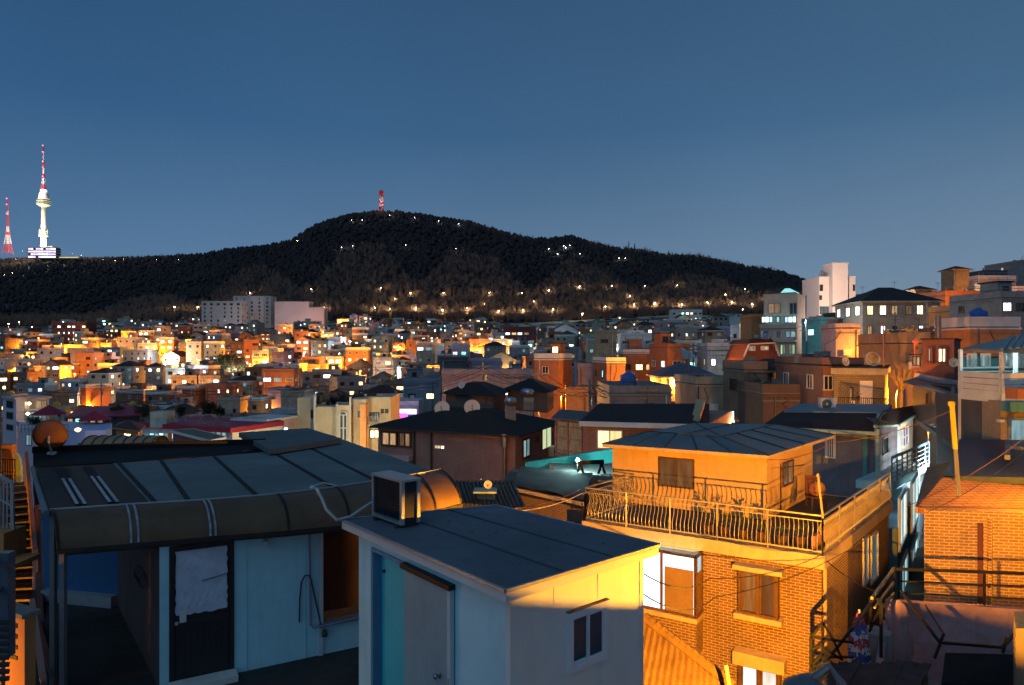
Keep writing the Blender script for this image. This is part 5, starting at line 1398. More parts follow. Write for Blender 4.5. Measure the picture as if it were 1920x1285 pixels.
# chair with bags beside the room
q = PZ(1530,955,zl+.02); t = thing('garden_chair', 'cluttered chair with draped bags beside the rooftop room', 'chair', q)
m = MB(); m.box(q+Vector((0,0,.42)), (.5,.5,.05)); part('seat', m, BROWNF, t); m = MB(); m.box(q+Vector((.0,.24,.75)), (.5,.05,.6)); part('backrest', m, WALL['maroon'], t)
for sx_, sy_ in ((-1,-1),(1,-1),(-1,1),(1,1)): m = MB(); m.bar(q+Vector((.22*sx_,.22*sy_,0)), q+Vector((.22*sx_,.22*sy_,.42)), .04); part('leg', m, BROWNF, t)
m = MB(); m.lathe(q+Vector((.05,0,.45)), [(.16,0),(.26,.15),(.2,.36),(.08,.45)], 10); part('bag', m, WALL['terracotta'], t)
# bay on the front, two storeys of glass
b0, _ = FF.uz(1205,1100); b1, _ = FF.uz(1318,1110)
zt_, zsill = FF.uz(1300,1036)[1], FF.uz(1318,1147)[1]
bo = .62
WOOD = mat('window_brown', (.13,.06,.03), rough=.5, var=.3, scale=4)
m = MB(); FF.box(m, b0-1.2, b1, zsill-1.05, zsill-.12, .001, bo); part('bay_wall', m, BRK, bh)
m = MB(); FF.box(m, b0-1.25, b1+.04, zsill-.119, zsill, .001, bo+.06); part('sill', m, LEDGE, bh)
m = MB(); FF.box(m, b0-1.2, b1+.03, zsill-1.35, zsill-1.051, .001, bo+.05); part('band', m, LEDGE, bh)
ztop_ = zl-.36
LITW = panes('room_white_lit', (.70,.92,1.0), 1.35, curtain=.35, sample=True, scale=2.0)
LITC = panes('room_cyan_lit', (.30,.75,.85), .7, curtain=.3, sample=True, scale=3.0)
CARD = mat('board_orange', (.24,.14,.07), rough=.7)
def bay_glass(face, o, u0, u1, z0, z1, cols, mats):
    m = MB(); f = .07
    face.box(m, u0, u1, z0, z0+f, o-.08, o); face.box(m, u0, u1, z1-f, z1, o-.08, o)
    for k in range(cols+1):
        u = u0+(u1-u0-f)*k/cols; face.box(m, u, u+f, z0+f, z1-f, o-.08, o)
    w_ = part('window', m, WOOD, bh)
    for k in range(cols):
        m = MB(); a = u0+(u1-u0-f)*k/cols+f; b = u0+(u1-u0-f)*(k+1)/cols; face.box(m, a, b, z0+f, z1-f, o-.06, o-.04); part('pane', m, mats[k % len(mats)], w_)
    return w_
bay_glass(FF, bo, b0-.2, b1, zsill+.001, ztop_, 2, [LITW, LITW])
um_ = b0-.2+(b1-.07-b0+.2)/2
m = MB(); FF.box(m, um_+.12, b1-.09, zsill+.075, ztop_-.42, bo-.038, bo-.03); part('board', m, CARD, bh)
SB = Face(FF.pt(b1,0,bo).xy, FF.pt(b1,0,0).xy)
m = MB(); f = .06
for u0_, u1_, z0_, z1_ in ((0,.62,zsill,zsill+.07),(0,.62,ztop_-.07,ztop_),(0,.08,zsill+.07,ztop_-.07),(.5,.62,zsill+.07,ztop_-.07)): SB.box(m, u0_, u1_, z0_, z1_, -.05, .012)
w_ = part('window', m, WOOD, bh); m = MB(); SB.box(m, .08, .5, ztop_-.5, ztop_-.07, -.04, -.02); part('pane', m, LITC, w_); m = MB(); SB.box(m, .08, .5, zsill+.07, ztop_-.51, -.04, -.02); part('pane', m, CARD, w_)
m = MB(); FF.box(m, b0-1.2, b1-.003, zsill+.08, ztop_-.01, .001, .05); part('room_wall', m, WALL['beige'], bh)
# lower bay window
zb1 = zsill-1.36; zb0 = zb1-1.5
bay_glass(FF, bo-.08, b0-1.2, b1-.1, zb0, zb1, 3, [GD, GD, panes('room_warm_dim', (1.0,.72,.35), .35, sample=True, scale=2)])
m = MB(); FF.box(m, b1-.1, b1-.04, zb0, zb1, .001, bo-.1); part('pane', m, LITC, bh)
m = MB(); FF.box(m, b0-1.2, b1-.05, zb0-2, zb0-.001, .001, bo-.05); part('bay_wall', m, BRK, bh)
# second boxed window and the one below it
def boxed(x0, yt, x1, yb, mats_, o=.24, hood=False):
    u0, z1 = FF.uz(x0, yt); u1, z0 = FF.uz(x1, yb)
    m = MB(); FF.box(m, u0, u1, z0, z0+.06, .001, o); FF.box(m, u0, u1, z1-.06, z1, .001, o); FF.box(m, u0, u0+.07, z0+.06, z1-.06, .001, o); FF.box(m, u1-.07, u1, z0+.06, z1-.06, .001, o)
    um = (u0+u1)/2; FF.box(m, um-.035, um+.035, z0+.06, z1-.06, .001, o-.02)
    w_ = part('window', m, WOOD, bh)
    for k, (a, b) in enumerate(((u0+.07,um-.035),(um+.035,u1-.07))):
        m = MB(); FF.box(m, a, b, z0+.06, z1-.06, o-.12, o-.10); part('pane', m, mats_[k], w_)
        m = MB(); s_ = .045; FF.box(m, a+.001, a+s_, z0+.061, z1-.061, o-.1, o-.06); FF.box(m, b-s_, b-.001, z0+.061, z1-.061, o-.1, o-.06); part('sash', m, WOOD, w_)
    m = MB(); FF.box(m, u0-.1, u1+.1, z0-.14, z0-.001, .001, o+.08); part('sill', m, LEDGE, w_)
    m = MB(); FF.box(m, u0-.12, u1+.12, z1+.001, z1+(.34 if hood else .12), .001, o+.12); part('hood', m, LEDGE, w_)
CURT = panes('pane_curtained', (1.0,.62,.30), .16, dark=(.09,.06,.04), scale=9, curtain=.8)
boxed(1388,1062,1462,1158,[CURT,GD])
boxed(1388,1237,1466,1320,[LITW,panes('room_soft_lit', (.95,.85,.75), .8, sample=True, scale=2)], hood=True)
# side windows of the far half
for (x0,yt,x1,yb) in ((1617,1010,1627,1090),(1632,1005,1645,1082)):
    winpx(FR, x0, yt, x1, yb, bh, TRIMW, panes('pane_blue_dark', (.3,.5,.6), .12, dark=(.02,.03,.04)), fw=.08, mull=(), dep=.05)

# ================================================================== tiled roof below, lit orange
TILE = mat('tile_orange', (.08,.042,.022), var=.4, scale=3, bump=.4, bscale=9)
t = thing('tiled_roof_house', 'low house with an old half-round tile roof between the shed and the brick house', 'house', P(1290,1285,12.5))
r0, r1 = P(1207,1168,13.6), P(1372,1296,12.3)
dn = Vector((-1.1,-3.0,-1.25)); 
m = MB(); a = [r0, r1, r1+dn, r0+dn]; m.hexa([p+Vector((0,0,-.12)) for p in a], a); part('roof', m, mat('tile_bed', (.12,.07,.04)), t)
m = MB(); n = 15
for k in range(n+1):
    q = r0.lerp(r1, k/n)+Vector((0,0,.03)); 
    for j in range(9): s0 = q+dn*(j/9); s1 = q+dn*((j+1.08)/9)+Vector((0,0,-.015)); m.tube([s0, s1], .085, 7, r2=.07)
part('tile', m, TILE, t)
m = MB()
for k in range(14): s0 = r0.lerp(r1, k/14); s1 = r0.lerp(r1, (k+1.1)/14); m.tube([s0+Vector((0,0,.12)), s1+Vector((0,0,.09))], .11, 8)
part('ridge_tile', m, TILE, t)
m = MB(); m.hexa([p+Vector((0,0,-4)) for p in (r0+dn*.1,r1+dn*.1,r1+dn*.9,r0+dn*.9)], [p+Vector((0,0,-.14)) for p in (r0+dn*.1,r1+dn*.1,r1+dn*.9,r0+dn*.9)]); part('wall', m, WALL['brown brick'], t)
m = MB(); m.tube([P(1368,1290,11.9), P(1361,1247,12.0)], .035, 8); solo('vent_pipe', m, CONC, 'short upright grey pipe beside the orange tile roof', 'pipe')

# ================================================================== yellow brick house at the east
yh = thing('brick_house', 'yellow-lit brick house with a hexagonal-shingle roof at the east edge', 'house', P(1830,1140,19))
y0_, y1_ = XY(1733,18.6), XY(1975,18.0)
YF = Face(y0_, y1_); ye = -4.36
back_ = Vector((3.4,5.0))
m = MB(); m.prism([y0_, y1_, y1_+back_, y0_+back_], -9.5, ye); part('wall', m, BRK2, yh)
m = MB()
for u in (YF.uz(1845,1000)[0],): YF.box(m, u-.16, u-.02, -9, ye-.3, .002, .02)
part('recess_joint', m, WALL['maroon'], yh)
m = MB(); m.tube([YF.pt(YF.uz(1853,1000)[0], ye-.15, .08), YF.pt(YF.uz(1853,1000)[0], -8.5, .08)], .055, 8); part('drain_pipe', m, BRK2, yh)
SHG = brick('shingle_tan', (.50,.24,.10), (.40,.18,.075), (.12,.05,.025), bw=.42, bh=.19, ms=.016, var=.3, streak=0)
e0_, e1_ = PZ(1721,950,ye+.02), PZ(1980,954,ye+.02); h0_, h1_ = P(1768,895,21.2), P(1990,893,21.2)
m = MB(); m.add([e0_, e1_, h1_, h0_, e0_+Vector((4.3,6.5,0)), h0_+Vector((2.2,3,0))], [(0,1,2,3),(0,3,5,4)]); part('roof', m, SHG, yh, fix=False)
m = MB(); m.bar(e0_+Vector((0,.0,-.10)), e1_+Vector((0,.0,-.10)), .12, .17); m.bar(e0_+Vector((0,.0,-.10)), e0_+Vector((4.2,6.4,-.10)), .12, .17); part('gutter', m, mat('gutter_brown', (.32,.15,.08), rough=.5), yh)
# roof terrace in front with black rails
te = thing('roof_terrace', 'dark roof terrace with pinkish parapet wall and black steel frame below the yellow brick house', 'terrace', P(1800,1250,14.5))
PNK = mat('parapet_pink', (.42,.26,.27), var=.35, scale=.9, streak=.4)
a, b = P(1668,1128,17.2), P(1960,1146,16.5)
m = MB(); m.hexa([Vector((a.x,a.y,-9)), Vector((b.x,b.y,-9)), Vector((b.x,b.y+.2,-9)), Vector((a.x,a.y+.2,-9))], [a, b, b+Vector((0,.2,0)), a+Vector((0,.2,0))]); part('parapet_wall', m, PNK, te)
fl0 = -7.35
m = MB(); m.prism([XY(1640,13.3), XY(1960,13.0), XY(1960,16.5), XY(1668,17.2)], fl0-.3, fl0); part('floor', m, mat('terrace_pinkish', (.24,.16,.165), var=.3), te)
m = MB(); m.hexa([Vector((*XY(1772,14.0),fl0-.2)), Vector((*XY(1930,13.8),fl0-.2)), Vector((*XY(1930,14.6),fl0)), Vector((*XY(1772,14.8),fl0))],[P(1765,1283,13.6), P(1930,1287,13.6), P(1930,1228,14.2), P(1772,1224,14.4)]); part('dark_opening', m, DARKR, te)  # black block put in for a dark opening below the terrace
m = MB(); m.bar(P(1648,1260,14), P(1660,1180,16), .12, .4); part('low_wall', m, PNK, te)
BL = BLACKM
tr_ = thing('steel_railing', 'black steel railing on the pinkish parapet in front of the yellow brick wall', 'railing', P(1800,1140,16.8))
m = MB()
A0, A1 = P(1676,1067,17.0), P(1960,1077,16.3)
m.bar(A0, A1, .065); m.bar(P(1688,1090,17), P(1960,1101,16.3), .035); m.bar(P(1688,1112,17), P(1960,1125,16.3), .035)
for x, y in ((1676,1128),(1846,1140)): m.bar(P(x,1067 if x < 1700 else 1072,16.9), P(x,y,16.9), .045)
part('rails', m, BL, tr_)
m = MB(); m.bar(P(1676,1066,17.0), P(1635,1122,14.5), .055); m.bar(P(1676,1090,17), P(1640,1140,14.6), .04); m.bar(P(1677,1110,17), P(1648,1150,14.7), .04)
part('brace', m, mat('rail_yellow', (.35,.27,.12), rough=.5), tr_)
fr_ = thing('steel_truss', 'black triangulated steel frame standing at the foot of the brick house', 'frame', P(1560,1260,13.5))
m = MB()
def bb(x0,y0,x1,y1,d=13.5,w=.07,d2=None): m.bar(P(x0,y0,d), P(x1,y1,d2 or d), w*.62)
for s in ((1520,1195,1520,1285),(1520,1195,1543,1168),(1543,1168,1562,1200),(1520,1195,1600,1205),(1543,1168,1543,1285),(1562,1200,1578,1235),(1520,1220,1543,1205),(1520,1248,1543,1225),(1520,1250,1560,1250),(1545,1215,1580,1238),(1515,1285,1600,1175),(1546,1232,1600,1232)): bb(*s)
part('lattice', m, BL, fr_)
m = MB()
for s in ((1600,1175,1640,1122,13.5,.09,14.6),(1640,1122,1655,1127,14.6,.08),(1632,1122,1632,1180,14.6,.08),(1655,1127,1630,1185,14.6,.06),(1630,1182,1655,1130,14.6,.05),(1652,1130,1652,1250,14.2,.08)): bb(*s)
part('ramp_rail', m, BL, fr_)
fr2 = thing('awning_frame', 'bent black steel awning frame lying across the pinkish terrace', 'frame', P(1800,1210,14.2))
m = MB()
for s in ((1689,1108,1762,1205,15.2,.08,14.2),(1762,1205,1880,1214,14.2,.09),(1880,1214,1920,1170,14.2,.08,15),(1770,1187,1752,1235,14.2,.07),(1888,1195,1880,1225,14.2,.07),(1735,1135,1770,1190,16,.04,14.6)): bb(*s)
part('lattice', m, BL, fr2)
# closed parasol
pq = P(1611,1250,14.6); t = thing('closed_parasol', 'folded red, white and blue patterned parasol beside the steel frame', 'parasol', pq)
def parasol_mat():
    mt, nt_, b_ = _nt('parasol_fabric')
    tc_ = nt_.nodes.new('ShaderNodeTexCoord'); sp = nt_.nodes.new('ShaderNodeSeparateXYZ'); nt_.links.new(tc_.outputs['Object'], sp.inputs[0])
    v = nt_.nodes.new('ShaderNodeTexVoronoi'); v.inputs['Scale'].default_value = 16; nt_.links.new(tc_.outputs['Object'], v.inputs['Vector'])
    ad_ = nt_.nodes.new('ShaderNodeMath'); ad_.operation = 'MULTIPLY_ADD'; nt_.links.new(v.outputs['Distance'], ad_.inputs[0]); ad_.inputs[1].default_value = .25; nt_.links.new(sp.outputs['Z'], ad_.inputs[2])
    r_ = nt_.nodes.new('ShaderNodeValToRGB'); r_.color_ramp.interpolation = 'CONSTANT'
    els = [(0,(.35,.03,.04)),(.12,(.5,.5,.55)),(.25,(.06,.07,.22)),(.37,(.55,.5,.5)),(.45,(.42,.04,.05)),(.58,(.5,.5,.55)),(.68,(.06,.07,.25)),(.82,(.55,.05,.06)),(1.12/1.3,(.55,.05,.06))]
    r_.color_ramp.elements[0].color = (*els[0][1],1); r_.color_ramp.elements[1].position = 1; r_.color_ramp.elements[1].color = (.6,.35,.3,1)
    for p_, c_ in els[1:]: e_ = r_.color_ramp.elements.new(p_); e_.color = (*c_,1)
    dv_ = nt_.nodes.new('ShaderNodeMath'); dv_.operation = 'DIVIDE'; nt_.links.new(ad_.outputs[0], dv_.inputs[0]); dv_.inputs[1].default_value = 1.32
    nt_.links.new(dv_.outputs[0], r_.inputs[0]); nt_.links.new(r_.outputs[0], b_.inputs['Base Color']); b_.inputs['Roughness'].default_value = .8
    return mt
m = MB(); prof = [(.20,.02),(.215,.1),(.20,.35),(.175,.6),(.14,.85),(.08,1.05),(.03,1.15)]
vs = []; nn_ = 32
for r_, h_ in prof:
    for j in range(nn_):
        a_ = 2*math.pi*j/nn_; rr_ = r_*(1+.16*math.cos(a_*8+h_*1.5)); vs.append((pq.x+rr_*math.cos(a_), pq.y+rr_*math.sin(a_), pq.z+h_))
m.add(vs, [(i*nn_+j, i*nn_+(j+1) % nn_, (i+1)*nn_+(j+1) % nn_, (i+1)*nn_+j) for i in range(len(prof)-1) for j in range(nn_)])
part('canopy', m, parasol_mat(), t, smooth=True)
m = MB(); m.tube([pq+Vector((0,0,-.6)), pq+Vector((0,0,1.22))], .018, 8); part('pole', m, TRIMW, t); m = MB(); m.lathe(pq+Vector((0,0,1.13)), [(.03,0),(.035,.05),(.01,.09)], 8); part('finial', m, TRIMW, t)
# tank and cloth bundles on the terrace
t = thing('water_drum', 'grey cloth-wrapped water drum beside the folded parasol', 'drum', P(1640,1240,15)); m = MB(); q = P(1643,1235,15.2); m.lathe(q, [(.30,-.3),(.32,.3),(.30,.62),(.12,.66)], 16); part('body', m, WALL['grey'], t)
t = thing('cloth_bundle', 'pinkish tarpaulin bundle slumped against the parapet wall', 'tarpaulin', P(1680,1240,15.6)); m = MB(); rb_ = random.Random(3)
vs = []
for i, (r_, h_) in enumerate([(.30,-.2),(.36,.2),(.30,.5),(.22,.8),(.26,1.05),(.16,1.3),(.04,1.4)]):
    for j in range(18): a_ = j/18*6.283; k_ = r_*(1+.18*math.sin(a_*5+i)+rb_.uniform(-.05,.05)); q = P(1682,1238,15.8); vs.append((q.x+k_*math.cos(a_), q.y+k_*math.sin(a_)*.6, q.z+h_))
m.add(vs, [(i*18+j, i*18+(j+1) % 18, (i+1)*18+(j+1) % 18, (i+1)*18+j) for i in range(6) for j in range(18)]); part('cloth', m, PNK, t, smooth=True)
# junk roof of old boards at the bottom
t = thing('plank_roof', 'ragged roof of weathered dark boards at the bottom beside the black frame', 'roof', P(1620,1280,12))
rb_ = random.Random(12)
m = MB()
for k in range(17):
    x = 1522+k*12; a = P(x+rb_.uniform(-3,3)+22, 1243+rb_.uniform(-4,4), 13.3); b = P(x-18, 1300, 11.6); b.z -= .15; m.bar(a, b, .14, .02+.02*rb_.random())
part('board', m, mat('old_board', (.035,.035,.04), var=.6, scale=3, bump=.4), t)
m = MB(); m.hexa([Vector((p.x,p.y,-9)) for p in (P(1512,1290,11.8),P(1730,1290,11.8),P(1740,1250,13.3),P(1545,1250,13.3))], [p+Vector((0,0,-.12)) for p in (P(1512,1296,11.8),P(1730,1296,11.8),P(1740,1250,13.3),P(1545,1250,13.3))]); part('wall', m, TRIMD, t)
m = MB(); m.prism([XY(1905,12.6), XY(1960,12.6), XY(1960,13.4), XY(1900,13.4)], -9, P(1,1170,12.8).z); solo('stone_pillar', m, WALL['khaki'], 'khaki pillar at the lower east edge of the terrace', 'pillar')
# ================================================================== the middle distance, building by building
def zy(py, d): return -(py-HY)/F*d
def cblock(xl, dl, xc, dc, xr, dr):
    """footprint from three sight lines: far left, near corner, far right; returns ccw polygon and the two seen faces"""
    a, b, c = XY(xl, dl), XY(xc, dc), XY(xr, dr); e = a+c-b
    return [V2(a), V2(b), V2(c), V2(e)], Face(a, b), Face(b, c)
def slab_poly(poly, k): return inset(poly, -k)
def hip(poly, z, rise, e, top_in, parent, m_, name='roof', eave_m=None, th=.12):
    o = slab_poly(poly, e); t_ = inset(poly, top_in)
    m = MB(); m.hexa([Vector((*p, z+th)) for p in o], [Vector((*p, z+rise)) for p in t_]); part(name, m, m_, parent)
    m = MB(); m.prism(o, z, z+th-.002); part('eaves', m, eave_m or TRIMD, parent)
def sat_dish(q, r, ax, label, m_=DISHM, group=None):
    t = thing('satellite_dish', label, 'satellite dish', q, group); ax = Vector(ax).normalized(); c0 = q+Vector((0,0,r*1.15))
    m = MB(); m.lathe(c0, [(.01,-.2*r),(.4*r,-.17*r),(.75*r,-.05*r),(r,.12*r),(.96*r,.13*r),(.7*r,-.02*r),(.35*r,-.13*r),(.01,-.16*r)], 24, ax); part('dish', m, m_, t, smooth=True)
    m = MB(); m.tube([q, c0-ax*.15*r], .05*r+.01, 6); part('mount', m, STEEL, t)
    m = MB(); m.bar(c0+Vector((0,0,-.9*r)), c0+ax*.75*r, .04*r+.008); m.box(c0+ax*.75*r, (.12*r,.12*r,.14*r)); part('feed_arm', m, STEEL, t); return t

# ---- black-roofed brick house in the centre
ze = -5.45
poly, fL, fR = cblock(709, 47.6, 966, 42.4, 1040, 50.0)
t = thing('brick_house', 'broad red-brown brick house with a black hip roof carrying two rooftop rooms', 'house', P(940,905,43))
BRK3 = brick('brick_dusk', (.42,.19,.13), (.34,.15,.10), (.42,.33,.27), bw=.23, bh=.085, ms=.012, var=.3, streak=.3)
m = MB(); m.prism(poly, -17, ze); part('wall', m, BRK3, t)
BR = mat('roof_black', (.018,.016,.016), rough=.85, bump=.3)
hip(poly, ze, 1.25, .45, 3.6, t, BR, eave_m=TRIMD)
for (x0,yt,x1,yb,pm_,mu) in ((716,808,746,838,'dim',(.5,)),(748,809,772,840,'dim',(.5,))):
    winpx(fL, x0, yt, x1, yb, t, WOOD, PANE['dim'], fw=.12, mull=mu, dep=.12)
u0, z1 = fL.uz(716, 845); u1, _ = fL.uz(775, 852); m = MB(); fL.box(m, u0, u1, z1-.5, z1-.15, 0, .5); part('balcony', m, WALL['pink'], t)
winpx(fL, 815, 834, 834, 843, t, TRIMW, PANE['warm'], fw=.05, mull=(.33,.66), dep=.05)
for x in (778, 810): u, _ = fL.uz(x, 850); m = MB(); m.tube([fL.pt(u, ze-.1, .08), fL.pt(u, -16, .08)], .07, 7); part('drain_pipe', m, TRIMD, t)
u, _ = fL.uz(949, 850); m = MB(); m.tube([fL.pt(u, zy(812,43.0), .22), fL.pt(u, -16, .22)], .13, 10); m.tube([fL.pt(u, zy(812,43.0), .22), fL.pt(u, zy(836,43.0), .22)], .24, 10); part('flue_pipe', m, STEEL, t)
winpx(fR, 979, 824, 993, 856, t, BROWNF, PANE['cooldim'], fw=.12, mull=(.5,), dep=.08)
winpx(fR, 1015, 803, 1033, 838, t, BROWNF, panes('pane_cream', (.85,.95,.55), .9, curtain=.2), fw=.08, mull=(.5,), dep=.08)
winpx(fR, 1003, 819, 1009, 828, t, TRIMD, PD, fw=.05, mull=(), dep=.05)
u, z = fR.uz(1031, 845); m = MB(); fR.box(m, u-.5, u+.5, z-.35, z+.35, .05, .45); part('cooling_unit', m, TRIMW, t)
# the two rooftop rooms
for xl, dl, xc, dc, xr, dr, ye_, yp, lab in ((836,55,925,52,948,58,743,724,0),(952,58,1026,55,1038,60,734,718,1)):
    pp, a_, b_ = cblock(xl, dl, xc, dc, xr, dr); z = zy(ye_, dc); m = MB(); m.prism(pp, ze+.3, z); rm = part('upper_room', m, WALL['brown brick'], t); 
    o = slab_poly(pp, .5); ti = inset(pp, 1.6); m = MB(); m.hexa([Vector((*p, z)) for p in o], [Vector((*p, z+.85)) for p in ti]); part('upper_roof', m, BR, rm)
sat_dish(P(829,783,48.6), .55, (-.1,-1,.45), 'pale satellite dish at the west end of the black hip roof')
sat_dish(P(885,782,47.8), .57, (.15,-1,.45), 'pale satellite dish in the middle of the black hip roof')
sat_dish(P(866,730,53.5), .3, (-.5,-1,.4), 'small white satellite dish on the nearer rooftop room')
for x, y0, y1, d in ((957,788,762,46.5),(991,768,745,50.5)):
    q = P(x, y0, d); t2 = thing('roof_ventilator', 'silver turbine ventilator on a grey stack, %s on the black roof' % ('nearer one' if x < 970 else 'farther one'), 'ventilator', q)
    m = MB(); m.box(q+Vector((0,0,(y0-y1)/F*d/2)), (.75,.75,(y0-y1)/F*d)); part('stack', m, CONC, t2)
    cc = q+Vector((0,0,(y0-y1)/F*d)); m = MB(); m.lathe(cc, [(.2,0),(.28,.12),(.40,.26),(.42,.40),(.34,.55),(.15,.62),(.02,.64)], 16); part('turbine', m, mat('vent_silver', (.5,.5,.52), rough=.3, metal=.9), t2)
m = MB(); m.lathe(P(985,742,52), [(.2,0),(.36,.2),(.38,.38),(.2,.52),(.02,.55)], 14); solo('roof_ventilator', m, MATS['vent_silver'], 'third silver ventilator dome next to the farther rooftop room', 'ventilator')

# ---- glazed porch and long dark roof with the yellow window
t = thing('long_roof_house', 'brick house with one yellow window under a long dark red roof with pale fascia', 'house', P(1200,850,39))
poly, fL, fR = cblock(1093, 39.5, 1330, 38.0, 1372, 46)
z = zy(791, 39); m = MB(); m.prism(poly, -12, z); part('wall', m, BRK3, t)
RB = mat('roof_oxblood', (.035,.018,.016), rough=.85, bump=.4)
a, b = P(1086,790,39.0), P(1330,795,37.2); c, d = P(1330,757,44), P(1122,757,45)
a = Vector((a.x,a.y,z)); b = Vector((b.x,b.y,z)); m = MB(); m.hexa([p+Vector((0,0,-.12)) for p in (a,b,c,d)], [a,b,c,d]); part('roof', m, RB, t)
m = MB(); m.bar(a+Vector((0,-.06,-.10)), b+Vector((0,-.06,-.10)), .1, .28); part('fascia', m, TRIMW, t)
winpx(fL, 1119, 805, 1168, 843, t, TRIMW, panes('pane_yellow_big', (1.0,.74,.32), 1.5, curtain=.35, scale=4), fw=.08, mull=(.5,), dep=.08)
m = MB(); m.hexa([p for p in (P(1295,800,39),P(1312,790,38),P(1322,760,43),P(1306,757,44))],[p+Vector((0,0,.3)) for p in (P(1295,800,39),P(1312,790,38),P(1322,760,43),P(1306,757,44))]); part('gable_trim', m, LEDGE, t)
t = thing('glazed_porch', 'glazed porch with pink-lit frames next to the yellow-windowed house', 'porch', P(1068,850,40))
fc = Face(XY(1043,41.5), XY(1092,40)); m = MB()
for u in (0, .45, .98): fc.box(m, fc.L*u, fc.L*u+.09, -8, zy(787,41), 0, .09)
for y in (790,800,822,845): fc.box(m, .09, fc.L*.98, zy(y,41)-.05, zy(y,41)+.03, .01, .08)
part('frame', m, mat('rail_pink', (.4,.22,.18)), t); m = MB(); fc.box(m, .05, fc.L, -8, zy(788,41), -.05, -.02); part('pane', m, PANE['dim'], t)
m = MB(); m.prism([V2(XY(1034,41)), V2(XY(1098,39.4)), V2(XY(1104,45)), V2(XY(1050,47))], zy(787,41), zy(783.5,41)); part('roof', m, ROOF['grey roof'], t)
m = MB(); m.prism([V2(XY(1043,41.4)), V2(XY(1092,40.2)), V2(XY(1100,45)), V2(XY(1055,47))], -12, zy(850,41)); part('wall', m, CONC, t)

# ---- low house with grey tarpaulin roof, teal yard wall and sitting lamp
t = thing('tarpaulin_roof_house', 'low dark brick house with a grey tarpaulin roof behind the shed', 'house', P(1010,940,25))
q4 = [P(963,909,24.5), P(1092,936,22.5), P(1112,888,27.5), P(976,872,30)]
m = MB(); rows_ = []
rb_ = random.Random(4)
for j in range(9):
    rows_.append([tuple((q4[0].lerp(q4[1], i/12)).lerp(q4[3].lerp(q4[2], i/12), j/8)+Vector((0,0,rb_.uniform(-.05,.05)))) for i in range(13)])
m.grid(rows_); part('tarpaulin', m, mat('tarp_grey', (.085,.07,.066), var=.3, scale=1, bump=.4, bscale=3), t, smooth=True, fix=False)
bse = [P(930,912,24.8), P(1092,944,22.3), P(1120,888,28), P(960,872,31)]
m = MB(); m.hexa([Vector((p.x,p.y,-12)) for p in bse], [p+Vector((0,0,-.15)) for p in bse]); part('wall', m, BRK3 if False else WALL['brown brick'], t)
m = MB(); m.tube([bse[0]+Vector((.25,-.1,.0)), bse[0].lerp(bse[1],.5)+Vector((0,-.1,.02)), bse[1]+Vector((0,-.1,.0))], .07, 8); m.tube([bse[0]+Vector((.3,-.1,0)), bse[0]+Vector((.3,-.12,-3))], .07, 8); part('drain_pipe', m, LEDGE, t)
m = MB(); m.hexa([P(928,925,24.4)+Vector((0,0,-1.2)), P(950,928,24.2)+Vector((0,0,-1.2)), P(953,925,25)+Vector((0,0,-1.2)), P(931,922,25.2)+Vector((0,0,-1.2))], [P(928,911,24.4), P(950,914,24.2), P(953,911,25), P(931,908,25.2)]); part('pier', m, WALL['terracotta'], t)
t = thing('yard_wall', 'turquoise-lit yard wall with a bare white bulb and a black trestle', 'wall', P(1060,880,31))
TQ = mat('wall_turquoise', (.05,.42,.40), streak=.3)
m = MB(); a, b = P(985,884,32), P(1150,868,30.5); m.hexa([a, b, b+Vector((0,.2,0)), a+Vector((0,.2,0))], [Vector((a.x,a.y,zy(868,32))), Vector((b.x,b.y,zy(842,30.5))), Vector((b.x,b.y+.2,zy(842,30.5))), Vector((a.x,a.y+.2,zy(868,32)))]); part('wall', m, TQ, t)
m = MB(); m.prism([XY(1040,29), XY(1150,28), XY(1160,31), XY(1030,32)], -12, zy(886,29)); part('floor', m, CONC, t)
t = thing('sawhorse', 'black trestle standing by the bare bulb on the turquoise-lit yard', 'trestle', P(1100,885,28.5))
m = MB()
for x in (1088,1128):
    for dx in (-6,6): m.bar(P(x,868,28.5), P(x+dx,888,28.5), .09)
m.bar(P(1083,868,28.5), P(1132,866,28.5), .16); part('legs', m, BLACKM, t)
t = thing('yard_lamp', 'bare white bulb on a short post in the turquoise yard', 'lamp', P(1083,878,29)); m = MB(); m.tube([P(1083,880,29), P(1083,865,29)], .03, 6); part('post', m, STEEL, t); m = MB(); m.lathe(P(1083,863,29), [(.02,-.08),(.09,0),(.02,.08)], 8); part('bulb', m, glow('bulb_white', (.8,1,1), 30), t)
point('light', P(1083,862,28.7), 220, (.55,1.0,.95), .06, t)
# dark tile roofs between the shed and the brick house
t = thing('tile_roof_house', 'small dark tile-roofed house squeezed behind the shed', 'house', P(900,940,21))
q4 = [P(862,948,19), P(985,960,18.5), P(960,905,26), P(850,905,27)]
m = MB(); m.hexa([p+Vector((0,0,-.2)) for p in q4], q4); part('roof', m, mat('tile_dark', (.035,.028,.026), bump=.6, bscale=20), t)
m = MB()
for k in range(16): a = q4[0].lerp(q4[1], k/15); b = q4[3].lerp(q4[2], k/15); m.tube([a+Vector((0,0,.02)), b+Vector((0,0,.02))], .07, 6)
part('tile', m, MATS['tile_dark'], t)
m = MB(); m.hexa([Vector((p.x,p.y,-12)) for p in q4], [p+Vector((0,0,-.25)) for p in q4]); part('wall', m, TRIMD, t)
t = thing('roof_box', 'pale turquoise box with a flat lid among the dark tile roofs', 'box', P(912,940,20.5)); m = MB(); m.box(P(912,931,20.5), (.5,.5,.42)); part('body', m, WALL['mint'], t); m = MB(); m.box(P(910,920,20.3), (.68,.62,.05)); part('lid', m, WALL['mint'], t)
sat_dish(P(915,918,20.3), .125, (.0,-1,.25), 'small white satellite dish on the turquoise roof box')

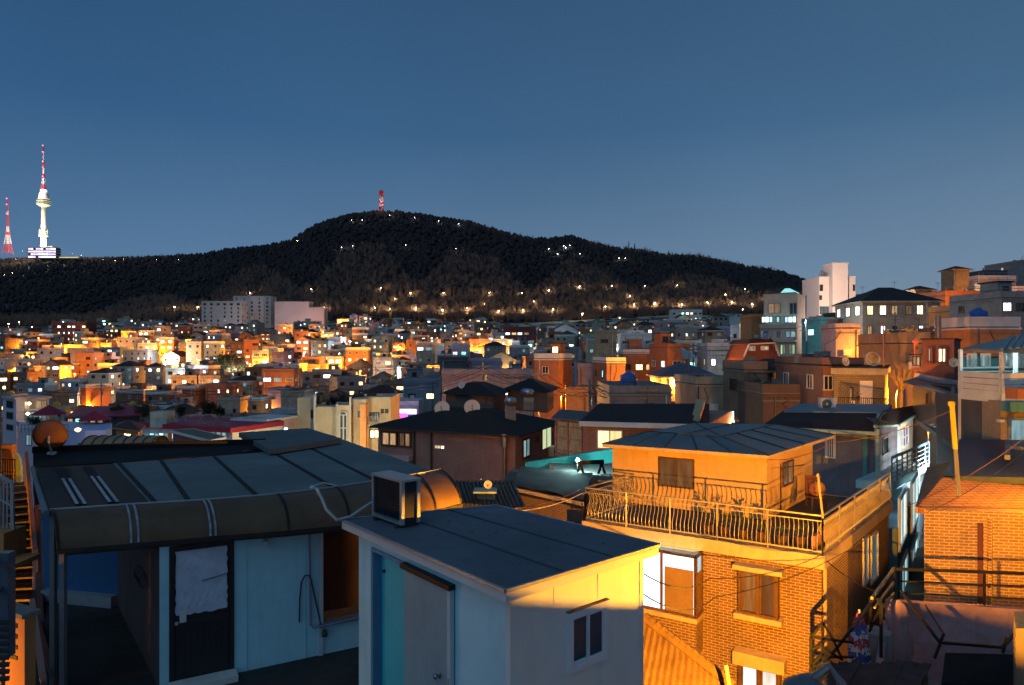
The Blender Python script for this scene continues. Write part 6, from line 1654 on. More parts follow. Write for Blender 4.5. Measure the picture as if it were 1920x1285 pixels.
# ---- cream building with the arched window
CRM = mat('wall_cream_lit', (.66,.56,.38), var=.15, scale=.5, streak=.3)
t = thing('arched_building', 'cream building with a tall arched window and stepped roofline', 'building', P(640,840,88))
m = MB()
for x0, x1, yt, d in ((558,590,746,90),(590,633,763,86),(633,656,760,84),(656,686,749,85),(686,733,745,87)):
    f_ = Face(XY(x0,d), XY(x1-.3,d)); f_.box(m, 0, f_.L, -30, zy(yt,d), -7, 0)
part('wall', m, CRM, t)
m = MB()
for x0, x1, yt, d in ((588,592,746,85.8),(630,634,762,84.5),(655,658,749,83.9)): f_ = Face(XY(x0,d), XY(x1,d)); f_.box(m, 0, f_.L, -30, zy(yt,d)+.3, -.3, 0)
part('pilaster', m, TRIMW, t)
fA = Face(XY(634,83.9), XY(655,83.9)); m = MB(); n_ = 10; cx_ = fA.L*.5; rw = fA.L*.32; ztp = zy(778,84)
pts = [(cx_-rw, -14.5), (cx_+rw, -14.5)]+[(cx_+rw*math.cos(math.pi*k/n_), ztp+rw*math.sin(math.pi*k/n_)) for k in range(n_+1)]
m.add([fA.pt(u, z_, .12) for u, z_ in pts]+[fA.pt(u, z_, .02) for u, z_ in pts], [tuple(range(len(pts)))]+[(i,(i+1) % len(pts),len(pts)+(i+1) % len(pts),len(pts)+i) for i in range(len(pts))])
w_ = part('arched_window', m, PANE['cooldim'], t)
m = MB()
for a, b in zip(pts[2:], pts[3:]): m.bar(fA.pt(a[0], a[1], .16), fA.pt(b[0], b[1], .16), .22, .12)
for u in (cx_-rw, cx_, cx_+rw): m.bar(fA.pt(u, -14.5, .16), fA.pt(u, ztp, .16), .14)
for k in range(5): z_ = -14.5+k*(ztp+14.5)/4; m.bar(fA.pt(cx_-rw, z_, .16), fA.pt(cx_+rw, z_, .16), .1)
part('frame', m, TRIMW, w_)
fB = Face(XY(686,87), XY(733,87))
for x0, yt, x1, yb, pk in ((693,773,700,790,'cooldim'),(701,773,711,790,'cooldim'),(714,767,720,775,'dim'),(722,767,728,775,'dim'),(693,806,711,822,'yellow')): winpx(fB, x0, yt, x1, yb, t, TRIMD, PANE[pk], fw=.12, mull=(.5,), dep=.1)
m = MB(); u0, z0 = fB.uz(690,795); u1, _ = fB.uz(714,795); fB.box(m, u0, u1, z0-.15, z0, 0, 1.2); bl = part('balcony', m, TRIMW, t); m = MB(); m.bar(fB.pt(u0,z0+1,1.2), fB.pt(u1,z0+1,1.2), .08)
for k in range(9): u = u0+(u1-u0)*k/8; m.bar(fB.pt(u,z0,1.2), fB.pt(u,z0+1,1.2), .05)
part('railing', m, STEEL, bl)
fC = Face(XY(558,90), XY(590,90)); winpx(fC, 583, 769, 587, 785, t, TRIMD, PD, fw=.1, mull=(), dep=.08)
fD = Face(XY(656,85), XY(686,85)); winpx(fD, 671, 771, 677, 783, t, TRIMD, PANE['cooldim'], fw=.1, mull=(), dep=.08)
rj = random.Random(9)
m = MB()
for k in range(26):
    x = rj.uniform(592, 728); q = P(x, 748+rj.uniform(0,8), 88+rj.uniform(0,4)); m.box(q+Vector((0,0,.3)), (rj.uniform(.3,1.3), .6, rj.uniform(.4,1.3)))
part('roof_clutter', m, TRIMD, t)
t = thing('brick_chimney', 'tall square orange chimney shaft in front of the cream building', 'chimney', P(682,840,80)); m = MB(); m.box((P(682,800,80).x, 80, -12), (.68,.7,2*(zy(758,80)+12))); part('shaft', m, WALL['orange'], t); m = MB(); m.box((P(682,800,80).x, 80, zy(757,80)), (.8,.8,.14)); part('cap', m, CONC, t)

# ---- blue-teal roofed lane house: grey walls, oxblood hip roof, roof terrace
t = thing('grey_house', 'grey house with an oxblood roof and a turquoise-lit gable end', 'house', P(1600,890,32))
poly, fL, fR = cblock(1436, 33.5, 1648, 31.0, 1684, 36); z = zy(803, 32)
poly2 = poly
m = MB(); m.prism(poly, -12, z); part('wall', m, mat('wall_mauve_grey', (.17,.17,.20), streak=.4), t)
a, b = P(1428,800,33), P(1640,806,30.6); a.z = b.z = z; c, d_ = P(1646,775,33.2), P(1468,771,36.5)
m = MB(); m.hexa([p+Vector((0,0,-.1)) for p in (a,b,c,d_)], [a,b,c,d_]); part('roof', m, RB, t)
m = MB(); m.bar(a+Vector((0,-.05,-.08)), b+Vector((0,-.05,-.08)), .1, .16); m.bar(b+Vector((0,-.05,-.08)), c+Vector((0,-.05,-.05)), .12, .16); part('fascia', m, WALL['mint'], t)
m = MB(); m.tube([P(1645,805,30.5), P(1645,895,30.5)], .09, 8); part('drain_pipe', m, WALL['mint'], t)
m = MB(); e1 = [P(1470,769,36), P(1660,774,33), P(1672,758,38), P(1500,757,41)]; m.hexa([p+Vector((0,0,-1.0)) for p in e1], e1); part('roof_terrace', m, mat('terrace_blue', (.13,.19,.23), rough=.5), t)
# gable wing
wl_ = Face(XY(1648,31.1), XY(1683,34.5)); wr_ = Face(XY(1683,34.5), XY(1720,40.5))
m = MB(); m.prism([V2(wl_.a+wl_.n*.02), V2(wl_.b), V2(wl_.b+Vector((.5,3))), V2(wl_.a+Vector((.5,3)))], -12, [zy(787,31.1), zy(796,34.5), zy(780,36), zy(780,34)]); part('wall', m, WALL['dark grey'], t)
m = MB(); m.prism([V2(wr_.a), V2(wr_.b), V2(wr_.b+Vector((-2,1))), V2(wr_.a+Vector((-2,1)))], -12, [zy(794,34.5), zy(779,40.5), zy(779,40.5), zy(794,34.5)]); part('gable_wall', m, mat('wall_turquoise_pale', (.42,.55,.55), streak=.2), t)
winpx(wr_, 1692, 803, 1702, 833, t, TRIMW, panes('pane_blue', (.15,.4,.9), .3), fw=.07, mull=(.5,), dep=.05, rails=(.5,))
winpx(wl_, 1654, 822, 1664, 850, t, TRIMD, PD, fw=.06, mull=(.5,), dep=.05)
g = [P(1640,800,30.6), P(1655,775,33), P(1712,764,42), P(1729,772,41), P(1685,798,34.2)]
m = MB(); m.add(g+[p+Vector((0,0,.12)) for p in g], [(4,3,2,1,0),(5,6,7,8,9)]+[(i,(i+1)%5,5+(i+1)%5,5+i) for i in range(5)]); part('gable_roof', m, RB, t)
m = MB(); m.bar(g[4]+Vector((0,-.05,.02)), g[3]+Vector((0,-.05,.02)), .12, .12); m.bar(g[0], g[4], .1, .1); m.bar(g[0], g[1], .1, .1); part('bargeboard', m, WALL['mint'], t)
winpx(fL, 1547, 809, 1567, 860, t, TRIMW, PD, fw=.06, mull=(.2,.4,.6,.8), dep=.06)
m = MB(); u, z_ = fL.uz(1598, 812); m.lathe(fL.pt(u, z_, .1), [(.09,0),(.12,.12),(.04,.16)], 8); part('wall_lamp', m, TRIMD, t)
m = MB(); u0, z1_ = fL.uz(1618, 812); u1, _ = fL.uz(1626, 812); fL.box(m, u0, u1, -12, z1_, .0, .05); part('pilaster', m, WALL['teal'], t)
# balcony with bright rails
t = thing('lane_balcony', 'turquoise-lit balcony with black slanting rails beside the grey house', 'balcony', P(1700,890,31))
a, b = P(1672,905,28.5), P(1742,868,34); m = MB(); m.hexa([a+Vector((0,0,-.35)), b+Vector((0,0,-.35)), b+Vector((-1.2,.6,-.35)), a+Vector((-1.2,.6,-.35))], [a, b, b+Vector((-1.2,.6,0)), a+Vector((-1.2,.6,0))]); part('floor_slab', m, MATS['wall_turquoise_pale'], t)
m = MB()
for k in range(5): dz_ = Vector((0,0,.18+.2*k)); m.bar(a+dz_, b+dz_, .035)
for k in range(9): q = a.lerp(b, k/8); m.bar(q, q+Vector((0,0,1.05)), .045)
m.bar(a+Vector((0,0,1.05)), b+Vector((0,0,1.05)), .06); part('railing', m, mat('rail_teal', (.12,.22,.23), rough=.5), t)
t = thing('lane_house', 'narrow pale house down the lane with four turquoise-lit sliding windows', 'house', P(1700,1000,26))
lf = Face(XY(1683,25.0), XY(1738,38)); m = MB(); m.prism([V2(lf.a), V2(lf.b), V2(lf.b+Vector((-2,1.2))), V2(lf.a+Vector((-2,1.2)))], -14, zy(868,36)-.6); part('wall', m, WALL['blue grey'], t)
LCY = panes('pane_lane', (.55,.95,1.0), .55, curtain=.3)
for (x0,yt,x1,yb) in ((1684,935,1697,1005),(1707,905,1720,970),(1687,1060,1699,1120),(1707,1030,1719,1090)): winpx(lf, x0, yt, x1, yb, t, TRIMW, LCY, fw=.12, mull=(.5,), dep=.08)
# AC on the roof terrace, tiled stair house, dishes
q = P(1551,770,37); t = thing('air_conditioner', 'white outdoor unit with a round fan on the blue roof terrace', 'air conditioner', q)
m = MB(); m.box(q+Vector((0,0,.36)), (.84,.32,.66)); part('body', m, TRIMW, t)
m = MB(); m.lathe(q+Vector((-.1,-.17,.36)), [(.26,0),(.26,.02),(.22,.025)], 20, (0,-1,0)); fan = part('fan_guard', m, mat('fan_dark', (.10,.12,.13)), t); m = MB(); m.lathe(q+Vector((-.1,-.2,.36)), [(.06,0),(.05,.02)], 10, (0,-1,0)); part('hub', m, TRIMW, fan)
t = thing('stair_house', 'small tiled stair house with a white door and pale flat roof band', 'stair house', P(1610,760,47))
poly, fL, fR = cblock(1563, 48, 1659, 47, 1665, 53); m = MB(); m.prism(poly, zy(775,47), zy(703,47)); part('wall', m, brick('tile_tan', (.22,.19,.13), (.19,.16,.11), (.10,.09,.07), bw=.3, bh=.15, ms=.014), t)
m = MB(); m.prism(slab_poly(poly, .15), zy(703,47)+.001, zy(691,47)); part('parapet', m, mat('band_pale', (.34,.33,.30), streak=.3), t); m = MB(); m.prism(slab_poly(poly, .22), zy(691,47)+.001, zy(688.5,47)); part('roof', m, ROOF['dark roof'], t)
u0, z1_ = fL.uz(1612,714); u1, z0_ = fL.uz(1636,762); m = MB(); fL.box(m, u0, u1, z0_, z1_, 0, .06); dd = part('door', m, TRIMW, t); m = MB(); fL.box(m, u0+.08, u0+.13, (z0_+z1_)/2-.1, (z0_+z1_)/2, .061, .1); part('handle', m, STEEL, dd)
m = MB(); u, z_ = fL.uz(1594,728); m.tube([fL.pt(u,z_,.3), fL.pt(u,z_-1.4,.3)], .11, 8); part('flue_pipe', m, STEEL, t)
m = MB(); m.box(P(1600,754,46.4), (.18,.1,.18)); part('meter_box', m, TRIMW, t)
m = MB(); a, b = P(1572,745,45.5), P(1662,748,45.5)
for k in range(24): q = a.lerp(b, k/23); m.bar(q, q+Vector((0,0,-.9)), .03)
m.bar(a, b, .05); part('railing', m, BLACKM, t)
sat_dish(P(1585,688,47.5), .33, (.35,-1,.25), 'smaller grey satellite dish on the tiled stair house')
t = sat_dish(P(1636,690,47.5), .52, (-.05,-1,.3), 'larger satellite dish with a golden centre on the tiled stair house')
m = MB(); m.lathe(P(1638,671,46.9), [(.36,0),(.34,.02),(.02,.03)], 20, (-.05,-1,.3)); part('inner_disc', m, mat('dish_gold', (.42,.30,.10), rough=.5, var=.5, scale=3), t)
t = thing('yard_tree', 'leafless shrub lit orange in front of the big tan brick wall', 'tree', P(1690,760,56)); o = link('trunk', BT[1][0], t); o.scale = (.5,.5,.45); o = link('crown', BT[1][1], t); o.scale = (.5,.5,.45)
# ---- maroon tower house with awning
t = thing('tower_house', 'maroon tower house with two tall lit windows above a slanting awning', 'house', P(1760,740,40))
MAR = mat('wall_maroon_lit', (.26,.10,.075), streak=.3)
poly, fL, fR = cblock(1729, 40.5, 1789, 38.5, 1801, 44); m = MB(); m.prism(poly, -12, zy(637,39)); part('wall', m, MAR, t)
m = MB(); m.prism(slab_poly(poly, .1), zy(637,39)+.001, zy(634,39)); part('roof', m, ROOF['brown roof'], t)
winpx(fL, 1737, 652, 1751, 680, t, MAR, panes('pane_grey_green', (.6,.8,.7), .55, scale=9), fw=.1, mull=(.33,.66), dep=.1, sill=MAR)
winpx(fL, 1759, 652, 1777, 681, t, MAR, PANE['yellow'], fw=.1, mull=(.5,), dep=.1, sill=MAR)
f2 = Face(XY(1711,41.5), XY(1729,40.5)); m = MB(); f2.box(m, 0, f2.L-.01, -12, zy(690,41), -3, 0); part('wall', m, MAR, t); m = MB(); f2.box(m, 0, f2.L-.02, zy(666,41), zy(664,41), -3, .2); part('roof', m, ROOF['brown roof'], t)
winpx(f2, 1712, 668, 1727, 687, t, BROWNF, PANE['dim'], fw=.07, mull=(.5,), dep=.06)
aw = [P(1693,715,37.5), P(1776,736,35.5), P(1797,729,38), P(1716,708,41)]; m = MB(); m.hexa([p+Vector((0,0,-.08)) for p in aw], aw); part('awning', m, mat('awning_grey', (.10,.095,.12), rough=.5), t)
m = MB(); m.bar(aw[3]+Vector((0,0,.12)), aw[2]+Vector((0,-.1,.25)), .1, .35); part('band', m, WALL['pink'], t)
sat_dish(P(1788,690,37.8), .26, (-.2,-1,.1), 'round pale satellite dish at the corner of the maroon tower house')
m = MB(); m.prism([XY(1712,39), XY(1790,36), XY(1800,44), XY(1716,46)], -12, zy(722,37.5)); o = part('lower_wall', m, TRIMD, t)
for x in (1735, 1752): u, z_ = Face(XY(1712,39), XY(1790,36)).uz(x, 735); winpx(Face(XY(1712,39), XY(1790,36)), x, 735, x+9, 760, t, BROWNF, PD, fw=.06, mull=(), dep=.05)
m = MB(); m.bar(P(1722,790,38), P(1792,838,30), .25, .22); part('eave_beam', m, mat('beam_grey', (.2,.18,.17)), t)
m = MB(); m.tube([P(1715,690,43), P(1715,640,43)], .05, 6); m.lathe(P(1717,641,43), [(.02,-.22),(.22,0),(.02,.22)], 10); solo('globe_lamp', m, glow('globe_red', (.7,.10,.04), .6), 'small red globe lamp on a post beside the maroon tower house', 'lamp')
# ---- pergola deck with striped roof
t = thing('pergola_deck', 'white-railed roof deck with a grey-green striped pergola roof', 'deck', P(1860,750,30))
r4 = [P(1800,660,30), P(1880,660,27.5), P(1985,640,27.5), P(1985,618,40), P(1858,632,38)]
r4 = [P(1806,656,31), P(1880,661,27), P(2000,651,25), P(2010,622,38), P(1900,634,42)]
m = MB(); m.add(r4+[p+Vector((0,0,.1)) for p in r4], [(4,3,2,1,0),(5,6,7,8,9)]+[(i,(i+1)%5,5+(i+1)%5,5+i) for i in range(5)]); part('roof', m, mat('pergola_sheet', (.10,.15,.14), rough=.4), t)
m = MB()
for k in range(9): a = r4[1].lerp(r4[2], k/8); b = r4[4].lerp(r4[3], k/8); m.bar(a+Vector((0,0,.13)), b+Vector((0,0,.13)), .12, .05)
part('batten', m, mat('pergola_batten', (.22,.27,.27), rough=.5), t)
m = MB(); m.bar(r4[0], r4[1], .12); m.bar(r4[1], r4[2], .12); part('beam', m, STEEL, t)
for x, y0, y1, d in ((1801,655,830,30),(1878,660,790,27),(1904,655,700,29),(1830,655,705,33)): m = MB(); m.bar(P(x,y1,d), P(x,y0,d), .13); part('post', m, TRIMW, t)
def slats(a0, a1, ys, d0, d1, mt):
    for y0_, y1_, w_ in ys: m = MB(); m.bar(P(a0,y0_,d0), P(a1,y1_,d1), .04, w_); part('slat', m, mt, t)
slats(1797, 1872, [(701,705,.22),(712,717,.22),(722,729,.22),(733,740,.22),(743,750,.22)], 29.5, 27, TRIMW)
slats(1878, 1960, [(706,702,.2),(717,713,.2),(728,725,.2),(738,736,.2),(748,746,.2)], 26.5, 26, TRIMW)
slats(1800, 1960, [(690,688,.08),(697,696,.06)], 31, 30, TRIMW)
m = MB(); m.prism([XY(1802,32), XY(1990,30), XY(1990,36), XY(1815,38)], zy(700,34), zy(670,34)); part('room_wall', m, WALL['teal'], t)
wf_ = Face(XY(1802,32), XY(1990,30))
for x in (1812,1838,1882,1908): winpx(wf_, x, 663, x+20, 690, t, TRIMW, PANE['cooldim'], fw=.08, mull=(.5,), dep=.08)
point('light', P(1895,672,28.5), 90, (.6,.95,1.0), .2, t)
t = thing('brick_house', 'grey-tan brick house below the white slatted deck with a dark shop window', 'house', P(1840,820,28))
f_ = Face(XY(1801,30), XY(1876,26.6)); g_ = Face(XY(1876.2,26.6), XY(1990,26.2)); m = MB(); f_.box(m, 0, f_.L, -12, zy(748,28), -6, 0); part('wall', m, WALL['tan brick'], t); m = MB(); g_.box(m, 0, g_.L, -12, zy(752,27), -6, -.02); part('wall', m, WALL['dark grey'], t)
m = MB(); g_.box(m, 0, g_.L, zy(770,26.5), zy(752,26.5), 0, .7); part('awning', m, WALL['teal'], t)
winpx(g_, 1888, 782, 1975, 832, t, mat('frame_blue_grey', (.2,.26,.32)), PANE['cooldim'], fw=.12, mull=(.5,), dep=.1)
m = MB(); m.box(P(1876,789,26.2), (.18,.2,.1)); part('camera_box', m, TRIMW, t)
m = MB(); m.box(P(1914,738,25), (.7,.6,.4)); m.hexa([P(1903,746,24.8),P(1925,746,24.8),P(1925,746,25.5),P(1903,746,25.5)],[P(1910,727,25),P(1925,727,25),P(1925,727,25.3),P(1910,727,25.3)]); solo('planter_box', m, WALL['terracotta'], 'small orange-and-pale box on the corner of the white slatted deck', 'planter')
# navy roof in front
t = thing('navy_roof_house', 'dark house with a smooth navy roof behind the yellow brick house', 'house', P(1850,890,24))
q4 = [P(1788,893,21), P(2000,897,20), P(1990,826,26), P(1798,824,27)]
m = MB(); m.hexa([p+Vector((0,0,-.2)) for p in q4], q4); part('roof', m, mat('roof_navy', (.035,.05,.085), rough=.5, var=.3), t); m = MB(); m.hexa([Vector((p.x,p.y,-12)) for p in q4], [p+Vector((0,0,-.22)) for p in q4]); part('wall', m, TRIMD, t)
m = MB(); m.bar(P(1889,828,25.5), P(1889,858,22), .15); m.bar(P(1889,838,24), P(1960,845,23), .1); part('ridge_bar', m, PIPEM, t)
# leaning utility pole with yellow sleeve
t = thing('utility_pole', 'leaning grey pole with a yellow sleeve and cap behind the shingle roof', 'utility pole', P(1794,893,17.5))
m = MB(); m.tube([P(1798,930,17.5), P(1791,840,17.5)], .05, 12); part('pole', m, CONC, t); m = MB(); m.tube([P(1791,842,17.5), P(1785,760,17.5)], .058, 12); part('sleeve', m, mat('sleeve_yellow', (.75,.45,.03), rough=.5, var=.1), t); m = MB(); m.lathe(P(1784,762,17.5), [(.07,0),(.085,.03),(.085,.10),(.05,.13)], 12); part('cap', m, MATS['sleeve_yellow'], t)
def wire(pts, r, mt, label, sag=.15):
    out = []
    for a, b in zip(pts, pts[1:]):
        for k in range(10): t_ = k/10; out.append(a.lerp(b, t_)+Vector((0,0,-sag*4*t_*(1-t_))))
    out.append(pts[-1]); m = MB(); m.tube(out, r, 5); return solo('overhead_cable', m, mt, label, 'cable')
RW = mat('cable_rust', (.13,.05,.04), rough=.6)
wire([P(1784,770,17.5), P(1560,830,18.5), P(1440,862,19.5)], .009, RW, 'rust-red cable running from the leaning pole over the rooftop room')
wire([P(1925,818,20), P(1700,950,17)], .008, RW, 'thin cable crossing the shingle roof corner'); wire([P(1925,842,20), P(1740,960,17)], .008, BLACKM, 'dark cable crossing the navy roof')
wire([P(955,960,14), P(1092,925,18.5), P(1100,913,20)], .012, GOLD, 'golden-lit cable from the shed roof to the balcony railing corner', .1)
wire([P(953,955,14), P(1088,918,20)], .010, RW, 'second thin cable between the shed roof and the balcony', .1)
wire([P(1200,1072,9), P(1330,1085,14), P(1560,1030,17)], .009, BLACKM, 'black cable hanging across the lit bay window', .2)
wire([P(1200,1110,9), P(1340,1120,14), P(1640,1000,18)], .009, BLACKM, 'lower black cable hanging across the lit bay window', .25)
wire([P(1550,1052,16.5), P(1680,1120,16)], .012, BLACKM, 'black cable from the ledge corner to the steel railing')
# poles on the skyline
m = MB(); m.tube([P(1657,700,47), P(1656,600,47)], .07, 7, r2=.045); solo('antenna_pole', m, mat('pole_orange', (.4,.2,.12)), 'thin orange antenna pole rising in front of the tan brick wall', 'pole')  # plain orange base colour for the pole
m = MB(); m.tube([P(1759,660,60), P(1759,592,60)], .24, 10); solo('flue_pipe', m, STEEL, 'thick grey flue pipe standing before the beige villa block', 'pipe')
m = MB(); m.tube([P(1512,640,118), P(1511,555,118)], .16, 7); m.bar(P(1497,613,118), P(1522,613,118), .12); m.bar(P(1499,620,118), P(1520,620,118), .1); solo('utility_pole', m, STEEL, 'utility pole with two cross arms at the corner of the modern concrete block', 'utility pole')

# ---- modern concrete block, white tower house, mansard house
t = thing('apartment_building', 'modern concrete block with a band of bright bluish windows', 'apartment building', P(1460,640,130))
CON2 = mat('concrete_tan', (.34,.30,.24), streak=.4, scale=.4)
poly, fL, fR = cblock(1432, 132, 1495, 128, 1513, 138); m = MB(); m.prism(poly, -12, zy(551,130)); part('wall', m, CON2, t)
m = MB(); m.prism(inset(poly,.4), zy(551,130)+.001, zy(550,130)+.1); part('roof', m, ROOF['grey roof'], t)
winpx(fL, 1440, 569, 1464, 588, t, STEEL, PANE['dim'], fw=.15, mull=(.5,), dep=.1); winpx(fL, 1480, 568, 1495, 590, t, STEEL, PD, fw=.15, mull=(.5,), dep=.1)
fb = Face(XY(1425,130), XY(1494,126.5))
m = MB(); fb.box(m, 0, fb.L, zy(616,127), zy(607,127), -2, .5); bl = part('balcony', m, CONC, t)
BW = panes('pane_bright_blue', (.62,.92,1.0), 2.6, curtain=.25)
for x0, x1, mm in ((1427,1450,BW),(1454,1464,PANE['cyan']),(1470,1494,BW)): winpx(fb, x0, 593, x1, 606, t, STEEL, mm, fw=.2, mull=(.33,.66), dep=.1)
m = MB(); fb.box(m, 0, fb.L, -12, zy(617,127), -2, .0); part('wall', m, CON2, t)
for x0, x1, mm in ((1423,1449,'cooldim'),(1455,1464,'dark'),(1472,1493,'cooldim')): winpx(fb, x0 if x0>1425 else 1426, 620, x1, 634, t, STEEL, PANE[mm], fw=.2, mull=(.5,), dep=.1)
for x0, x1 in ((1462,1474),(1478,1492)): winpx(fb, x0, 645, x1, 666, t, STEEL, panes('pane_green_lit', (.65,.85,.45), .6), fw=.2, mull=(.5,), dep=.1)
m = MB(); fb.box(m, 0, fb.L, zy(642,127), zy(637,127), .0, 1.2); part('balcony', m, CONC, t)
m = MB(); q = P(1480,551,133); m.hexa([q+Vector((-1.6,-1,0)),q+Vector((1.6,-1,0)),q+Vector((1.6,1,0)),q+Vector((-1.6,1,0))],[q+Vector((-.8,-.3,1.0)),q+Vector((.0,-.3,1.0)),q+Vector((.0,.3,1.0)),q+Vector((-.8,.3,1.0))]); part('skylight', m, glow('skylight_cyan', (.35,.9,.85), .8), t)
t = thing('apartment_building', 'white tower house with a tall blank stair shaft, lit pink from below', 'tower house', P(1570,600,172))
WPK = mat('wall_white_tower', (.70,.62,.58), var=.08, scale=.2, bump=.03)
for x0, x1, yt, d, dep in ((1536,1561,521,172,10),(1561.2,1590,495,170,5),(1590.2,1604,520,172,10),(1555,1561,506,173,5)):
    f_ = Face(XY(x0,d), XY(x1,d)); m = MB(); f_.box(m, 0, f_.L, 0, zy(yt,d), -dep, 0); part('wall', m, WPK, t)
    m = MB(); f_.box(m, -.1, f_.L+.1, zy(yt,d)+.001, zy(yt,d)+.3, -dep-.1, .1); part('roof', m, TRIMW, t)
fw_ = Face(XY(1536,171.98), XY(1561,171.98)); fe = Face(XY(1590.2,171.98), XY(1604,171.98)); fm = Face(XY(1561,169.98), XY(1590,169.98))
for x0, yt, x1, yb in ((1537,534,1543,546),(1555,532,1560,547),(1555,553,1560,561),(1536.5,554,1541,563)): winpx(fw_, x0, yt, x1, yb, t, TRIMD, PD, fw=.1, mull=(), dep=.1)
winpx(fw_, 1537, 575, 1559, 590, t, TRIMD, PANE['cooldim'], fw=.2, mull=(.33,.66), dep=.1)
winpx(fe, 1599, 534, 1603, 546, t, TRIMD, PD, fw=.1, mull=(), dep=.1)
m = MB(); m.tube([P(1591,575,171.5), P(1590,532,171.5)], .15, 6); part('pipe', m, TRIMD, t)
m = MB()
for k in range(6): q = P(1536+k*5,521,171.9)+Vector((0,0,.3)); m.bar(q, q+Vector((0,0,.9)), .08)
m.bar(P(1536,521,171.9)+Vector((0,0,1.2)), P(1561,521,171.9)+Vector((0,0,1.2)), .1); part('railing', m, STEEL, t)
t = thing('mansard_house', 'maroon mansard-roofed house outlined with white trim', 'house', P(1425,672,85))
pts = [(1393,672),(1404,646),(1451,644),(1462,672)]; dd_ = 85; m = MB()
fr_pts = [P(x,y,dd_) for x,y in pts]; bk_pts = [p+Vector((0,7,0)) for p in fr_pts]
m.add(fr_pts+bk_pts, [(0,1,2,3),(7,6,5,4),(0,4,5,1),(1,5,6,2),(2,6,7,3),(3,7,4,0)]); part('upper_wall', m, WALL['maroon'], t)
m = MB()
for a, b in zip(fr_pts, fr_pts[1:]): m.bar(a+Vector((0,-.15,.05)), b+Vector((0,-.15,.05)), .3, .16)
part('trim', m, TRIMW, t)
m = MB(); c1 = [P(1402,645,dd_-.3), P(1453,643,dd_-.3)]; m.hexa([c1[0],c1[1],c1[1]+Vector((0,7.5,0)),c1[0]+Vector((0,7.5,0))],[c1[0]+Vector((.4,.3,.6)),c1[1]+Vector((-.4,.3,.6)),c1[1]+Vector((-.4,7,.6)),c1[0]+Vector((.4,7,.6))]); part('roof', m, RB, t)
fm_ = Face(XY(1393,dd_), XY(1462,dd_)); winpx(fm_, 1404, 649, 1416, 658, t, TRIMW, PANE['cooldim'], fw=.12, mull=(.5,), dep=.1); winpx(fm_, 1426, 649, 1441, 657, t, TRIMW, panes('pane_pale', (.8,.9,.7), .5), fw=.12, mull=(.5,), dep=.1)
m = MB(); fm_.box(m, 0, fm_.L, -12, zy(672,dd_), -7, -.02); part('wall', m, WALL['maroon'], t); m = MB(); m.lathe(P(1436,644,84)+Vector((0,0,.5)), [(.4,0),(.45,.8),(.2,1.0)], 10); part('water_tank', m, TANKB, t)
# dormer with white trim
t = thing('dormer_house', 'small gabled dormer with white trim and a turquoise window', 'dormer', P(1422,722,61)); a, b, c = P(1412,706,60.5), P(1422,694,60.5), P(1431,706,60.5)
m = MB(); m.bar(a, b, .2, .16); m.bar(b, c, .2, .16); part('trim', m, TRIMW, t); m = MB(); m.add([a+Vector((.1,.1,0)),c+Vector((-.1,.1,0)),b+Vector((0,.1,-.1)),a+Vector((.1,3,0)),c+Vector((-.1,3,0)),b+Vector((0,3,-.1))],[(0,1,2),(5,4,3),(0,3,4,1),(1,4,5,2),(2,5,3,0)]); m.box(P(1421.5,716,61.6), (.86,2,.95)); part('wall', m, WALL['terracotta'], t)
m = MB(); m.box(P(1422,715,60.5), (.5,.1,.75)); part('window', m, PANE['cyan'], t)
# blue striped awning
t = thing('arched_awning', 'blue striped arched awning beside the orange corner house', 'awning', P(1290,672,108)); m = MB(); rows_ = []
for j in range(7): a_ = j/6*math.pi/2; rows_.append([tuple(P(1274+k*2.0, 672, 107)+Vector((.25*k*.3*j/6*1.6, -3.2*math.sin(a_)*.6, 1.9*math.cos(a_)*(1-k*.06)))) for k in range(9)])
m.grid(rows_); part('canopy', m, mat('awning_blue', (.12,.30,.45), rough=.4), t, fix=False)
m = MB(); m.box(P(1179,715,84), (1.3,1.2,1.0)); solo('water_tank', m, mat('tank_bright', (.02,.20,.75), rough=.5), 'bright blue box tank beside the dark red brick house', 'water tank')
point_t = None

# ---- the western roofs below the town
t = thing('apartment_building', 'lilac-white three-storey building with curved glazed balconies at the west', 'apartment building', P(60,840,120))
LIL = mat('wall_lilac_pale', (.55,.48,.55), var=.12, scale=.3)
poly, fL, fR = cblock(5, 122, 30, 118, 92, 121); m = MB(); m.prism(poly, -40, zy(748,120)); part('wall', m, LIL, t)
m = MB(); m.prism(slab_poly(poly,.3), zy(748,120)+.001, zy(744,120)); part('roof', m, MATS['wall_pink'], t)
fz = Face(XY(9,118), XY(30,118.0))
for y0, y1 in ((752,767),(772,787)): winpx(fR, 13 if False else 45, y0, 88, y1, t, STEEL, PANE['dim' if y0 < 760 else 'cooldim'], fw=.15, mull=(.25,.5,.75), dep=.15)
for y0, y1 in ((751,766),(772,787),(795,808)): winpx(fL, 13, y0, 25, y1, t, TRIMD, PD, fw=.15, mull=(.5,), dep=.1)
for y in (769, 790): u0, z0 = fR.uz(32, y); u1, _ = fR.uz(91, y); m = MB(); fR.box(m, u0, u1, z0-.15, z0, 0, .9); bl = part('balcony', m, TRIMW, t)
for x, y in ((55,757),(52,776)): m = MB(); m.lathe(P(x,y,116.8), [(.05,-.25),(.3,0),(.05,.25)], 8); part('ceiling_lamp', m, glow('balcony_bulb', (1,.75,.4), 12), t)
point('light', P(54,764,115), 350, (1,.65,.35), .3, t)
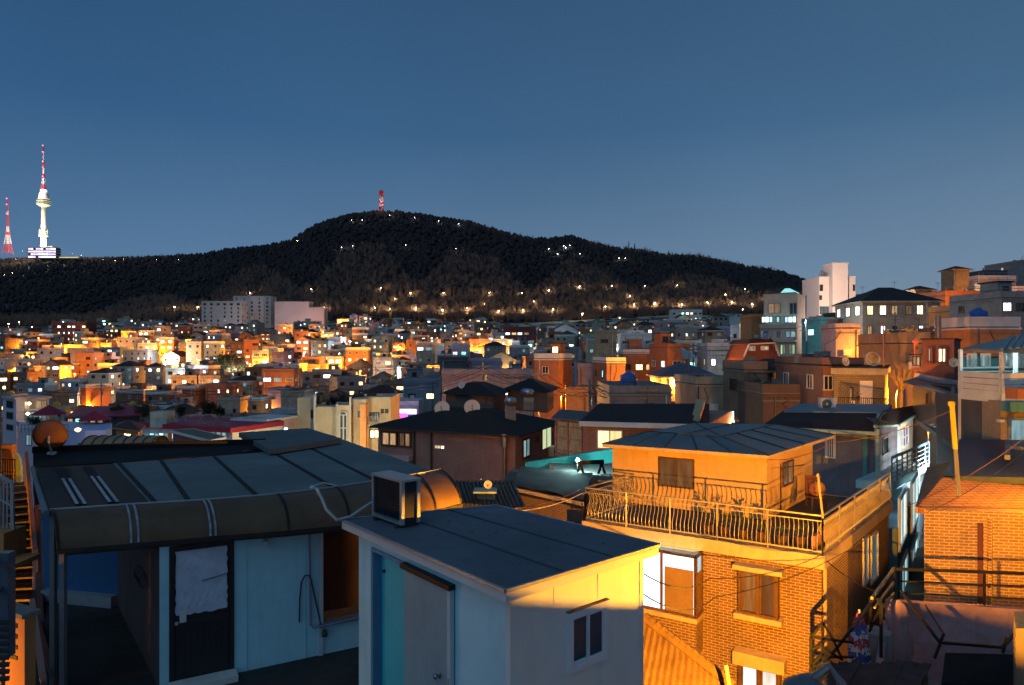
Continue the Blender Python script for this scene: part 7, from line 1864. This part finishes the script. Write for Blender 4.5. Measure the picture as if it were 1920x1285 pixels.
def red_roof(xc, xw, yt, yb, d, lab):
    t = thing('red_pavilion', lab, 'pavilion', P(xc,yb+22,d)); w_ = xw/F*d; z0, z1 = zy(yb,d), zy(yt,d); c_ = P(xc,yb,d)
    m = MB(); n_ = 8; ring = [Vector((c_.x+w_/2*math.cos(2*math.pi*k/n_), c_.y+w_/2*math.sin(2*math.pi*k/n_), z0)) for k in range(n_)]; top = Vector((c_.x,c_.y,z1))
    m.add(ring+[top], [(k,(k+1) % n_,n_) for k in range(n_)]+[tuple(range(n_-1,-1,-1))]); part('canopy', m, mat('canopy_crimson', (.30,.02,.05), rough=.6, var=.2), t)
    for k in range(0, n_, 2):
        m = MB(); m.bar(ring[k]*.0+Vector((ring[k].x*.97+c_.x*.03, ring[k].y*.97+c_.y*.03, z0-2.2)), Vector((ring[k].x*.97+c_.x*.03, ring[k].y*.97+c_.y*.03, z0)), .08); part('post', m, STEEL, t)
    return t
red_roof(92, 62, 759, 777, 92, 'crimson pyramid canopy on the roof terrace nearest the lilac-white building')
red_roof(178, 60, 770, 787, 84, 'crimson pyramid canopy in the middle of the roof terrace')
t = thing('red_roof_house', 'long low house with a crimson roof behind the middle canopy', 'house', P(200,790,96)); m = MB(); f_ = Face(XY(122,95), XY(262,97)); f_.box(m, 0, f_.L, -30, zy(783,95), -6, 0); part('wall', m, WALL['dark grey'], t)
m = MB(); a, b, c, d_ = [P(*q) for q in ((120,784,94.5),(265,778,96.5),(258,760,103),(150,763,103))]; m.hexa([p+Vector((0,0,-.15)) for p in (a,b,c,d_)], [a,b,c,d_]); part('roof', m, MATS['canopy_crimson'], t)
for k in range(5): m = MB(); x = 128+k*14; f_.box(m, f_.uz(x,790)[0], f_.uz(x+8,790)[0], zy(795,95), zy(786,95), .0, .1); part('window', m, PANE['cyan' if k == 1 else 'dim'], t)
t = thing('roof_terrace', 'blue-lit curved white terrace parapet below the crimson canopies', 'terrace', P(165,826,78)); BLU = mat('parapet_blue', (.34,.42,.62), rough=.6, var=.1)
m = MB(); pts_ = [XY(116,80), XY(122,77), XY(160,76), XY(198,76.5), XY(208,78), XY(210,84), XY(114,86)]; m.prism(pts_, -30, zy(806,77)); part('parapet_wall', m, BLU, t)
m = MB(); a, b = P(40,797,79), P(128,797,79); 
for k in range(14): q = a.lerp(b, k/13); m.bar(q, q+Vector((0,0,-.9)), .05)
m.bar(a, b, .07); m.bar(a+Vector((0,0,-.45)), b+Vector((0,0,-.45)), .05); part('railing', m, STEEL, t)
m = MB(); m.prism([XY(34,80), XY(114,79), XY(112,86), XY(36,87)], -30, zy(806,79)); part('wall', m, LIL, t)
fk_ = Face(XY(34,80), XY(114,79)); winpx(fk_, 49, 815, 60, 836, t, STEEL, PANE['cooldim'], fw=.08, mull=(.5,), dep=.05); winpx(fk_, 66, 815, 82, 832, t, STEEL, PD, fw=.08, mull=(.5,), dep=.05)
point('light', P(165,800,72), 160, (.25,.45,1.0), .3, t)
t = thing('garden_hut', 'orange-lit garden hut with a dark hip roof below the crimson canopies', 'hut', P(240,828,66)); poly, fL, fR = cblock(218, 67, 258, 65, 266, 69); m = MB(); m.prism(poly, -30, zy(806,66)); part('wall', m, WALL['orange'], t); hip(poly, zy(806,66), .75, .35, 1.1, t, ROOF['brown roof'], eave_m=WALL['orange'])
winpx(fL, 233, 812, 246, 826, t, TRIMW, PANE['yellow'], fw=.06, mull=(.5,), dep=.05)
m = MB(); m.lathe(P(146,810,74), [(.12,0),(.3,.15),(.34,.3),(.1,.45)], 10); solo('garden_lantern', m, glow('lantern_warm', (1,.6,.3), 2.5), 'small round lantern glowing in front of the blue-lit parapet', 'lantern')
point('light', P(146,808,73), 60, ORANGE, .2)
t = thing('barrel_vault_roof', 'olive barrel-vaulted translucent roof with dark ribs beyond the black parapet', 'roof', P(215,842,48)); rows_ = []
v0, v1 = P(148,842,46), P(286,841,48); up_v = Vector((0,0,1)); dp_ = Vector((0,3.0,0))
for j in range(13): a_ = math.pi*j/12; rows_.append([tuple(v0.lerp(v1, k/16)+Vector((0,1.2-1.2*math.cos(a_),.72*math.sin(a_)))) for k in range(17)])
m = MB(); m.grid(rows_); part('vault', m, mat('vault_olive', (.20,.20,.13), rough=.35, var=.2), t, smooth=True, fix=False)
m = MB()
for k in range(8):
    ps = [v0.lerp(v1, .02+.96*k/7)+Vector((0,1.2-1.24*math.cos(math.pi*j/8),.75*math.sin(math.pi*j/8))) for j in range(9)]
    for a, b in zip(ps, ps[1:]): m.bar(a, b, .07)
part('rib', m, TRIMD, t); m = MB(); m.prism([XY(144,46), XY(290,48), XY(288,52), XY(146,50)], -30, zy(842,47)); part('wall', m, WALL['maroon'], t)
t = thing('crimson_roof_building', 'long white building with crimson fascia, roof rails and blue curtained windows', 'building', P(360,830,80))
f_ = Face(XY(266,84), XY(436,78)); m = MB(); f_.box(m, 0, f_.L, -30, zy(800,80), -8, 0); part('wall', m, WALL['white'], t); m = MB(); f_.box(m, -.2, f_.L+.1, f_.uz(350,806)[1], f_.uz(350,797)[1], -8.2, .4); part('fascia', m, MATS['canopy_crimson'], t)
for k in range(6): x = 272+k*9 if k < 6 else 0; winpx(f_, x, 812, x+8, 823, t, TRIMW, PANE['cyan'] if k % 2 else PANE['cooldim'], fw=.05, mull=(), dep=.05)
for x in (396,406,416,424): winpx(f_, x, 802, x+8, 821, t, TRIMW, PANE['cooldim'], fw=.05, mull=(), dep=.05)
m = MB()
for k in range(24): u = f_.L*k/23; m.bar(f_.pt(u, f_.uz(350,797)[1], .2), f_.pt(u, f_.uz(350,788)[1], .2), .04)
for yy in (788,792): m.bar(f_.pt(0, f_.uz(350,yy)[1], .2), f_.pt(f_.L, f_.uz(350,yy)[1], .2), .06)
m.bar(P(348,779,80), P(405,778,79), .1)
for x in (348,376,405): m.bar(P(x,779,80), P(x,792,80), .08)
part('railing', m, STEEL, t)
m = MB(); m.box(P(305,786,83), (2.0,2.0,1.9)); solo('rooftop_hut', m, WALL['mint'], 'pale mint box hut on the crimson-edged roof', 'hut')
t = thing('teal_roof_hut', 'brown hut with a flat dark teal roof and white edge, beyond the black parapet', 'hut', P(370,835,60)); q4 = [P(396,826,55), P(423,820,57), P(368,806,68), P(320,807,68)]; z_ = zy(820,57)
q4 = [Vector((*XY(388,56.5), z_)), Vector((*XY(424,58), z_)), Vector((*XY(372,64), z_)), Vector((*XY(318,63), z_))]
q4 = [P(318,807,60), P(394,826,54), P(424,819,58), P(362,804,64)]
m = MB(); m.hexa([p+Vector((0,0,-.12)) for p in q4], q4); part('roof', m, ROOF['green roof'], t); m = MB()
for a, b in zip(q4, q4[1:]+q4[:1]): m.bar(a+Vector((0,0,-.08)), b+Vector((0,0,-.08)), .1, .2)
part('fascia', m, TRIMW, t); iq = [p.lerp((q4[0]+q4[2])/2, .12) for p in q4]; m = MB(); m.hexa([Vector((p.x,p.y,-30)) for p in iq], [p+Vector((0,0,-.14)) for p in iq]); part('wall', m, MAR, t)
m = MB(); m.bar(P(319,845,54), P(319,812,54), .22); solo('gate_post', m, WALL['orange'], 'orange-lit post in front of the teal-roofed hut', 'post')
t = thing('pink_house', 'pink-walled house with a white roof terrace edge behind the grey-green roof sheet', 'house', P(470,840,84)); f_ = Face(XY(434,86), XY(498,84)); m = MB(); f_.box(m, 0, f_.L, -30, zy(790,85), -6, 0); part('wall', m, WALL['pink'], t); m = MB(); f_.box(m, -.1, f_.L+.1, zy(790,85)+.001, zy(786,85), -6, .1); part('parapet', m, TRIMW, t); winpx(f_, 441, 800, 448, 824, t, TRIMD, PANE['cooldim'], fw=.06, mull=(), dep=.05)
m = MB(); m.bar(f_.pt(0,zy(782,85),0), f_.pt(f_.L,zy(782,85),0), .06)
for k in range(14): m.bar(f_.pt(f_.L*k/13,zy(782,85),0), f_.pt(f_.L*k/13,zy(787,85),0), .04)
part('railing', m, STEEL, t)
t = thing('white_house', 'bright white house with pale roof rooms beside the cream arched building', 'house', P(525,800,95)); f_ = Face(XY(519,95), XY(556,94)); m = MB(); f_.box(m, 0, f_.L, -30, zy(783,95), -6, 0); part('wall', m, WALL['white'], t)
f2 = Face(XY(498,97), XY(519,97)); m = MB(); f2.box(m, 0, f2.L-.05, -30, zy(778,97), -4, 0); f3 = Face(XY(505,99), XY(553,98)); f3.box(m, 0, f3.L, zy(790,98), zy(768,98), -3, 0); part('upper_wall', m, WALL['pale grey'], t); m = MB(); f_.box(m, -.1, f_.L+.1, zy(783,95)+.001, zy(780,95), -6.1, .2); part('roof', m, ROOF['grey roof'], t)
for x0, x1 in ((523,528),(545,554)): winpx(f_, x0, 787, x1, 797, t, TRIMD, PANE['cooldim'], fw=.08, mull=(.5,), dep=.05)
point('light', P(535,790,90), 420, (.75,.88,1.0), .3, t)
t = thing('blue_floodlight', 'small blue floodlight glowing beyond the grey-green roof sheet', 'floodlight', P(536,808,60)); m = MB(); m.lathe(P(536,804.5,60), [(.02,-.12),(.16,0),(.02,.12)], 8); part('lens', m, glow('flood_blue', (.2,.55,1.0), 30), t); m = MB(); m.tube([P(536,806,60.2), P(536,820,60.2)], .04, 6); part('post', m, STEEL, t)
for x, y, r_, d, lab in ((220,768,15,100,'rounded clipped tree beside the crimson roof, the nearer the canopies'),(267,768,17,98,'larger rounded clipped tree behind the orange-lit garden hut'),(338,770,13,95,'dark bushy tree beside the pale mint hut'),(388,764,20,96,'big dark bushy tree behind the crimson-edged roof'),(412,772,12,97,'lower dark tree at the end of the crimson-edged roof'),(65,790,14,84,'dark garden shrub under the crimson canopy')):
    rr_ = r_/F*d; g_ = zy(y+r_*1.7, d); leafy(Vector((XY(x,d).x, d, g_)), zy(y-r_, d)-g_, rr_, LEAFG if x < 280 and x > 100 else LEAFD, int(x), lab)
# violet sign light
t = thing('violet_light_box', 'glowing violet and white light strip on the white shop building', 'light strip', P(760,770,125)); m = MB(); m.box(P(762,772,124), (3.6,.3,.9)); part('panel', m, glow('strip_violet', (.65,.55,1.0), 2.5), t); m = MB(); m.box(P(752,781,123.8), (2.4,.3,1.2)); part('panel', m, glow('strip_pink', (.9,.15,.65), .9), t)
point('light', P(758,776,121), 500, (.6,.35,1.0), .4, t)

# ================================================================== street lamps of the near lanes
def lamp_at(pos, key, power, label, r=.12, pole_to=-9.0, hood=(.24,.08)):
    t = thing('street_lamp', label, 'street lamp', pos)
    m = MB(); m.tube([(pos.x+.35,pos.y-.2,pole_to),(pos.x+.35,pos.y-.2,pos.z+.3),(pos.x+.3,pos.y,pos.z+.4),(pos.x,pos.y,pos.z+.2)], .06, 8); part('pole', m, STEEL, t)
    m = MB(); m.lathe(pos+Vector((0,0,hood[1])), [(hood[0],0),(hood[0]*.95,.06),(.06,.2)], 24); part('lamp_head', m, STEEL, t)  # hood sized per lamp to cut off its upward light
    point('light', pos, power, (1.0,.385,.012) if key == 'o' else LCOL[key], r, t); return t
# the sodium lamp of the lane east of the view point, just outside the frame
lamp_at(Vector((8.8,8.9,-2.75)), 'o', 13000, 'sodium street lamp over the lane east of the shed', .015, hood=(.6,.035))
lamp_at(Vector((3.8,8.8,-4.5)), 'o', 14000, 'sodium street lamp in the lane below the brick house', .02, hood=(.3,.10))
lamp_at(Vector((14.9,17.35,-2.7)), 'o', 1700, 'sodium street lamp squeezed beside the yellow brick house', .06, hood=(.3,.1))
t = thing('added_light_blocker', 'added unseen walls that cut the lamp light east of the shed', 'wall', (7.3, 8.7, -9))  # out-of-view walls added, their tops cut to shape the lamp shadows
tp_ = [(7.6,-2.45),(8.50,-2.66),(8.593,-2.733),(8.67,-2.776),(8.78,-2.832),(8.86,-2.80),(9.0,-2.70),(9.32,-2.67),(9.36,-2.86),(9.45,-2.86)]
m = MB(); n_ = len(tp_); vs = [(x_, y_, z_) for x_ in (7.25,7.35) for y_, z_ in tp_]+[(7.25,7.6,-9),(7.25,9.45,-9),(7.35,7.6,-9),(7.35,9.45,-9)]
B_ = 2*n_; m.add(vs, [tuple(range(n_))+(B_+1,B_), tuple(range(2*n_-1, n_-1, -1))+(B_+2,B_+3), (B_,B_+1,B_+3,B_+2), (0,B_,B_+2,n_), (n_-1,2*n_-1,B_+3,B_+1)]+[(q_,q_+1,n_+q_+1,n_+q_) for q_ in range(n_-1)])
m.prism([(7.5,9.47),(9.8,9.47),(9.8,9.57),(7.5,9.57)], -9, -2.5); part('wall', m, CONC, t)
m = MB(); m.prism([(3.52,7.6),(3.60,7.6),(3.60,8.91),(3.52,8.91)], -9, -4.42); m.prism([(4.26,8.2),(4.36,8.2),(4.36,8.98),(4.12,9.34),(4.05,9.29),(4.26,8.95)], -9, -4.60); part('wall', m, CONC, t)  # more added walls, blocking the lower lamp from shed and terrace
m = MB(); m.prism([(13.2,17.0),(17,17.0),(17,17.1),(13.2,17.1)], -9, -2.4); solo('added_lamp_screen', m, CONC, 'added unseen screen keeping the yellow house lamp off the terrace', 'wall')  # unseen screen added to keep this lamp off the roof terrace
lamp_at(Vector((-7.9,8.6,-4.6)), 'o', 150, 'small sodium lamp beside the orange gatepost hut', .03, hood=(.2,.3))
m = MB(); m.prism([(-8.8,8.76),(-7.72,8.76),(-7.72,8.82),(-8.8,8.82)], -9, -3.4); solo('added_porch_screen', m, CONC, 'added unseen screen keeping the gatepost lamp off the porch', 'wall')  # unseen screen added to shade the porch from the hut lamp
lamp_at(Vector((-7.7,10.6,-6.3)), 'o', 3000, 'sodium street lamp low in the alley west of the stairs', .03, hood=(.3,.085))
NEAR = [(1300,738,77,'o',1600,'added sodium lamp behind the plain beige box house'),(1632,652,78,'o',1800,'added sodium lamp below the lilac rooftop room'),(1850,600,102,'o',2200,'added sodium lamp beside the dark concrete house'),(1452,738,56,'o',500,'added sodium lamp below the low brown brick terrace'),(1680,735,53,'o',3500,'sodium lamp behind the tiled stair house'),(1800,585,112,'o',4000,'sodium lamp by the orange terraced house'),(1562,618,150,'o',26000,'sodium lamp at the foot of the white tower house'),(1212,722,98,'o',4500,'sodium lamp below the orange two-storey house'),  # lamps labelled added only brighten the dull east blocks
 (1262,712,92,'o',4500,'sodium lamp below the orange corner house'),(1052,742,86,'o',3500,'sodium lamp below the plain orange block'),(1010,760,72,'o',1100,'sodium lamp behind the black-roofed house'),(1158,722,90,'o',2500,'sodium lamp in the gap by the dark red brick house'),(1375,790,46,'y',160,'warm lamp in the yard with climbing plants'),
 (1560,772,43,'o',1500,'sodium lamp below the orange-red brick block'),(1740,800,36,'o',130,'sodium lamp in the gap under the awning'),(1890,700,70,'o',1500,'sodium lamp behind the striped pergola'),(900,900,33,'o',500,'sodium lamp west of the broad brick house'),(1850,560,140,'o',5000,'sodium lamp high on the east hillside'),(720,842,70,'y',2800,'warm lamp in front of the cream arched building'),(610,850,74,'y',2200,'warm lamp west of the cream arched building'),
 (1765,860,33,'w',800,'cool lamp in the lane beside the grey house'),(1440,690,100,'y',400,'warm lamp by the maroon mansard house'),(1510,600,110,'w',1500,'cool lamp beside the modern concrete block')]
for x, y, d, k, e, lab in NEAR:
    p = P(x, y, d); t = thing('street_lamp', lab, 'street lamp', p); s = .5
    for nm, me_ in (('pole', LM[k][0]), ('lamp_head', LM[k][1])): o = link(nm, me_, t); o.scale = (s,s,1 if nm == 'pole' else s)
    point('light', p+Vector((.1,-.3,-.3)), e*1.5, (1.0,.70,.52) if 'white tower' in lab else LCOL[k], .12, t)

# ---- utility poles and their cables over the lanes
PL = [(905, 700, 95), (1010, 715, 78), (1105, 735, 66), (1215, 745, 62), (740, 735, 120), (610, 735, 135), (470, 735, 150), (330, 742, 150), (190, 735, 140), (1150, 655, 140), (1300, 660, 118), (1400, 660, 100), (560, 700, 200), (860, 690, 170), (80, 745, 140)]
WHERE = ['behind the broad black-roofed brick house', 'below the plain orange block', 'above the glazed porch', 'beside the plain beige box house', 'near the violet-lit shop', 'above the cream arched building', 'behind the big dark bushy tree', 'near the clipped trees', 'above the crimson roof', 'beside the orange two-storey house', 'by the white-lit house', 'beside the mansard house', 'by the bright orange house', 'behind the long pink building', 'next to the lilac-white building']
tops = []
for (x, y, d), wh in zip(PL, WHERE):
    p = P(x, y-12, d); g_ = hgt(p.x, d); t = thing('utility_pole', 'concrete utility pole with cross arms '+wh, 'utility pole', (p.x, d, g_))
    m = MB(); m.tube([(p.x,d,g_-1),(p.x,d,p.z+.6)], .17, 8, r2=.11); part('pole', m, CONC, t)
    m = MB(); m.bar((p.x-1.1,d-.1,p.z),(p.x+1.1,d-.1,p.z), .1); m.bar((p.x-.8,d-.1,p.z-.7),(p.x+.8,d-.1,p.z-.7), .1); part('cross_arm', m, STEEL, t)
    m = MB(); m.lathe((p.x+.35,d-.2,p.z-1.9), [(.05,0),(.24,.05),(.24,.75),(.08,.85)], 10); part('transformer', m, STEEL, t); tops.append(p)
def strands(i, j):
    m = MB()
    for dx, dz_ in ((-1,0),(0,0),(1,0),(-.7,-.7),(.7,-.7)):
        a, b = tops[i]+Vector((dx,-.1,dz_)), tops[j]+Vector((dx,-.1,dz_)); ps = [a.lerp(b, k/10)+Vector((0,0,-.9*4*(k/10)*(1-k/10))) for k in range(11)]; m.tube(ps, .028, 4)
    solo('overhead_cable', m, BLACKM, 'bundle of overhead cables leaving the pole %s' % WHERE[i], 'cable')
for i, j in ((0,1),(1,2),(2,3),(4,0),(5,4),(6,5),(7,6),(8,7),(9,10),(10,11),(12,13),(14,8)): strands(i, j)
